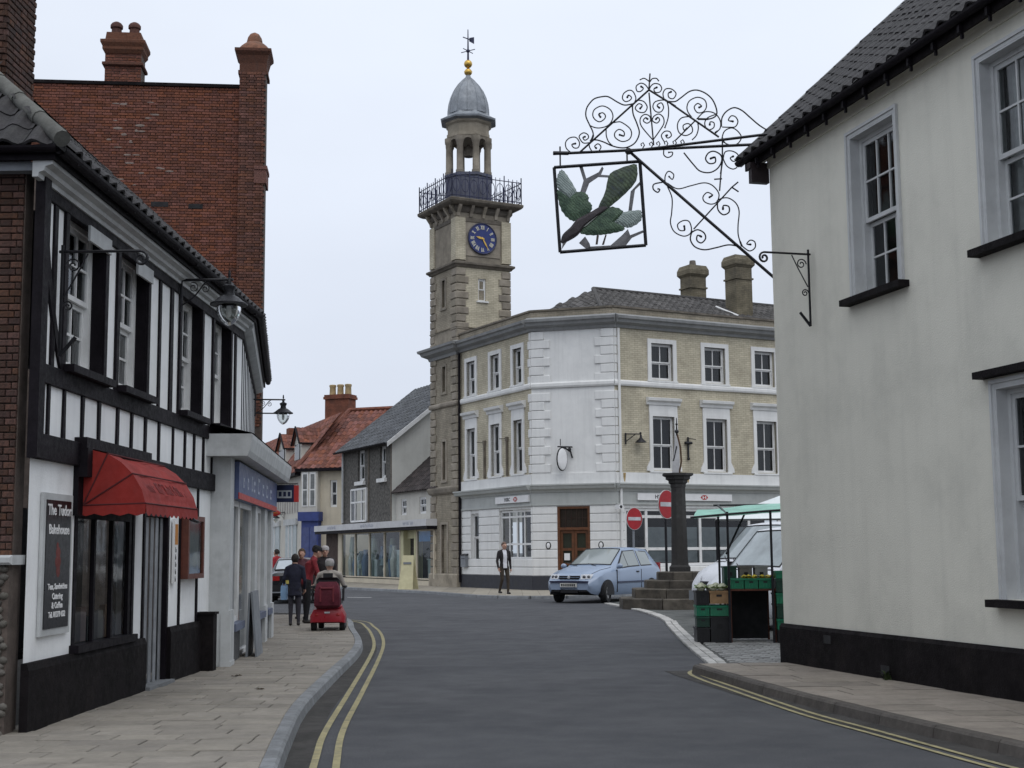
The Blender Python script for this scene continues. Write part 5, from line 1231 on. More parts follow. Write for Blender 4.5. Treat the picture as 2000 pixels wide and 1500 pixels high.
# flint-fronted house with white gable
fh = thing("flint_house", MW, "grey flint-fronted house with slate roof and tall white gable wall above the low shop", "house")
g = MB(); g.wall(-12.05, -4.9, 3.02, 6.95, [(-10.55, -8.3, 3.15, 4.75), (-9.75, -8.75, 5.15, 6.7), (-6.55, -5.75, 5.15, 6.7)], .02, .2); wpart("front_wall", g, flint_face, fh)
for a, b in ((-9.75, -8.75), (-6.55, -5.75)): 
    wo = sash_window(fh, MW, a, b, 5.15, 6.7, .15, 2, 1, 1, fw=.08, back=.2, curtain='sides'); q = MB(); q.box(a - .15, b + .15, -.12, .1, 4.95, 5.13); part("sill", q, bank_white, wo, MW)
wo = shop_glazing(MW, -10.55, -8.3, 3.15, 4.75, [-9.9, -8.95], [4.1], y=-.05, bw=.09); wo.parent = fh; wo.matrix_basis = WM[fh.name].inverted() @ MW
for x in (-12.0, -8.1, -4.95): g = MB(); g.box(x - .06, x + .06, -.03, .02, 3.02, 6.9); wpart("quoin_strip", g, stone_dark, fh)
g = MB(); g.add([(-4.88, .0, 3.0), (-4.88, 8.4, 3.0), (-4.88, 8.4, 6.9), (-4.88, 4.2, 10.2), (-4.88, .0, 6.9)], [(0, 1, 2, 3, 4)]); wpart("gable_wall", g, M_("gable_white", (.60, .60, .56), .85, .06, 1, .1, 40, dirt=(.38, .37, .34), dscale=.8, damt=.5, streak=.25), fh)
tiled_quad("roof", *slope4((-12.3, -.35, 6.75), (-4.6, -.35, 6.75), (-4.6, 4.2, 10.35), (-12.3, 4.2, 10.35)), slate, fh, .4, .36)
g = MB(); g.prism([(-.35, 6.55), (4.2, 10.15), (4.2, 10.38), (-.35, 6.78)], 'x', -4.62, -4.55); wpart("bargeboard", g, whitewood, fh)
g = MB(); half_pipe(g, (-12.3, -.4, 6.75), (-4.7, -.4, 6.75), .08); wpart("gutter", g, blackpaint, fh)
g = MB(); g.tube([(-11.75, -.1, 3.1), (-11.75, -.1, 6.7)], .06, 6); wpart("downpipe", g, greywood, fh)
# cream house with red tiled roof and chimney
MH2 = fr(-11.45, 76.2, 0, -20)
ch_ = thing("cream_house", MH2, "cream corner house with steep red tiled roof and brick chimney with three pots", "house")
g = MB(); g.wall(-.1, 8, .1, 6.35, [(1.38, 1.82, 4.1, 5.6)], 0, .15); part("front_wall", g, cream_paint, ch_)
sash_window(ch_, MH2, 1.38, 1.82, 4.1, 5.6, .1, 1, 1, 1, fw=.07)
g = MB(); g.box(-.25, .78, -.35, .1, 3.85, 6.25); bay = part("bay", g, grey_cream, ch_)
for x0_ in (-.17, .30):
    q = MB(); q.box(x0_, x0_ + .38, -.38, -.35, 4.15, 6.05); part("window", q, whitewood, bay, MH2)
    for zz in (4.22, 5.12): q = MB(); q.box(x0_ + .07, x0_ + .31, -.39, -.38, zz, zz + .82); part("pane", q, M_("bay_glass", (.16, .17, .17), .2, .3, 3), bay, MH2)
g = MB(); g.box(-.35, .95, -.5, .1, 3.35, 3.85); g.box(-.2, .85, -.35, .1, .1, 3.35); bs = part("blue_shopfront", g, blue_paint, ch_)
for k in range(2): q = MB(); q.box(-.12 + .48 * k, .3 + .48 * k, -.37, -.35, .9, 3.0); part("pane", q, M_("blue_glass", (.07, .09, .22), .2, .2, 3), bs, MH2)
def on2(*p): return MH2 @ Vector(p)
tiled_quad("roof", on2(-.6, -.4, 6.25), on2(8.2, -.4, 6.25), on2(8.2, 4.2, 9.9), on2(.45, 4.2, 9.9), pantile_red, ch_)
tiled_quad("roof", on2(-.6, 9, 6.25), on2(-.6, -.4, 6.25), on2(.45, 4.2, 9.9), on2(.45, 4.2, 9.9), pantile_red, ch_)
g = MB(); g.tube([(-.6, -.4, 6.3), (.45, 4.2, 9.95)], .13, 6); g.tube([(.45, 4.2, 9.95), (8.2, 4.2, 9.95)], .13, 6); part("ridge_tiles", g, pantile_red, ch_)
g = MB(); g.box(-.6, 8.2, -.45, .0, 6.1, 6.26); part("eave_board", g, blackpaint, ch_)
Mcp = fr(-10.35, 81.6, 0, -20); g = MB(); g.box(-.78, .78, -.5, .5, 8.0, 10.75); g.box(-.86, .86, -.58, .58, 10.75, 10.9); g.box(-.82, .82, -.54, .54, 10.9, 11.02)
cch = part("chimney", g, M_("red_brick_far", (.21, .075, .045), .9, .25, 1.5, .3, 60, brick=(.24, .078, (.8, .75, .7)), dirt=(.09, .05, .04), dscale=1.5, damt=.6), ch_, Mcp)
for k in range(3): q = MB(); q.lathe([(.20, 11.0), (.18, 11.5), (.21, 11.55), (.21, 11.65), (.17, 11.67)], 12, -.52 + .52 * k, 0); part("chimney_pot", q, M_("buff_pot", (.42, .32, .17), .85, .15, 4), cch, Mcp, 40)
# pale terrace at the end of the street
MH3 = fr(-11.9, 77.0, 0, -69)
tr = thing("pale_terrace", MH3, "pale plastered terrace with vertical timbers, red roof dormers and shopfronts at the far end", "terrace")
g = MB(); g.wall(-34, -.0, .1, 6.1, [], 0); part("front_wall", g, grey_cream, tr)
for k in range(14): g = MB(); g.box(-10.4 + .7 * k, -10.1 + .7 * k, -.03, .02, 3.9, 5.6); part("timber", g, M_("pale_timber", (.36, .34, .32), .8), tr)
for a, b in ((-4.2, -1.2), (-10.2, -6.0)):
    g = MB(); g.box(a, b, -.06, .02, .7, 3.2); wv = part("shop_window", g, M_("pale_window", (.36, .41, .42), .4, .1, 2), tr); q = MB(); q.box(a - .2, b + .2, -.15, .02, 3.2, 3.55); part("fascia", q, greywood, wv, MH3)
    for k in range(1, 3): q = MB(); x = a + (b - a) * k / 3; q.box(x - .06, x + .06, -.1, .0, .7, 3.2); part("mullion", q, whitewood, wv, MH3)
g = MB(); g.box(-34, .1, -.45, .0, 5.95, 6.15); part("eave_board", g, blackpaint, tr)
def on3(*p): return MH3 @ Vector(p)
tiled_quad("roof", on3(-34, -.45, 6.1), on3(.2, -.45, 6.1), on3(.2, 2.2, 9.6), on3(-34, 2.2, 9.6), pantile_red, tr)
for xm, hw in ((-1.9, .95), (-6.4, 1.1)):
    x0_, x1_ = xm - hw, xm + hw
    g = MB(); g.add([(x, y, z) for x in (x0_, x1_) for y, z in ((.15, 6.75), (.15, 7.95), (1.1, 7.95))] + [(xm, .15, 8.75)], [(0, 1, 2), (3, 5, 4), (0, 3, 4, 6, 1)]); dm = part("dormer", g, grey_cream, tr)
    g = MB(); g.box(x0_ + .35, x1_ - .35, .10, .14, 6.95, 7.85); part("window", g, M_("dormer_glass", (.05, .05, .055), .2), dm, MH3)
    tiled_quad("dormer_roof", on3(x1_ + .15, .0, 7.85), on3(x1_ + .15, 1.2, 7.85), on3(xm, 1.8, 8.85), on3(xm, .0, 8.85), pantile_red, dm)
    tiled_quad("dormer_roof", on3(x0_ - .15, 1.2, 7.85), on3(x0_ - .15, .0, 7.85), on3(xm, .0, 8.85), on3(xm, 1.8, 8.85), pantile_red, dm)
    g = MB(); g.tube([(x1_ + .16, -.02, 7.84), (xm, -.02, 8.86), (x0_ - .16, -.02, 7.84)], .06, 5); g.tube([(x1_ + .16, -.02, 7.84), (x1_ + .16, 1.2, 7.84)], .05, 5); part("dormer_edge", g, blackpaint, dm, MH3)
g = MB(); g.box(-12.4, -11.6, 1.6, 2.4, 7.0, 9.7); part("chimney", g, MATS["red_brick_far"], tr)
lantern(MH3 @ T(-4.6, -.05, 4.0), .5, "small far wall lantern on the pale terrace", 1.0)
# yellow folding board outside the low shop
Mab = fr(-4.25, 55.4, .1, -20)
ab = thing("folding_board", Mab, "cream folding pavement board standing before the low glazed shop", "sign")
for s_, yy in ((1, -.28), (-1, .28)):
    g = MB(); g.add([(-.32, yy, 0), (.32, yy, 0), (.24, 0, 1.35), (-.24, 0, 1.35), (-.32, yy + .03, 0), (.32, yy + .03, 0), (.24, .03, 1.35), (-.24, .03, 1.35)], [(0, 1, 2, 3), (7, 6, 5, 4), (0, 3, 7, 4), (1, 5, 6, 2), (3, 2, 6, 7)]); part("panel", g, M_("cream_board", (.52, .48, .30), .7, .1, 3), ab)
for z in (1.0,): g = MB(); g.box(-.17, .17, -.10, -.075, z, z + .08); part("lettering_bar", g, grey_paint, ab)
SCROLLS = [[(1.21,7.87),(1.22,7.94),(1.18,8.03),(1.12,8.05),(1.05,8.01),(1.03,7.94),(1.07,7.89),(1.13,7.9),(1.16,7.94),(1.12,7.98),(1.1,7.95)],
 [(1.18,7.85),(1.06,7.84),(0.96,7.89),(0.83,7.98),(0.74,7.99),(0.63,7.97),(0.56,7.91),(0.51,7.83),(0.5,7.72),(0.55,7.59),(0.59,7.5),(0.6,7.43),(0.57,7.36)],
 [(0.55,7.33),(0.46,7.33),(0.41,7.39),(0.4,7.44),(0.46,7.48),(0.52,7.45),(0.53,7.4),(0.48,7.37),(0.45,7.41),(0.48,7.42)],
 [(0.55,7.58),(0.63,7.54),(0.71,7.53),(0.8,7.55),(0.86,7.6),(0.89,7.69),(0.85,7.79),(0.74,7.85),(0.63,7.81),(0.6,7.73),(0.63,7.66),(0.7,7.62),(0.77,7.66),(0.78,7.71),(0.74,7.75),(0.69,7.73),(0.71,7.69)],
 [(0.55,7.35),(0.64,7.36),(0.75,7.32),(0.86,7.26),(0.98,7.22),(1.09,7.22),(1.2,7.28),(1.26,7.41),(1.23,7.55),(1.18,7.69),(1.17,7.8),(1.17,7.84)],
 [(0.87,7.59),(0.95,7.6),(1.01,7.59),(1.12,7.5),(1.15,7.41),(1.11,7.33),(1.01,7.31),(0.92,7.37),(0.91,7.44),(0.97,7.49),(1.04,7.45),(1.04,7.39),(0.98,7.41)],
 [(0.79,7.52),(0.79,7.41),(0.82,7.32),(0.87,7.26)],
 [(0.54,7.31),(0.55,7.25),(0.6,7.18),(0.67,7.19),(0.71,7.25),(0.67,7.3),(0.62,7.27),(0.64,7.24)],
 [(0.28,7.2),(0.21,7.27),(0.2,7.36),(0.26,7.42),(0.35,7.42),(0.4,7.34),(0.38,7.27),(0.32,7.27),(0.29,7.32),(0.34,7.33)],
 [(1.41,8.03),(1.39,8.07),(1.35,8.12),(1.29,8.14),(1.23,8.1),(1.24,8.03),(1.29,8.02),(1.33,8.06),(1.3,8.09)],
 [(1.41,8.03),(1.44,8.09),(1.49,8.12),(1.56,8.1),(1.59,8.04),(1.56,7.99),(1.5,7.99),(1.48,8.04),(1.52,8.06)],
 [(1.28,8.19),(1.34,8.21),(1.39,8.18),(1.42,8.15)],
 [(1.43,8.15),(1.46,8.19),(1.52,8.19),(1.55,8.15)],
 [(1.45,7.3),(1.34,7.44),(1.28,7.54),(1.28,7.63),(1.34,7.68),(1.41,7.65),(1.42,7.58),(1.37,7.55),(1.32,7.59),(1.35,7.63),(1.38,7.61)],
 [(1.46,7.31),(1.55,7.43),(1.61,7.53),(1.6,7.62),(1.54,7.67),(1.47,7.64),(1.45,7.58),(1.51,7.54),(1.55,7.58),(1.53,7.62),(1.5,7.6)],
 [(1.2,7.88),(1.27,7.89),(1.34,7.86),(1.38,7.78),(1.34,7.71),(1.26,7.72),(1.21,7.78),(1.26,7.84),(1.31,7.81),(1.28,7.77)],
 [(1.66,7.86),(1.58,7.87),(1.49,7.85),(1.46,7.78),(1.5,7.71),(1.57,7.7),(1.61,7.76),(1.58,7.83),(1.52,7.8),(1.55,7.76)],
 [(1.66,7.85),(1.68,7.74),(1.67,7.6),(1.62,7.46)],
 [(1.61,7.26),(1.57,7.35),(1.62,7.41),(1.69,7.4),(1.71,7.34),(1.66,7.31),(1.63,7.35),(1.65,7.35)],
 [(1.6,7.14),(1.6,7.07),(1.65,7.03),(1.71,7.05),(1.72,7.1),(1.66,7.1)],
 [(1.63,7.86),(1.61,7.92),(1.61,7.98),(1.65,8.03),(1.73,8.02),(1.79,7.95),(1.75,7.88),(1.69,7.9),(1.68,7.96),(1.72,7.98)],
 [(1.64,7.85),(1.77,7.83),(1.86,7.88),(1.98,7.96),(2.09,7.97),(2.21,7.91),(2.3,7.81),(2.35,7.67),(2.34,7.58),(2.25,7.54),(2.1,7.55)],
 [(2.0,7.59),(1.95,7.67),(1.94,7.75),(1.98,7.83),(2.09,7.87),(2.19,7.82),(2.21,7.72),(2.16,7.65),(2.08,7.65),(2.04,7.73),(2.09,7.78),(2.14,7.74),(2.11,7.72)],
 [(1.99,7.6),(1.86,7.59),(1.8,7.5),(1.82,7.38),(1.91,7.33),(2.0,7.37),(2.0,7.45),(1.95,7.5),(1.88,7.48),(1.89,7.41),(1.93,7.43)],
 [(2.07,7.55),(2.17,7.64),(2.27,7.64),(2.35,7.59),(2.4,7.49),(2.39,7.39),(2.33,7.34)],
 [(2.33,7.6),(2.22,7.56),(2.18,7.48),(2.22,7.39),(2.3,7.41),(2.31,7.48),(2.26,7.5),(2.25,7.46)],
 [(2.41,7.42),(2.42,7.54),(2.48,7.63),(2.59,7.68),(2.7,7.63),(2.81,7.52),(2.92,7.41),(3.01,7.34),(3.06,7.32)],
 [(2.42,7.41),(2.51,7.4),(2.6,7.4),(2.64,7.47),(2.61,7.54),(2.55,7.56),(2.51,7.5),(2.57,7.48)],
 [(2.41,7.24),(2.45,7.35),(2.55,7.39),(2.63,7.34),(2.68,7.25),(2.64,7.17),(2.56,7.14),(2.47,7.17),(2.41,7.23)],
 [(2.08,7.52),(2.09,7.42),(2.06,7.32),(2.0,7.26)],
 [(1.88,7.08),(2.01,6.9),(2.1,6.8),(2.23,6.77),(2.34,6.82),(2.4,6.92),(2.39,7.01),(2.3,7.07),(2.22,7.05),(2.18,6.97),(2.23,6.9),(2.31,6.91),(2.31,6.98),(2.25,6.97)],
 [(2.42,6.94),(2.45,7.05),(2.54,7.06),(2.62,7.01),(2.63,6.94),(2.56,6.91),(2.52,6.96),(2.56,6.98)],
 [(2.42,6.96),(2.47,6.85),(2.55,6.8),(2.61,6.82)],
 [(1.61,6.64),(1.61,6.76),(1.66,6.83),(1.73,6.78),(1.71,6.71),(1.66,6.76)],
 [(1.64,6.66),(1.78,6.57),(1.96,6.6),(2.15,6.63),(2.27,6.58),(2.35,6.46),(2.32,6.35),(2.24,6.32),(2.15,6.36),(2.13,6.43),(2.19,6.49),(2.26,6.45),(2.22,6.42)],
 [(1.57,6.68),(1.45,6.66),(1.44,6.59),(1.5,6.54),(1.53,6.58),(1.5,6.59)],
 [(1.64,6.61),(1.7,6.44),(1.69,6.23),(1.67,6.09),(1.72,5.96),(1.84,5.89),(1.93,5.91),(1.96,5.98),(1.93,6.09),(1.85,6.11),(1.77,6.06),(1.79,5.98),(1.86,5.97),(1.86,6.03)],
 [(1.97,5.96),(1.94,5.84),(2.0,5.73),(2.13,5.68),(2.29,5.7),(2.46,5.73),(2.59,5.7),(2.65,5.65)],
 [(1.95,5.93),(2.04,5.97),(2.13,5.92),(2.15,5.84),(2.09,5.78),(2.03,5.82),(2.04,5.89),(2.09,5.87)],
 [(2.32,6.36),(2.38,6.39),(2.48,6.39),(2.58,6.31),(2.62,6.19),(2.6,6.0),(2.6,5.85),(2.64,5.71)],
 [(2.33,6.37),(2.33,6.24),(2.4,6.16),(2.48,6.19),(2.48,6.27),(2.41,6.29),(2.4,6.24)],
 [(2.64,5.71),(2.74,5.63),(2.82,5.67),(2.82,5.75),(2.76,5.78),(2.71,5.73),(2.76,5.72)]]
RODS = [[(0.4,7.19),(1.41,8.03)],
 [(1.41,8.03),(1.78,7.76)],
 [(1.72,7.8),(2.37,7.27)],
 [(1.43,8.27),(1.41,8.03)],
 [(1.41,7.99),(1.46,7.22)],
 [(1.77,7.27),(2.06,7.54)],
 [(2.42,7.26),(2.41,6.9),(2.38,6.74)],
 [(2.36,6.5),(2.4,6.88)],
 [(1.99,5.98),(2.53,6.54)],
 [(2.53,6.54),(2.62,6.61)],
 [(2.53,6.54),(2.62,6.47)],
 [(2.29,6.67),(2.4,6.67)]]
BIRD = {'tail':[(1.17,6.96),(1.22,6.9),(1.2,6.72),(1.05,6.55),(0.85,6.39),(0.77,6.34),(0.66,6.36),(0.76,6.58),(0.81,6.79),(0.89,6.88)],
 'wing0':[(0.09,6.66),(0.23,6.53),(0.35,6.61),(0.47,6.59),(0.52,6.52),(0.51,6.48),(0.56,6.41),(0.53,6.31),(0.36,6.21),(0.25,6.23),(0.14,6.36),(0.09,6.54)],
 'tip0':[(0.14,6.96),(0.22,6.87),(0.34,6.66),(0.34,6.61),(0.29,6.52),(0.23,6.53),(0.1,6.65),(0.06,6.76),(0.08,6.89)],
 'body':[(0.67,6.36),(0.77,6.34),(0.61,6.22),(0.46,6.11),(0.36,5.99),(0.21,5.91),(0.14,5.9),(0.16,6.01),(0.27,6.11),(0.36,6.21),(0.53,6.29)],
 'beak':[(0.15,5.92),(0.21,5.91),(0.13,5.8)],
 'wing1':[(0.39,6.05),(0.55,6.18),(0.71,6.32),(0.86,6.36),(1.0,6.29),(0.93,6.2),(0.89,6.14),(1.01,6.07),(0.99,6.02),(0.82,5.99),(0.69,5.98),(0.5,5.99)],
 'tip1':[(1.0,6.28),(1.22,6.3),(1.27,6.27),(1.26,6.15),(1.12,6.06),(1.01,6.07),(0.89,6.14),(0.93,6.2)],
 'stripe':[(0.44,6.09),(0.72,6.33),(0.69,6.28),(0.5,6.12)],
 'br0':[(0.39,6.99),(0.44,6.99),(0.49,6.81),(0.67,6.89),(0.72,6.97),(0.74,6.94),(0.7,6.85),(0.84,6.83),(0.83,6.8),(0.66,6.82),(0.53,6.74),(0.47,6.59),(0.4,6.62),(0.45,6.78)],
 'br1':[(1.25,6.71),(1.26,6.67),(1.18,6.6),(1.13,6.3),(1.08,6.29),(1.12,6.58)],
 'br2':[(0.5,5.82),(0.82,5.82),(0.99,5.96),(1.07,6.04),(1.1,5.95),(1.28,6.01),(1.29,5.98),(1.12,5.91),(1.03,5.8),(0.82,5.77),(0.52,5.78)],
 'br3':[(0.37,5.88),(0.46,5.97),(0.52,5.87),(0.54,5.79),(0.46,5.8)],
 'leg0':[(0.63,5.98),(0.66,5.97),(0.64,5.84),(0.61,5.84)],
 'leg1':[(0.75,5.97),(0.77,5.97),(0.73,5.83),(0.7,5.83)],
 'frame':[(0.03,7.0),(1.26,7.0),(1.32,5.79),(0.1,5.76)]}
# ================================================================== cream rendered building on the right
MRB = fr(3.529, 18.058, 0, -75.1); LR = 9.5
cb = thing("cream_building", MRB, "large cream rendered building with black plinth, sash windows and dark tiled roof", "building")
OPN = [(2.20, 3.22, 4.50, 6.46), (4.86, 6.0, 4.53, 6.46), (4.86, 6.0, 1.05, 3.12)]
g = MB(); g.wall(0, LR, .05, 6.95, OPN, 0, .22); part("wall", g, cream_wall, cb)
g = MB(); g.add([(0, 0, .05), (0, 7.2, .05), (0, 7.2, 6.9), (0, 3.6, 10.2), (0, 0, 6.9)], [(0, 1, 2, 3, 4)]); part("gable_wall", g, cream_wall, cb)
g = MB(); g.prism([(-.045, 0), (-.045, .55), (-.02, .595), (0, .595), (0, 0)], 'x', -.045, LR); part("plinth", g, plinth_black, cb)
for x, z in ((1.26, .46), (2.6, .20)): g = MB(); g.box(x - .09, x + .09, -.052, -.04, z - .05, z + .05); part("air_brick", g, dark_in, cb)
winm = M_("dull_white_paint", (.52, .53, .53), .6, .06, 3, .1, 40, dirt=(.28, .28, .28), dscale=2.5, damt=.4)
for i, (a, b, c, d) in enumerate(OPN):
    wo = sash_window(cb, MRB, a + .02, b - .02, c, d - .02, .13, 3, 2, 2, fm=winm, fw=.05, bar=.022, mid=c + (d - c) * .46, curtain='sides' if i == 1 else None, glass=clear, back=.5, sash_gap=.06)
    g = MB(); e = .075                                                     # moulded timber surround
    for q0, q1, yy in ((e, e * .5, -.035), (e * .5, 0, -.018)):
        g.box(a - q0, a - q1 + .0, yy, .0, c, d + q0); g.box(b + q1, b + q0, yy, .0, c, d + q0); g.box(a - q1, b + q1, yy, .0, d + q1, d + q0)
    g.box(a, a + .02, -.015, .14, c, d); g.box(b - .02, b, -.015, .14, c, d); g.box(a + .02, b - .02, -.015, .14, d - .02, d)
    part("surround", g, winm, wo, MRB)
    g = MB(); g.box(a - .16, b + .16, -.14, .13, c - .075, c - .002); part("sill", g, plinth_black, wo, MRB)
    if i == 2: g = MB(); g.box(a - .2, b + .2, -.13, .0, d + .10, d + .17); part("hood", g, plinth_black, wo, MRB)
# eaves
OV = .20; ZE = 6.80
g = MB(); g.box(.0, LR, -.03, .0, 6.70, 6.82); part("wall_plate", g, cream_wall, cb)
g = MB(); g.box(-.34, LR, -OV, -OV + .03, ZE - .06, ZE + .13); part("fascia", g, plinth_black, cb)
g = MB(); half_pipe(g, (-.42, -OV - .06, ZE + .08), (LR, -OV - .06, ZE + .08), .06); part("gutter", g, blackpaint, cb)
g = MB(); g.box(-.30, LR, -OV + .03, 0, ZE + .02, ZE + .04); part("soffit", g, cream_wall, cb)
for k in range(19):
    x = .10 + .48 * k; g = MB(); g.box(x - .012, x + .012, -OV - .02, -OV + .01, ZE - .13, ZE - .05); g.box(x - .02, x + .02, -OV - .05, -OV - .001, ZE - .07, ZE + .01); part("gutter_bracket", g, blackpaint, cb)
g = MB(); g.box(-.10, -.002, -.26, -.002, 6.50, 6.70); g.box(-.12, -.001, -.28, -.001, 6.70, 6.78); part("eaves_box", g, M_("dark_brown_paint", (.022, .014, .016), .6), cb)
# roof
PR_ = 43.0; L_ = 4.6
SR = slope_frame(MRB, -.40, -OV - .05, ZE + .13, PR_)
g = MB(); g.add([(0, 0, -.02), (LR, 0, -.02), (LR, L_, -.02), (0, L_, -.02)], [(0, 1, 2, 3)]); rr = part("roof", g, MATS["roof_felt"], cb, SR)
random.seed(51); cnt = 0
for r_ in range(15):
    for k in range(int(LR / .25)):
        if cnt < 300 and k < 28 and r_ < 11: put("roof_tile", random.choice(tm), rr, SR @ T(k * .25, r_ * .30 - .06, random.uniform(0, .012)) @ RZ(random.uniform(-.6, .6))); cnt += 1
g = MB(); tiled(g, LR, L_, inside=lambda x, y: y > 3.3 or (x > 6.9) ); part("roof_tiles_beyond", g, pantile_black_s, rr, SR, kind="stuff")
g = MB(); g.box(-.03, .03, -.05, L_, -.10, .05); part("verge", g, greywood, rr, SR)
# small empty bracket on this wall
sign_bracket(MRB @ T(1.15, -.03, 5.26), "empty iron sign bracket on the cream rendered wall", .62, .92)
# ================================================================== wrought iron town sign with a painted bird
MSG = fr(.6, 18.95, 0, -12.3808)
vg = thing("wrought_iron_sign", MSG, "large wrought iron bracket sign with scrolls and a painted green bird panel", "sign")
def flat(p, y=0.0): return [(a, y, b) for a, b in p]
for i, s_ in enumerate(SCROLLS):
    g = MB(); pts = smooth_line([tuple(p) for p in s_], 5); rr_ = .0115 if i not in (1, 4, 21, 26, 30, 35, 37, 38, 40) else .0135
    g.tube(flat(pts, .004 * (i % 3)), [rr_ * (.8 + .4 * (k / len(pts) > .9)) for k in range(len(pts))], 5); g.ball((pts[-1][0], .004 * (i % 3), pts[-1][1]), .017, None, None, 6, 4) if len(s_) > 6 else None
    part("scroll", g, iron, vg, None, 60)
for i, s_ in enumerate(RODS): g = MB(); g.tube(flat(s_), .015 if i < 3 else .011, 5); part("rod", g, iron, vg)
g = MB(); g.tube([(.02, 0, 7.20), (2.95, 0, 7.125)], .021, 4); part("main_bar", g, iron, vg)
inv = MSG.inverted(); eb = inv @ Vector((3.62, 17.72, 7.10)); g = MB(); g.tube([(1.08, 0, 7.155), tuple(eb)], .020, 4); part("stay_bar", g, iron, vg)
g = MB(); g.tube([(1.10, 0, 7.17), (1.40, 0, 6.87), (3.12, -.02, 5.18)], .021, 4); part("strut", g, iron, vg)
g = MB(); g.tube([(.12, 0, 7.30), (.12, 0, 6.98)], .012, 5); g.tube([(.02, 0, 7.21), (.24, 0, 7.19)], .03, 5); g.tube([(1.08, 0, 7.15), (1.08, 0, 6.98)], .012, 5); g.ball((1.1, 0, 7.16), .05); part("hanger", g, iron, vg)
for k, x in enumerate((1.30, 1.42, 1.52, 1.63, 1.75, 1.86)):                # little forged leaves along the bar
    g = MB(); g.tube([(x + dx, 0, 7.18 + dz) for dx, dz in [(0, 0), (.03, .05), (.01, .09), (-.02, .07), (-.01, .04)]], .009, 5); part("forged_leaf", g, iron, vg)
fp = BIRD['frame']; g = MB()
for i in range(4):
    a, b = Vector((fp[i][0], 0, fp[i][1])), Vector((fp[(i + 1) % 4][0], 0, fp[(i + 1) % 4][1])); g.tube([a, b], .024, 4)
part("panel_frame", g, iron, vg)
bm = {'tail': M_("bird_tail", (.10, .14, .075), .6, .5, 7, .2, 30, col2=(.025, .035, .05), wave=(9, 3, .7)), 'wing': M_("bird_green", (.10, .165, .10), .6, .4, 9, .3, 40, col2=(.02, .05, .035), wave=(14, 6, .7)), 'tip': M_("bird_pale", (.38, .45, .43), .6, .3, 14, .3, 60, col2=(.22, .28, .27), wave=(16, 2.5, .75)),
      'body': M_("bird_dark", (.035, .028, .032), .6, .4, 8), 'beak': M_("bird_beak", (.12, .12, .12), .6), 'stripe': M_("bird_stripe", (.30, .32, .30), .6), 'br': M_("branch_grey", (.17, .17, .18), .7, .3, 8, .3, 40), 'leg': M_("bird_leg", (.06, .045, .04), .6)}
dep = {'br': .012, 'wing': -.012, 'tip': -.004, 'body': -.03, 'tail': -.02, 'stripe': -.034, 'beak': -.03, 'leg': -.01}
bo = {}
for k in ('br0', 'br1', 'br2', 'br3', 'tip0', 'tip1', 'tail', 'wing0', 'wing1', 'leg0', 'leg1', 'body', 'beak', 'stripe'):
    kk = k.rstrip('0123'); y = dep[kk]; pts = BIRD[k]; g = MB(); n = len(pts)
    if kk in ('wing', 'tip', 'tail', 'body'):            # rounded outline, feathered along the edge
        q_ = smooth_line([tuple(pts[-1])] + [tuple(p) for p in pts] + [tuple(pts[0]), tuple(pts[1])], 4)[4:-4]; q_ = q_[:len(q_) - 1]; c_ = (sum(p[0] for p in q_) / len(q_), sum(p[1] for p in q_) / len(q_))
        am = {'wing': .045, 'tip': .06, 'tail': .02, 'body': 0}[kk]; gs = {'body': 1.06, 'wing': 1.06}.get(kk, 1.02)
        pts = [(c_[0] + (a_ - c_[0]) * (gs - am * (j_ % 2)), c_[1] + (b_ - c_[1]) * (gs - am * (j_ % 2))) for j_, (a_, b_) in enumerate(q_)]; n = len(pts)
    c = (sum(p[0] for p in pts) / n, sum(p[1] for p in pts) / n); bul = .022 if kk in ('body', 'wing', 'tail', 'tip') else .004   # panels are beaten into relief
    inn = [(c[0] + (p[0] - c[0]) * .6, c[1] + (p[1] - c[1]) * .6) for p in pts]
    vs_ = flat(pts, y + .012) + flat(pts, y)
    g.add(vs_, [(i, (i + 1) % n, n + (i + 1) % n, n + i) for i in range(n)])
    if kk in ('body', 'wing', 'tail', 'tip'):
        g.add(flat(pts, y) + flat(inn, y - bul) + [(c[0], y - bul, c[1])], [(i, (i + 1) % n, n + (i + 1) % n, n + i) for i in range(n)] + [(n + i, n + (i + 1) % n, 2 * n) for i in range(n)])
        g.add(flat(pts, y + .012), [tuple(range(n - 1, -1, -1))])
    else: g.add(flat(pts, y), [tuple(range(n))]); g.add(flat(pts, y + .012), [tuple(range(n - 1, -1, -1))])
    o = part({'br': 'branch', 'tip': 'wing_tip', 'leg': 'leg'}.get(kk, kk), g, bm[kk], vg)
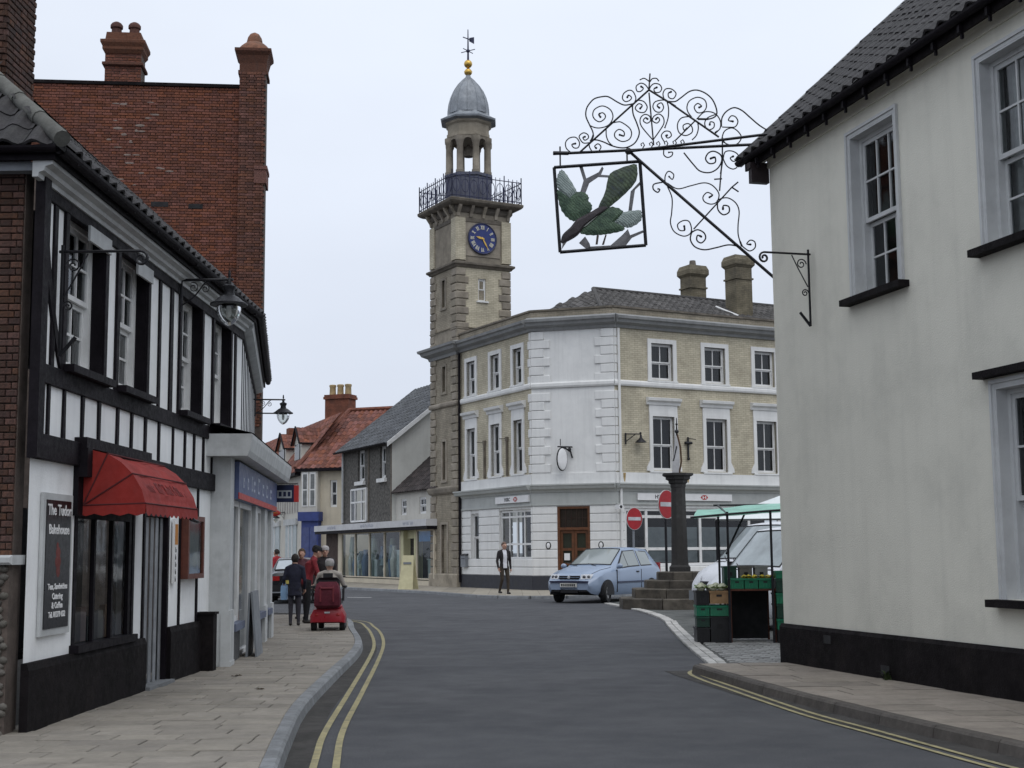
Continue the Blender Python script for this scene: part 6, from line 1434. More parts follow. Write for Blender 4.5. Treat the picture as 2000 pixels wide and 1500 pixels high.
# ================================================================== market cross
MM = T(4.55, 37.6, 0)
mc = thing("market_cross", MM, "weathered stone column on octagonal steps with a carved emblem on top", "monument")
tops = [(1.62, 0, .29), (1.28, .29, .54), (.95, .54, .76), (.62, .76, .98)]
for r_, z0_, z1_ in tops:
    for k in range(8):
        a0, a1 = 2 * math.pi * (k - .5) / 8 + .008, 2 * math.pi * (k + .5) / 8 - .008; ri = r_ - .6 if r_ > .7 else .02; R_ = r_ / math.cos(math.pi / 8)
        p = [(math.cos(a0) * R_, math.sin(a0) * R_), (math.cos(a1) * R_, math.sin(a1) * R_), (math.cos(a1) * ri, math.sin(a1) * ri), (math.cos(a0) * ri, math.sin(a0) * ri)]
        g = MB(); c = .025; g.add([(x, y, z0_) for x, y in p] + [(x, y, z1_ - c) for x, y in p] + [(x * (1 - c / r_), y * (1 - c / r_), z1_) for x, y in p[:2]] + [(x, y, z1_) for x, y in p[2:]],
              [(8, 9, 10, 11), (0, 1, 5, 4), (4, 5, 9, 8), (1, 2, 6, 5), (2, 3, 7, 6), (3, 0, 4, 7), (5, 6, 10, 9), (7, 4, 8, 11)]); part("step_stone", g, M_("step_stone_dark", (.105, .092, .075), .9, .3, 3, .6, 30, objv=.2, dirt=(.04, .038, .033), dscale=3, damt=.7), mc)
g = MB(); g.lathe([(.30, .98), (.30, 1.10), (.25, 1.16), (.235, 1.3), (.20, 3.25), (.22, 3.30), (.22, 3.36), (.27, 3.40), (.27, 3.46), (.35, 3.50), (.35, 3.56), (.44, 3.60), (.44, 3.66)], 8, 0, 0, math.pi / 8); part("column", g, M_("column_stone", (.045, .043, .042), .9, .3, 3, .6, 25, dirt=(.09, .088, .08), dscale=3, damt=.6), mc)
g = MB(); g.prism([(-.15, 3.66), (.02, 3.66), (.06, 4.0), (.05, 4.4), (-.03, 4.75), (-.09, 4.3)], 'y', -.05, .05); part("carved_panel", g, M_("carved_white", (.45, .45, .46), .8, .15, 5), mc)
g = MB(); g.tube([(.04, 0, 3.66), (.11, 0, 4.0), (.09, 0, 4.4), (.0, 0, 4.78)], .028, 6); part("carved_edge", g, M_("carved_brown", (.10, .06, .035), .8), mc)
g = MB(); g.prism([(-.13, 4.0), (-.10, 4.0), (.0, 4.4), (-.03, 4.42)], 'y', -.055, .055); part("carved_stripe", g, sign_back, mc)
g = MB(); g.tube([(.0, 0, 4.7), (.0, 0, 5.2)], [.03, .012], 6); g.ball((0, 0, 4.82), .06); g.ball((0, 0, 5.02), .035); part("finial", g, iron, mc)

# ================================================================== no-entry signs
def no_entry(M, d, z, label, post_h=None, post_m=None):
    t = thing("no_entry_sign", M, label, "road sign", "no entry signs by the market square"); r_ = d / 2
    for nm, rr_, y0_, y1_, m in (("plate", r_, -.012, .012, M_("sign_rim", (.5, .5, .5), .5)), ("red_disc", r_ * .96, -.016, -.01, no_entry_red)):
        g = MB(); n = 32; g.add([(rr_ * math.cos(2 * math.pi * k / n), y0_, z + rr_ * math.sin(2 * math.pi * k / n)) for k in range(n)] + [(rr_ * math.cos(2 * math.pi * k / n), y1_, z + rr_ * math.sin(2 * math.pi * k / n)) for k in range(n)], [tuple(range(n)), tuple(range(2 * n - 1, n - 1, -1))] + [(k, n + k, n + (k + 1) % n, (k + 1) % n) for k in range(n)]); part(nm, g, m, t)
    g = MB(); g.box(-r_ * .78, r_ * .78, -.021, -.014, z - r_ * .15, z + r_ * .15); part("white_bar", g, M_("sign_bar", (.50, .50, .52), .5), t)
    g = MB(); g.tube([(0, .05, 0), (0, .05, z + r_ * .6)], .038, 10); part("post", g, post_m or grey_paint, t)
    for zz in (z - r_ * .4, z + r_ * .4): g = MB(); g.box(-.05, .05, .01, .1, zz - .02, zz + .02); part("clip", g, grey_paint, t)
    return t
no_entry(fr(4.42, 46.6, 0, 40) @ T(-.42, 0, 0), .76, 2.63, "round red no entry sign nearest the bank's splayed corner")
no_entry(fr(4.45, 39.6, 0, 48), .84, 2.88, "round red no entry sign on a black post partly behind the stone column", post_m=iron)

# ================================================================== vehicles
def vehicle(name, M, st, spec, paint, label, cat, group=None):
    """st: stations rear to front (x, z bottom, half width, z belt, half width at belt, z top, half width at top)"""
    t = thing(name, M, label, cat, group)
    def sec(s):
        x, zb, wm, zl, wl, zr, wr = s; h = [(wm * .90, zb), (wm * .985, zb + .10), (wm, (zb + zl) * .5), (wm * .995, zl - .07), (wl, zl), (wr, zr - .03), (wr * .93, zr), (wr * .5, zr + .012), (0, zr + .016)]
        return [Vector((x, y, z)) for y, z in h] + [Vector((x, -y, z)) for y, z in h[-2::-1]]
    S_ = [sec(s) for s in st]; g = MB(); g.loft([[tuple(p) for p in s] for s in S_], False, False)
    n = len(S_[0]); g.add([tuple(p) for p in S_[0]], [tuple(range(n))]); g.add([tuple(p) for p in S_[-1]], [tuple(range(n - 1, -1, -1))]); g.add([tuple(S_[i][0]) for i in range(len(S_))] + [tuple(S_[i][-1]) for i in range(len(S_))], [(i, i + 1, len(S_) + i + 1, len(S_) + i) for i in range(len(S_) - 1)], 1)
    body = part("body", g, [paint, black_plastic], t, None, 38)
    def pt(i, u, a, b, v):                                  # point between stations i and i+1 (u), section points a and b (v)
        p0 = S_[i][a].lerp(S_[i + 1][a], u); p1 = S_[i][b].lerp(S_[i + 1][b], u); return p0.lerp(p1, v)
    def patch(nm, corners, m, off=.008, par=None):
        vs = [pt(*c) for c in corners]; c = sum(vs, Vector()) / len(vs); nr = (vs[1] - vs[0]).cross(vs[-1] - vs[0]).normalized()
        if nr.dot(c - Vector((c.x * .3, 0, .6))) < 0: nr = -nr
        q = MB(); vo = [v + nr * off for v in vs]; vi = [v - nr * .02 for v in vs]; k = len(vs)
        q.add(vo + vi, [tuple(range(k))] + [(i, k + i, k + (i + 1) % k, (i + 1) % k) for i in range(k)]); return part(nm, q, m, par or t)
    gm = spec['glass']
    for nm, i, (a, b), (u0, u1), (v0, v1) in spec['patches']:
        nn = len(S_[0]) - 1
        for sd_ in ((0, 1) if nm.startswith('side') else (0,)):
            aa, bb = (a, b) if sd_ == 0 else (nn - a, nn - b)
            if nm.startswith('side'):
                c4 = [(i, u0 - .05, aa, bb, v0 - .06), (i, u1 + .04, aa, bb, v0 - .06), (i, u1 + .04, aa, bb, v1 + .05), (i, u0 - .05, aa, bb, v1 + .05)] if nm[4:] != 'tri' else [(i, u0 - .03, aa, bb, v0 - .06), (i, u1 + .10, aa, bb, v0 - .06), (i, u0 - .03, aa, bb, v1 + .09)]
                patch("window_seal", c4, black_plastic, .003)
            if nm.startswith('side'): patch("side_window", [(i, u0, aa, bb, v0), (i, u1, aa, bb, v0 if len(nm) < 5 or nm[4:] != 'tri' else v0), (i, u1 if nm[4:] != 'tri' else u0 + (u1 - u0) * .0, aa, bb, v1), (i, u0, aa, bb, v1)] if nm[4:] != 'tri' else [(i, u0, aa, bb, v0), (i, u1, aa, bb, v0), (i, u0, aa, bb, v1)], gm)
            else:
                q = MB(); rows = []
                for u in (u0, (u0 + u1) / 2, u1):
                    P_ = [S_[i][k].lerp(S_[i + 1][k], u) for k in range(5, nn - 4)]; ins = .05
                    P_[0] = P_[0].lerp(P_[1], .75); P_[-1] = P_[-1].lerp(P_[-2], .75); rows.append(P_)
                dirn = 1 if i > len(st) // 2 else -1; off = Vector((dirn * .010, 0, .012))
                q.loft([[tuple(p + off) for p in r_] for r_ in rows], False, False); part(nm, q, gm, t, None, 60)
                q = MB(); ed = [rows[0][k] + off * 1.1 for k in range(len(rows[0]))] + [r_[-1] + off * 1.1 for r_ in rows[1:]] + [rows[-1][k] + off * 1.1 for k in range(len(rows[-1]) - 2, -1, -1)] + [rows[1][0] + off * 1.1, rows[0][0] + off * 1.1]; q.tube(ed, .016, 5); part("screen_seal", q, black_plastic, t)
    wr_, wx, wy, ww = spec['wheel']
    for x in wx:
        for s_ in (1, -1):
            turn = RZ(spec.get('steer', 0)) if x == wx[1] else RZ(0); Wm = WM[t.name] @ T(x, s_ * wy, wr_) @ turn
            q = MB(); q.add([], [])
            def ring(prof, nn_=22): return [[(r_ * math.cos(2 * math.pi * k / nn_), s_ * y, r_ * math.sin(2 * math.pi * k / nn_)) for k in range(nn_)] for r_, y in prof]
            q.loft(ring([(wr_ * .64, -ww / 2), (wr_ * .94, -ww / 2), (wr_, -ww * .35), (wr_, ww * .35), (wr_ * .95, ww / 2), (wr_ * .66, ww / 2), (wr_ * .62, ww * .3)])); wh = part("wheel", q, M_("tyre", (.018, .018, .019), .85, .2, 10, .3, 60), t, Wm, 40)
            q = MB(); q.loft(ring([(wr_ * .63, ww * .38), (wr_ * .55, ww * .42), (wr_ * .2, ww * .30), (wr_ * .16, ww * .40), (wr_ * .02, ww * .42)])); part("hub_cap", q, spec.get('hub', grey_paint), wh, Wm, 30)
            for k in range(7):
                a = 2 * math.pi * k / 7; q = MB(); c, s2 = math.cos(a), math.sin(a); w_ = .035
                q.add([(wr_ * .2 * c - w_ * s2, s_ * ww * .38, wr_ * .2 * s2 + w_ * c), (wr_ * .2 * c + w_ * s2, s_ * ww * .38, wr_ * .2 * s2 - w_ * c), (wr_ * .52 * c + w_ * s2, s_ * ww * .43, wr_ * .52 * s2 - w_ * c), (wr_ * .52 * c - w_ * s2, s_ * ww * .43, wr_ * .52 * s2 + w_ * c)], [(0, 1, 2, 3)]); part("spoke", q, spec.get('hub', grey_paint), wh, Wm)
            q = MB(); nn_ = 16; ra = wr_ * 1.12; yo = spec['arch_y']
            arc = [(x + ra * math.cos(math.pi * k / nn_), s_ * yo, wr_ + ra * math.sin(math.pi * k / nn_)) for k in range(nn_ + 1)] ; arc = [(x + ra, s_ * yo, spec['sill'])] + arc + [(x - ra, s_ * yo, spec['sill'])]
            inn = [(px, s_ * (yo - .3), pz) for px, py, pz in arc]; k_ = len(arc)
            q.add(arc, [tuple(range(k_))]); q.add(arc + inn, [(i, i + 1, k_ + i + 1, k_ + i) for i in range(k_ - 1)]); part("wheel_arch", q, black_plastic, t)
    return t, patch, pt, S_
def bx(t, nm, x0, x1, y0, y1, z0, z1, m): g = MB(); g.box(x0, x1, y0, y1, z0, z1); return part(nm, g, m, t)
car_blue = M_("metallic_blue_paint", (.25, .315, .425), .25, .0, 2, spec=.7, plain=True)
van_white = M_("white_van_paint", (.66, .68, .72), .35, .04, 2, dirt=(.40, .40, .40), dscale=2, damt=.25)
car_dark = M_("black_car_paint", (.012, .013, .016), .25, .1, 2)
lampm = M_("headlamp", (.60, .62, .65), .15, .2, 12); redlamp = M_("tail_lamp", (.30, .015, .015), .25, .2, 10)
plate_w = M_("number_plate", (.62, .62, .58), .5)
HB = [(-1.92, .36, .68, .78, .64, .84, .52), (-1.86, .25, .77, .90, .73, .97, .60), (-1.74, .22, .80, .95, .76, 1.12, .60), (-1.42, .21, .82, .96, .79, 1.43, .55), (-.60, .20, .83, .94, .805, 1.48, .58), (.05, .20, .83, .92, .80, 1.455, .57), (.86, .20, .82, .89, .78, .97, .69), (1.30, .20, .81, .86, .74, .91, .63), (1.62, .22, .78, .77, .71, .815, .56), (1.83, .26, .71, .64, .65, .70, .52), (1.92, .36, .62, .56, .58, .60, .46)]
HSPEC = dict(glass=M_("car_glass", (.24, .27, .27), .06, .0, 2, spec=.9, plain=True), wheel=(.295, (-1.22, 1.24), .735, .18), arch_y=.826, sill=.21, steer=14, hub=M_("alloy", (.36, .36, .36), .4),  # glass base colour lightened to stand for the sky reflected in it
     patches=[("windscreen", 5, (5, 8), (.06, .93), (0, 1)), ("rear_window", 2, (5, 8), (.15, .92), (0, 1)), ("side", 4, (4, 5), (.06, .98), (.10, .88)), ("sidetri", 5, (4, 5), (.02, .66), (.10, .86)), ("side", 3, (4, 5), (.16, .90), (.10, .86))])
MCB = fr(2.86, 43.2, 0, 236) @ Matrix.Scale(1.12, 4)
tc_, patch, pt, S_ = vehicle("hatchback_car", MCB, HB, HSPEC, car_blue, "light metallic blue hatchback car with its front wheels turned, before the bank", "car")
# front: lamps, grille, bumper, plate
for s_ in (1, -1):
    g = MB(); g.loft([[(1.80 - .01, s_ * .64, .66), (1.87, s_ * .36, .64)], [(1.70, s_ * .665, .775), (1.79, s_ * .34, .765)]], False, False); g.v = [(x + .035, y, z) for x, y, z in g.v]; part("headlight", g, lampm, tc_)
    for k, yy in enumerate((.44, .56)): g = MB(); g.ball((1.85 - .035 * k, s_ * yy, .70), .03, .05, .045); part("lamp_reflector", g, M_("lamp_dark", (.10, .10, .11), .2), tc_)
    bx(tc_, "fog_recess", 1.86, 1.905, s_ * .30, s_ * .56, .31, .42, black_plastic)
    g = MB(); g.ball((.72, s_ * .90, .98), .06, .09, .07, 10, 7); part("mirror", g, car_blue, tc_, None, 60)
    bx(tc_, "door_handle", -.48, -.34, s_ * .815, s_ * .845, .80, .835, black_plastic)
    bx(tc_, "rubbing_strip", -.75, .72, s_ * .822, s_ * .845, .52, .565, M_("strip_blue", (.05, .06, .10), .5))
    for xx in (-.62, .74): bx(tc_, "door_seam", xx - .006, xx + .006, s_ * .80, s_ * .836, .28, .88, black_plastic)
    g = MB(); g.box(-1.90, -1.80, s_ * .58, s_ * .76, .72, 1.05); part("tail_light", g, redlamp, tc_)
for s_ in (5, 11):
    g = MB(); g.tube([S_[i][s_] + Vector((0, 0, .004)) for i in (6, 7, 8, 9)], .006, 4); part("bonnet_seam", g, black_plastic, tc_)
bx(tc_, "grille", 1.84, 1.915, -.31, .31, .645, .735, black_plastic); bx(tc_, "grille_bar", 1.87, 1.925, -.31, .31, .685, .695, car_blue); g = MB(); g.ball((1.92, 0, .69), .015, .045, .045); part("badge", g, lampm, tc_)
bx(tc_, "bumper_strip", 1.86, 1.945, -.60, .60, .55, .595, M_("strip_navy", (.02, .022, .06), .5)); bx(tc_, "lower_intake", 1.86, 1.92, -.27, .27, .28, .41, black_plastic)
npb = bx(tc_, "number_plate", 1.90, 1.952, -.26, .26, .435, .54, plate_w)
g = MB(); 
for k in range(7): g.box(1.952, 1.956, -.22 + .065 * k, -.18 + .065 * k, .455, .52)
part("plate_characters", g, sign_back, npb, WM[tc_.name])
for s_ in (.25, -.35): g = MB(); g.tube([(.90, s_, .985), (.70, s_ - .45, 1.07)], .010, 4); part("wiper", g, black_plastic, tc_)
for yy in (.35, -.35): g = MB(); g.ball((.02, yy, .93), .10, .22, .32, 10, 7); part("seat", g, black_plastic, tc_)
# dark saloon seen from behind
MDC = fr(-7.15, 45.2, 0, 97)
SAL = [(-2.15, .38, .70, .80, .66, .86, .60), (-2.08, .26, .79, .88, .74, .95, .66), (-1.55, .22, .83, .92, .78, 1.02, .66), (-.95, .20, .84, .93, .79, 1.36, .56), (-.3, .20, .84, .92, .80, 1.42, .57), (.25, .20, .84, .91, .80, 1.38, .56), (.95, .20, .83, .88, .78, .97, .68), (1.75, .22, .80, .78, .72, .84, .58), (2.1, .30, .66, .62, .6, .66, .5)]
td, *_x = vehicle("saloon_car", MDC, SAL, dict(glass=M_("sky_toned_glass", (.34, .38, .41), .08, .2, 2, spec=.8), wheel=(.30, (-1.25, 1.30), .74, .19), arch_y=.838, sill=.21, patches=[("windscreen", 5, (5, 8), (.06, .93), (0, 1)), ("rear_window", 2, (5, 8), (.06, .94), (0, 1)), ("side", 3, (4, 5), (.2, .95), (.1, .86)), ("side", 4, (4, 5), (.05, .95), (.1, .86))]), car_dark, "dark saloon car seen from behind, parked beyond the people on the pavement", "car")  # bright sky reflection is painted into the pale colour of this glass
for s_ in (1, -1): bx(td, "tail_light", -2.165, -2.05, s_ * .44, s_ * .74, .72, .86, redlamp); bx(td, "exhaust_trim", -2.18, -2.1, s_ * .2, s_ * .7, .34, .38, grey_paint)
bx(td, "number_plate", -2.18, -2.12, -.26, .26, .62, .73, M_("plate_yellow", (.50, .42, .10), .5)); bx(td, "bumper", -2.19, -2.05, -.72, .72, .40, .58, black_plastic)
# two white vans behind the market stall
VAN = [(-2.40, .34, .84, 1.05, .84, 1.85, .74), (-2.32, .25, .90, 1.10, .89, 1.96, .76), (-1.0, .24, .92, 1.10, .90, 2.0, .78), (.55, .24, .92, 1.10, .90, 2.0, .77), (.95, .24, .92, 1.09, .89, 1.95, .74), (1.78, .24, .91, 1.06, .85, 1.17, .76), (2.20, .27, .88, .94, .80, 1.02, .66), (2.38, .30, .80, .76, .74, .84, .62), (2.45, .42, .70, .62, .64, .66, .54)]
VSPEC = dict(glass=M_("van_glass", (.30, .345, .36), .10, .25, 1.5, spec=.8), wheel=(.33, (-1.5, 1.55), .80, .2), arch_y=.912, sill=.25, patches=[("windscreen", 4, (5, 8), (.06, .95), (0, 1)), ("side", 3, (4, 5), (.1, .98), (.08, .72)), ("sidetri", 4, (4, 5), (.02, .70), (.08, .74))])  # pale blue-grey of the van glass is a painted sky reflection
for M_v, lab in ((fr(6.2, 28.0, 0, 212), "white van close behind the green market stall, windscreen facing the road"), (fr(6.95, 32.9, 0, 206) @ Matrix.Scale(1.10, 4), "taller white van standing between the stone column and the other van")):
    tv, *_x = vehicle("white_van", M_v, VAN, VSPEC, van_white, lab, "van", "white vans at the market")
    for s_ in (1, -1):
        g = MB(); g.loft([[(2.40, s_ * .70, .68), (2.47, s_ * .38, .66)], [(2.22, s_ * .76, .90), (2.36, s_ * .40, .86)]], False, False); g.v = [(x + .02, y, z) for x, y, z in g.v]; part("headlight", g, lampm, tv)
        g = MB(); g.box(1.42, 1.5, s_ * .95, s_ * 1.06, 1.14, 1.32); part("mirror", g, black_plastic, tv)
        bx(tv, "door_seam", .50 - .006, .50 + .006, s_ * .90, s_ * .925, .35, 1.9, black_plastic)
    bx(tv, "grille", 2.40, 2.47, -.34, .34, .62, .76, black_plastic); bx(tv, "bumper", 2.38, 2.50, -.74, .74, .36, .56, grey_paint); bx(tv, "number_plate", 2.5, 2.52, -.26, .26, .42, .52, plate_w)
    for s_ in (.3, -.3): g = MB(); g.tube([(1.80, s_, 1.17), (1.55, s_ - .5, 1.36)], .014, 4); part("wiper", g, black_plastic, tv)
    g = MB(); g.add([(1.86, -.62, 1.155), (1.86, .62, 1.155), (1.80, .66, 1.175), (1.80, -.66, 1.175)], [(0, 1, 2, 3)]); part("scuttle", g, black_plastic, tv)
# pale canopy of another stall behind
Mpc = fr(6.3, 36.6, 0, -8); pc = thing("white_canopy", Mpc, "white peaked market canopy rising behind the vans at the building's edge", "canopy")
g = MB(); g.add([(-.9, -1.2, 2.35), (2.4, -1.2, 2.35), (2.4, 1.2, 2.35), (-.9, 1.2, 2.35), (.9, 0, 3.0)], [(0, 1, 4), (1, 2, 4), (2, 3, 4), (3, 0, 4)]); part("sheet", g, M_("white_sheet", (.66, .70, .70), .7, .08, 2), pc)
for x, y in ((-.85, -1.15), (2.35, -1.15), (-.85, 1.15), (2.35, 1.15)): g = MB(); g.tube([(x, y, 0), (x, y, 2.36)], .03, 6); part("post", g, iron, pc)

# ================================================================== greengrocer's stall
MST = fr(3.02, 22.75, .04, -3)
stl = thing("market_stall", MST, "greengrocer's stall with rusty frame, black posts and green canopy beside the cream building", "market stall")
g = MB(); g.box(.53, 2.6, .0, .9, .84, .87); part("table_top", g, rust, stl)
for x in (.55, 1.27, 2.55):
    for y in (.02, .86): g = MB(); g.box(x - .018, x + .018, y - .018, y + .018, -.03, .84); part("table_leg", g, rust, stl)
g = MB(); g.box(.57, 1.25, .78, .80, .02, .84); part("void_shade", g, dark_in, stl)  # dark sheet added to paint the shade in the void under the table
for x, y in ((.53, -.05), (1.24, -.05), (2.5, -.05), (.53, 1.5), (2.5, 1.5)): g = MB(); g.tube([(x, y, -.03), (x, y, 2.14)], .022, 6); part("post", g, iron, stl)
g = MB(); g.tube([(-.08, -.09, 2.05), (.53, -.09, 2.10), (1.24, -.09, 2.15), (2.6, -.09, 2.22)], .02, 6); g.tube([(.53, -.05, 2.1), (.53, 1.5, 2.3)], .018, 5); g.tube([(2.5, -.05, 2.2), (2.5, 1.5, 2.3)], .018, 5); g.tube([(.45, 1.5, 2.3), (2.6, 1.5, 2.3)], .018, 5); g.tube([(.5, -.05, 1.45), (.95, .75, 2.2)], .018, 5); part("top_frame", g, iron, stl)
g = MB(); nx, ny = 12, 8; vs_ = []; random.seed(61)
for j in range(ny + 1):
    for i in range(nx + 1):
        u, v = i / nx, j / ny; x = -.02 + 2.7 * u + .25 * v * (1 - u); y = -.02 + 1.75 * v; z = 2.07 + .17 * u + .15 * math.sin(v * math.pi * .62) - .03 * math.sin(u * 3.14 * 4) * v * (1 - v) * 4 * .5 + random.uniform(-.006, .006); vs_.append((x, y, z))
g.add(vs_, [(j * (nx + 1) + i, j * (nx + 1) + i + 1, (j + 1) * (nx + 1) + i + 1, (j + 1) * (nx + 1) + i) for j in range(ny) for i in range(nx)])
for i in range(nx): g.add([vs_[i], vs_[i + 1], (vs_[i + 1][0], vs_[i + 1][1] - .01, vs_[i + 1][2] - .035), (vs_[i][0], vs_[i][1] - .01, vs_[i][2] - .035)], [(0, 1, 2, 3)])
part("canopy", g, canopy_green, stl, None, 60)
def crate(x, y, z, w, d, h, m, label, cat="crate", nm="plastic_crate", grp="crates of the greengrocer's stall"):
    W = MST @ T(x, y, z) @ RZ(random.uniform(-2, 2)); t = thing(nm, W, label, cat, grp)
    g = MB(); th = .014; g.box(0, w, 0, th, 0, h); g.box(0, w, d - th, d, 0, h); g.box(0, th, th, d - th, 0, h); g.box(w - th, w, th, d - th, 0, h); g.box(th, w - th, th, d - th, 0, th); part("body", g, m, t)
    g = MB(); r_ = .012; g.box(-r_, w + r_, -r_, -.001, h - .03, h); g.box(-r_, w + r_, d + .001, d + r_, h - .03, h); g.box(-r_, -.001, -.001, d + .001, h - .03, h); g.box(w + .001, w + r_, -.001, d + .001, h - .03, h); part("rim", g, m, t)
    g = MB(); g.box(w * .35, w * .65, -.004, -.001, h * .55, h * .72); part("hand_hole", g, dark_in, t)
    for k in range(4): g = MB(); xx = w * (k + .5) / 4.5; g.box(xx, xx + .012, -.006, -.001, .02, h * .5); part("rib", g, m, t)
    return t
GP, DG, BP = green_plastic, dgreen_plastic, black_plastic
L1 = "of the narrow stack nearest the road"
crate(.0, .10, -.02, .21, .5, .26, BP, "black crate on the ground, lowest " + L1)
crate(.0, .10, .25, .21, .5, .17, DG, "dark green crate, second from the ground " + L1)
crate(.0, .10, .43, .21, .5, .17, GP, "bright green crate, third " + L1)
crate(.0, .10, .61, .21, .5, .23, BP, "black crate on top " + L1)
crate(.225, .08, -.02, .30, .5, .44, BP, "tall black box on the ground under the cardboard box of cauliflowers")
crate(.225, .08, .43, .30, .5, .17, GP, "bright green crate directly under the cardboard box of cauliflowers")
crate(.225, .08, .63, .30, .5, .21, cardboard, "brown cardboard box filled with cauliflowers on the stall's corner", "box", "cardboard_box", None)
for k in range(3): crate(.56 + .232 * k, .0, .875, .215, .35, .17, GP, ["green display crate beside the cauliflowers, at the left of three", "green display crate in the middle of the three on the table", "green display crate at the right of the three on the table"][k])
for k, (z, h, m, lab) in enumerate(((-.02, .22, BP, "black crate lowest in the stack against the cream building"), (.21, .17, GP, "green crate second from the ground against the cream building"), (.39, .23, DG, "dark crate in the middle of the stack against the cream building"), (.63, .17, GP, "green crate fourth from the ground against the cream building"), (.81, .22, DG, "dark crate fifth from the ground against the cream building"), (1.04, .12, GP, "green tray topping the stack against the cream building"))):
    crate(1.30, -.06, z, .34, .5, h, m, lab)
for k, (x, z, lab) in enumerate(((.50, 1.06, "small dark box beside the stall's first post"), (.76, 1.06, "grey-brown carton behind the green display crates, left one"), (1.02, 1.06, "pale carton behind the green display crates, right one"))):
    crate(x, .42, z - .18, .21, .3, .36, [DG, M_("grey_carton", (.20, .19, .17), .9), M_("pale_carton", (.33, .33, .32), .9)][k], lab, "box", "carton", None)
random.seed(71)
def veg(x, y, z, r_, ml, mh, label, cat, grp, nm):
    W = MST @ T(x, y, z); t = thing(nm, W, label, cat, grp); g = MB(); g.ball((0, 0, r_ * .2), r_ * .75, None, r_ * .6, 9, 6); g.v = [(a * random.uniform(.9, 1.1), b * random.uniform(.9, 1.1), c * random.uniform(.9, 1.1)) for a, b, c in g.v]; part("head", g, mh, t, None, 70)
    for k in range(6):
        a = 2 * math.pi * k / 6 + random.random(); d = Vector((math.cos(a), math.sin(a), 0)); n_ = Vector((-d.y, d.x, 0)); g = MB(); l = r_ * 1.35
        g.add([d * r_ * .3 - n_ * r_ * .2, d * r_ * .3 + n_ * r_ * .2, d * r_ * .9 + n_ * r_ * .5 + Vector((0, 0, r_ * .2)), d * l + Vector((0, 0, r_ * .5)), d * r_ * .9 - n_ * r_ * .5 + Vector((0, 0, r_ * .25))], [(0, 1, 2, 3, 4)]); part("leaf", g, ml, t)
for k, (x, y) in enumerate(((.28, .14), (.42, .16), (.35, .32), (.46, .36), (.26, .42), (.08, .16), (.10, .34))): veg(x, y, .87 + random.uniform(-.01, .03), .10, leafgreen, M_("cauliflower", (.55, .56, .42), .8, .2, 20, .5, 60), "pale green leafy cauliflower heaped at the stall's corner", "cauliflower", "cauliflowers at the stall's corner", "cauliflower")
for k in range(6): veg(.80 + .085 * k + (.05 if k > 2 else 0), .12 + .08 * (k % 2), 1.05, .065, leafdark, fruit_y, "small yellow flower head in the display crates", "flowers", "yellow flowers in the display crates", "flower_head")

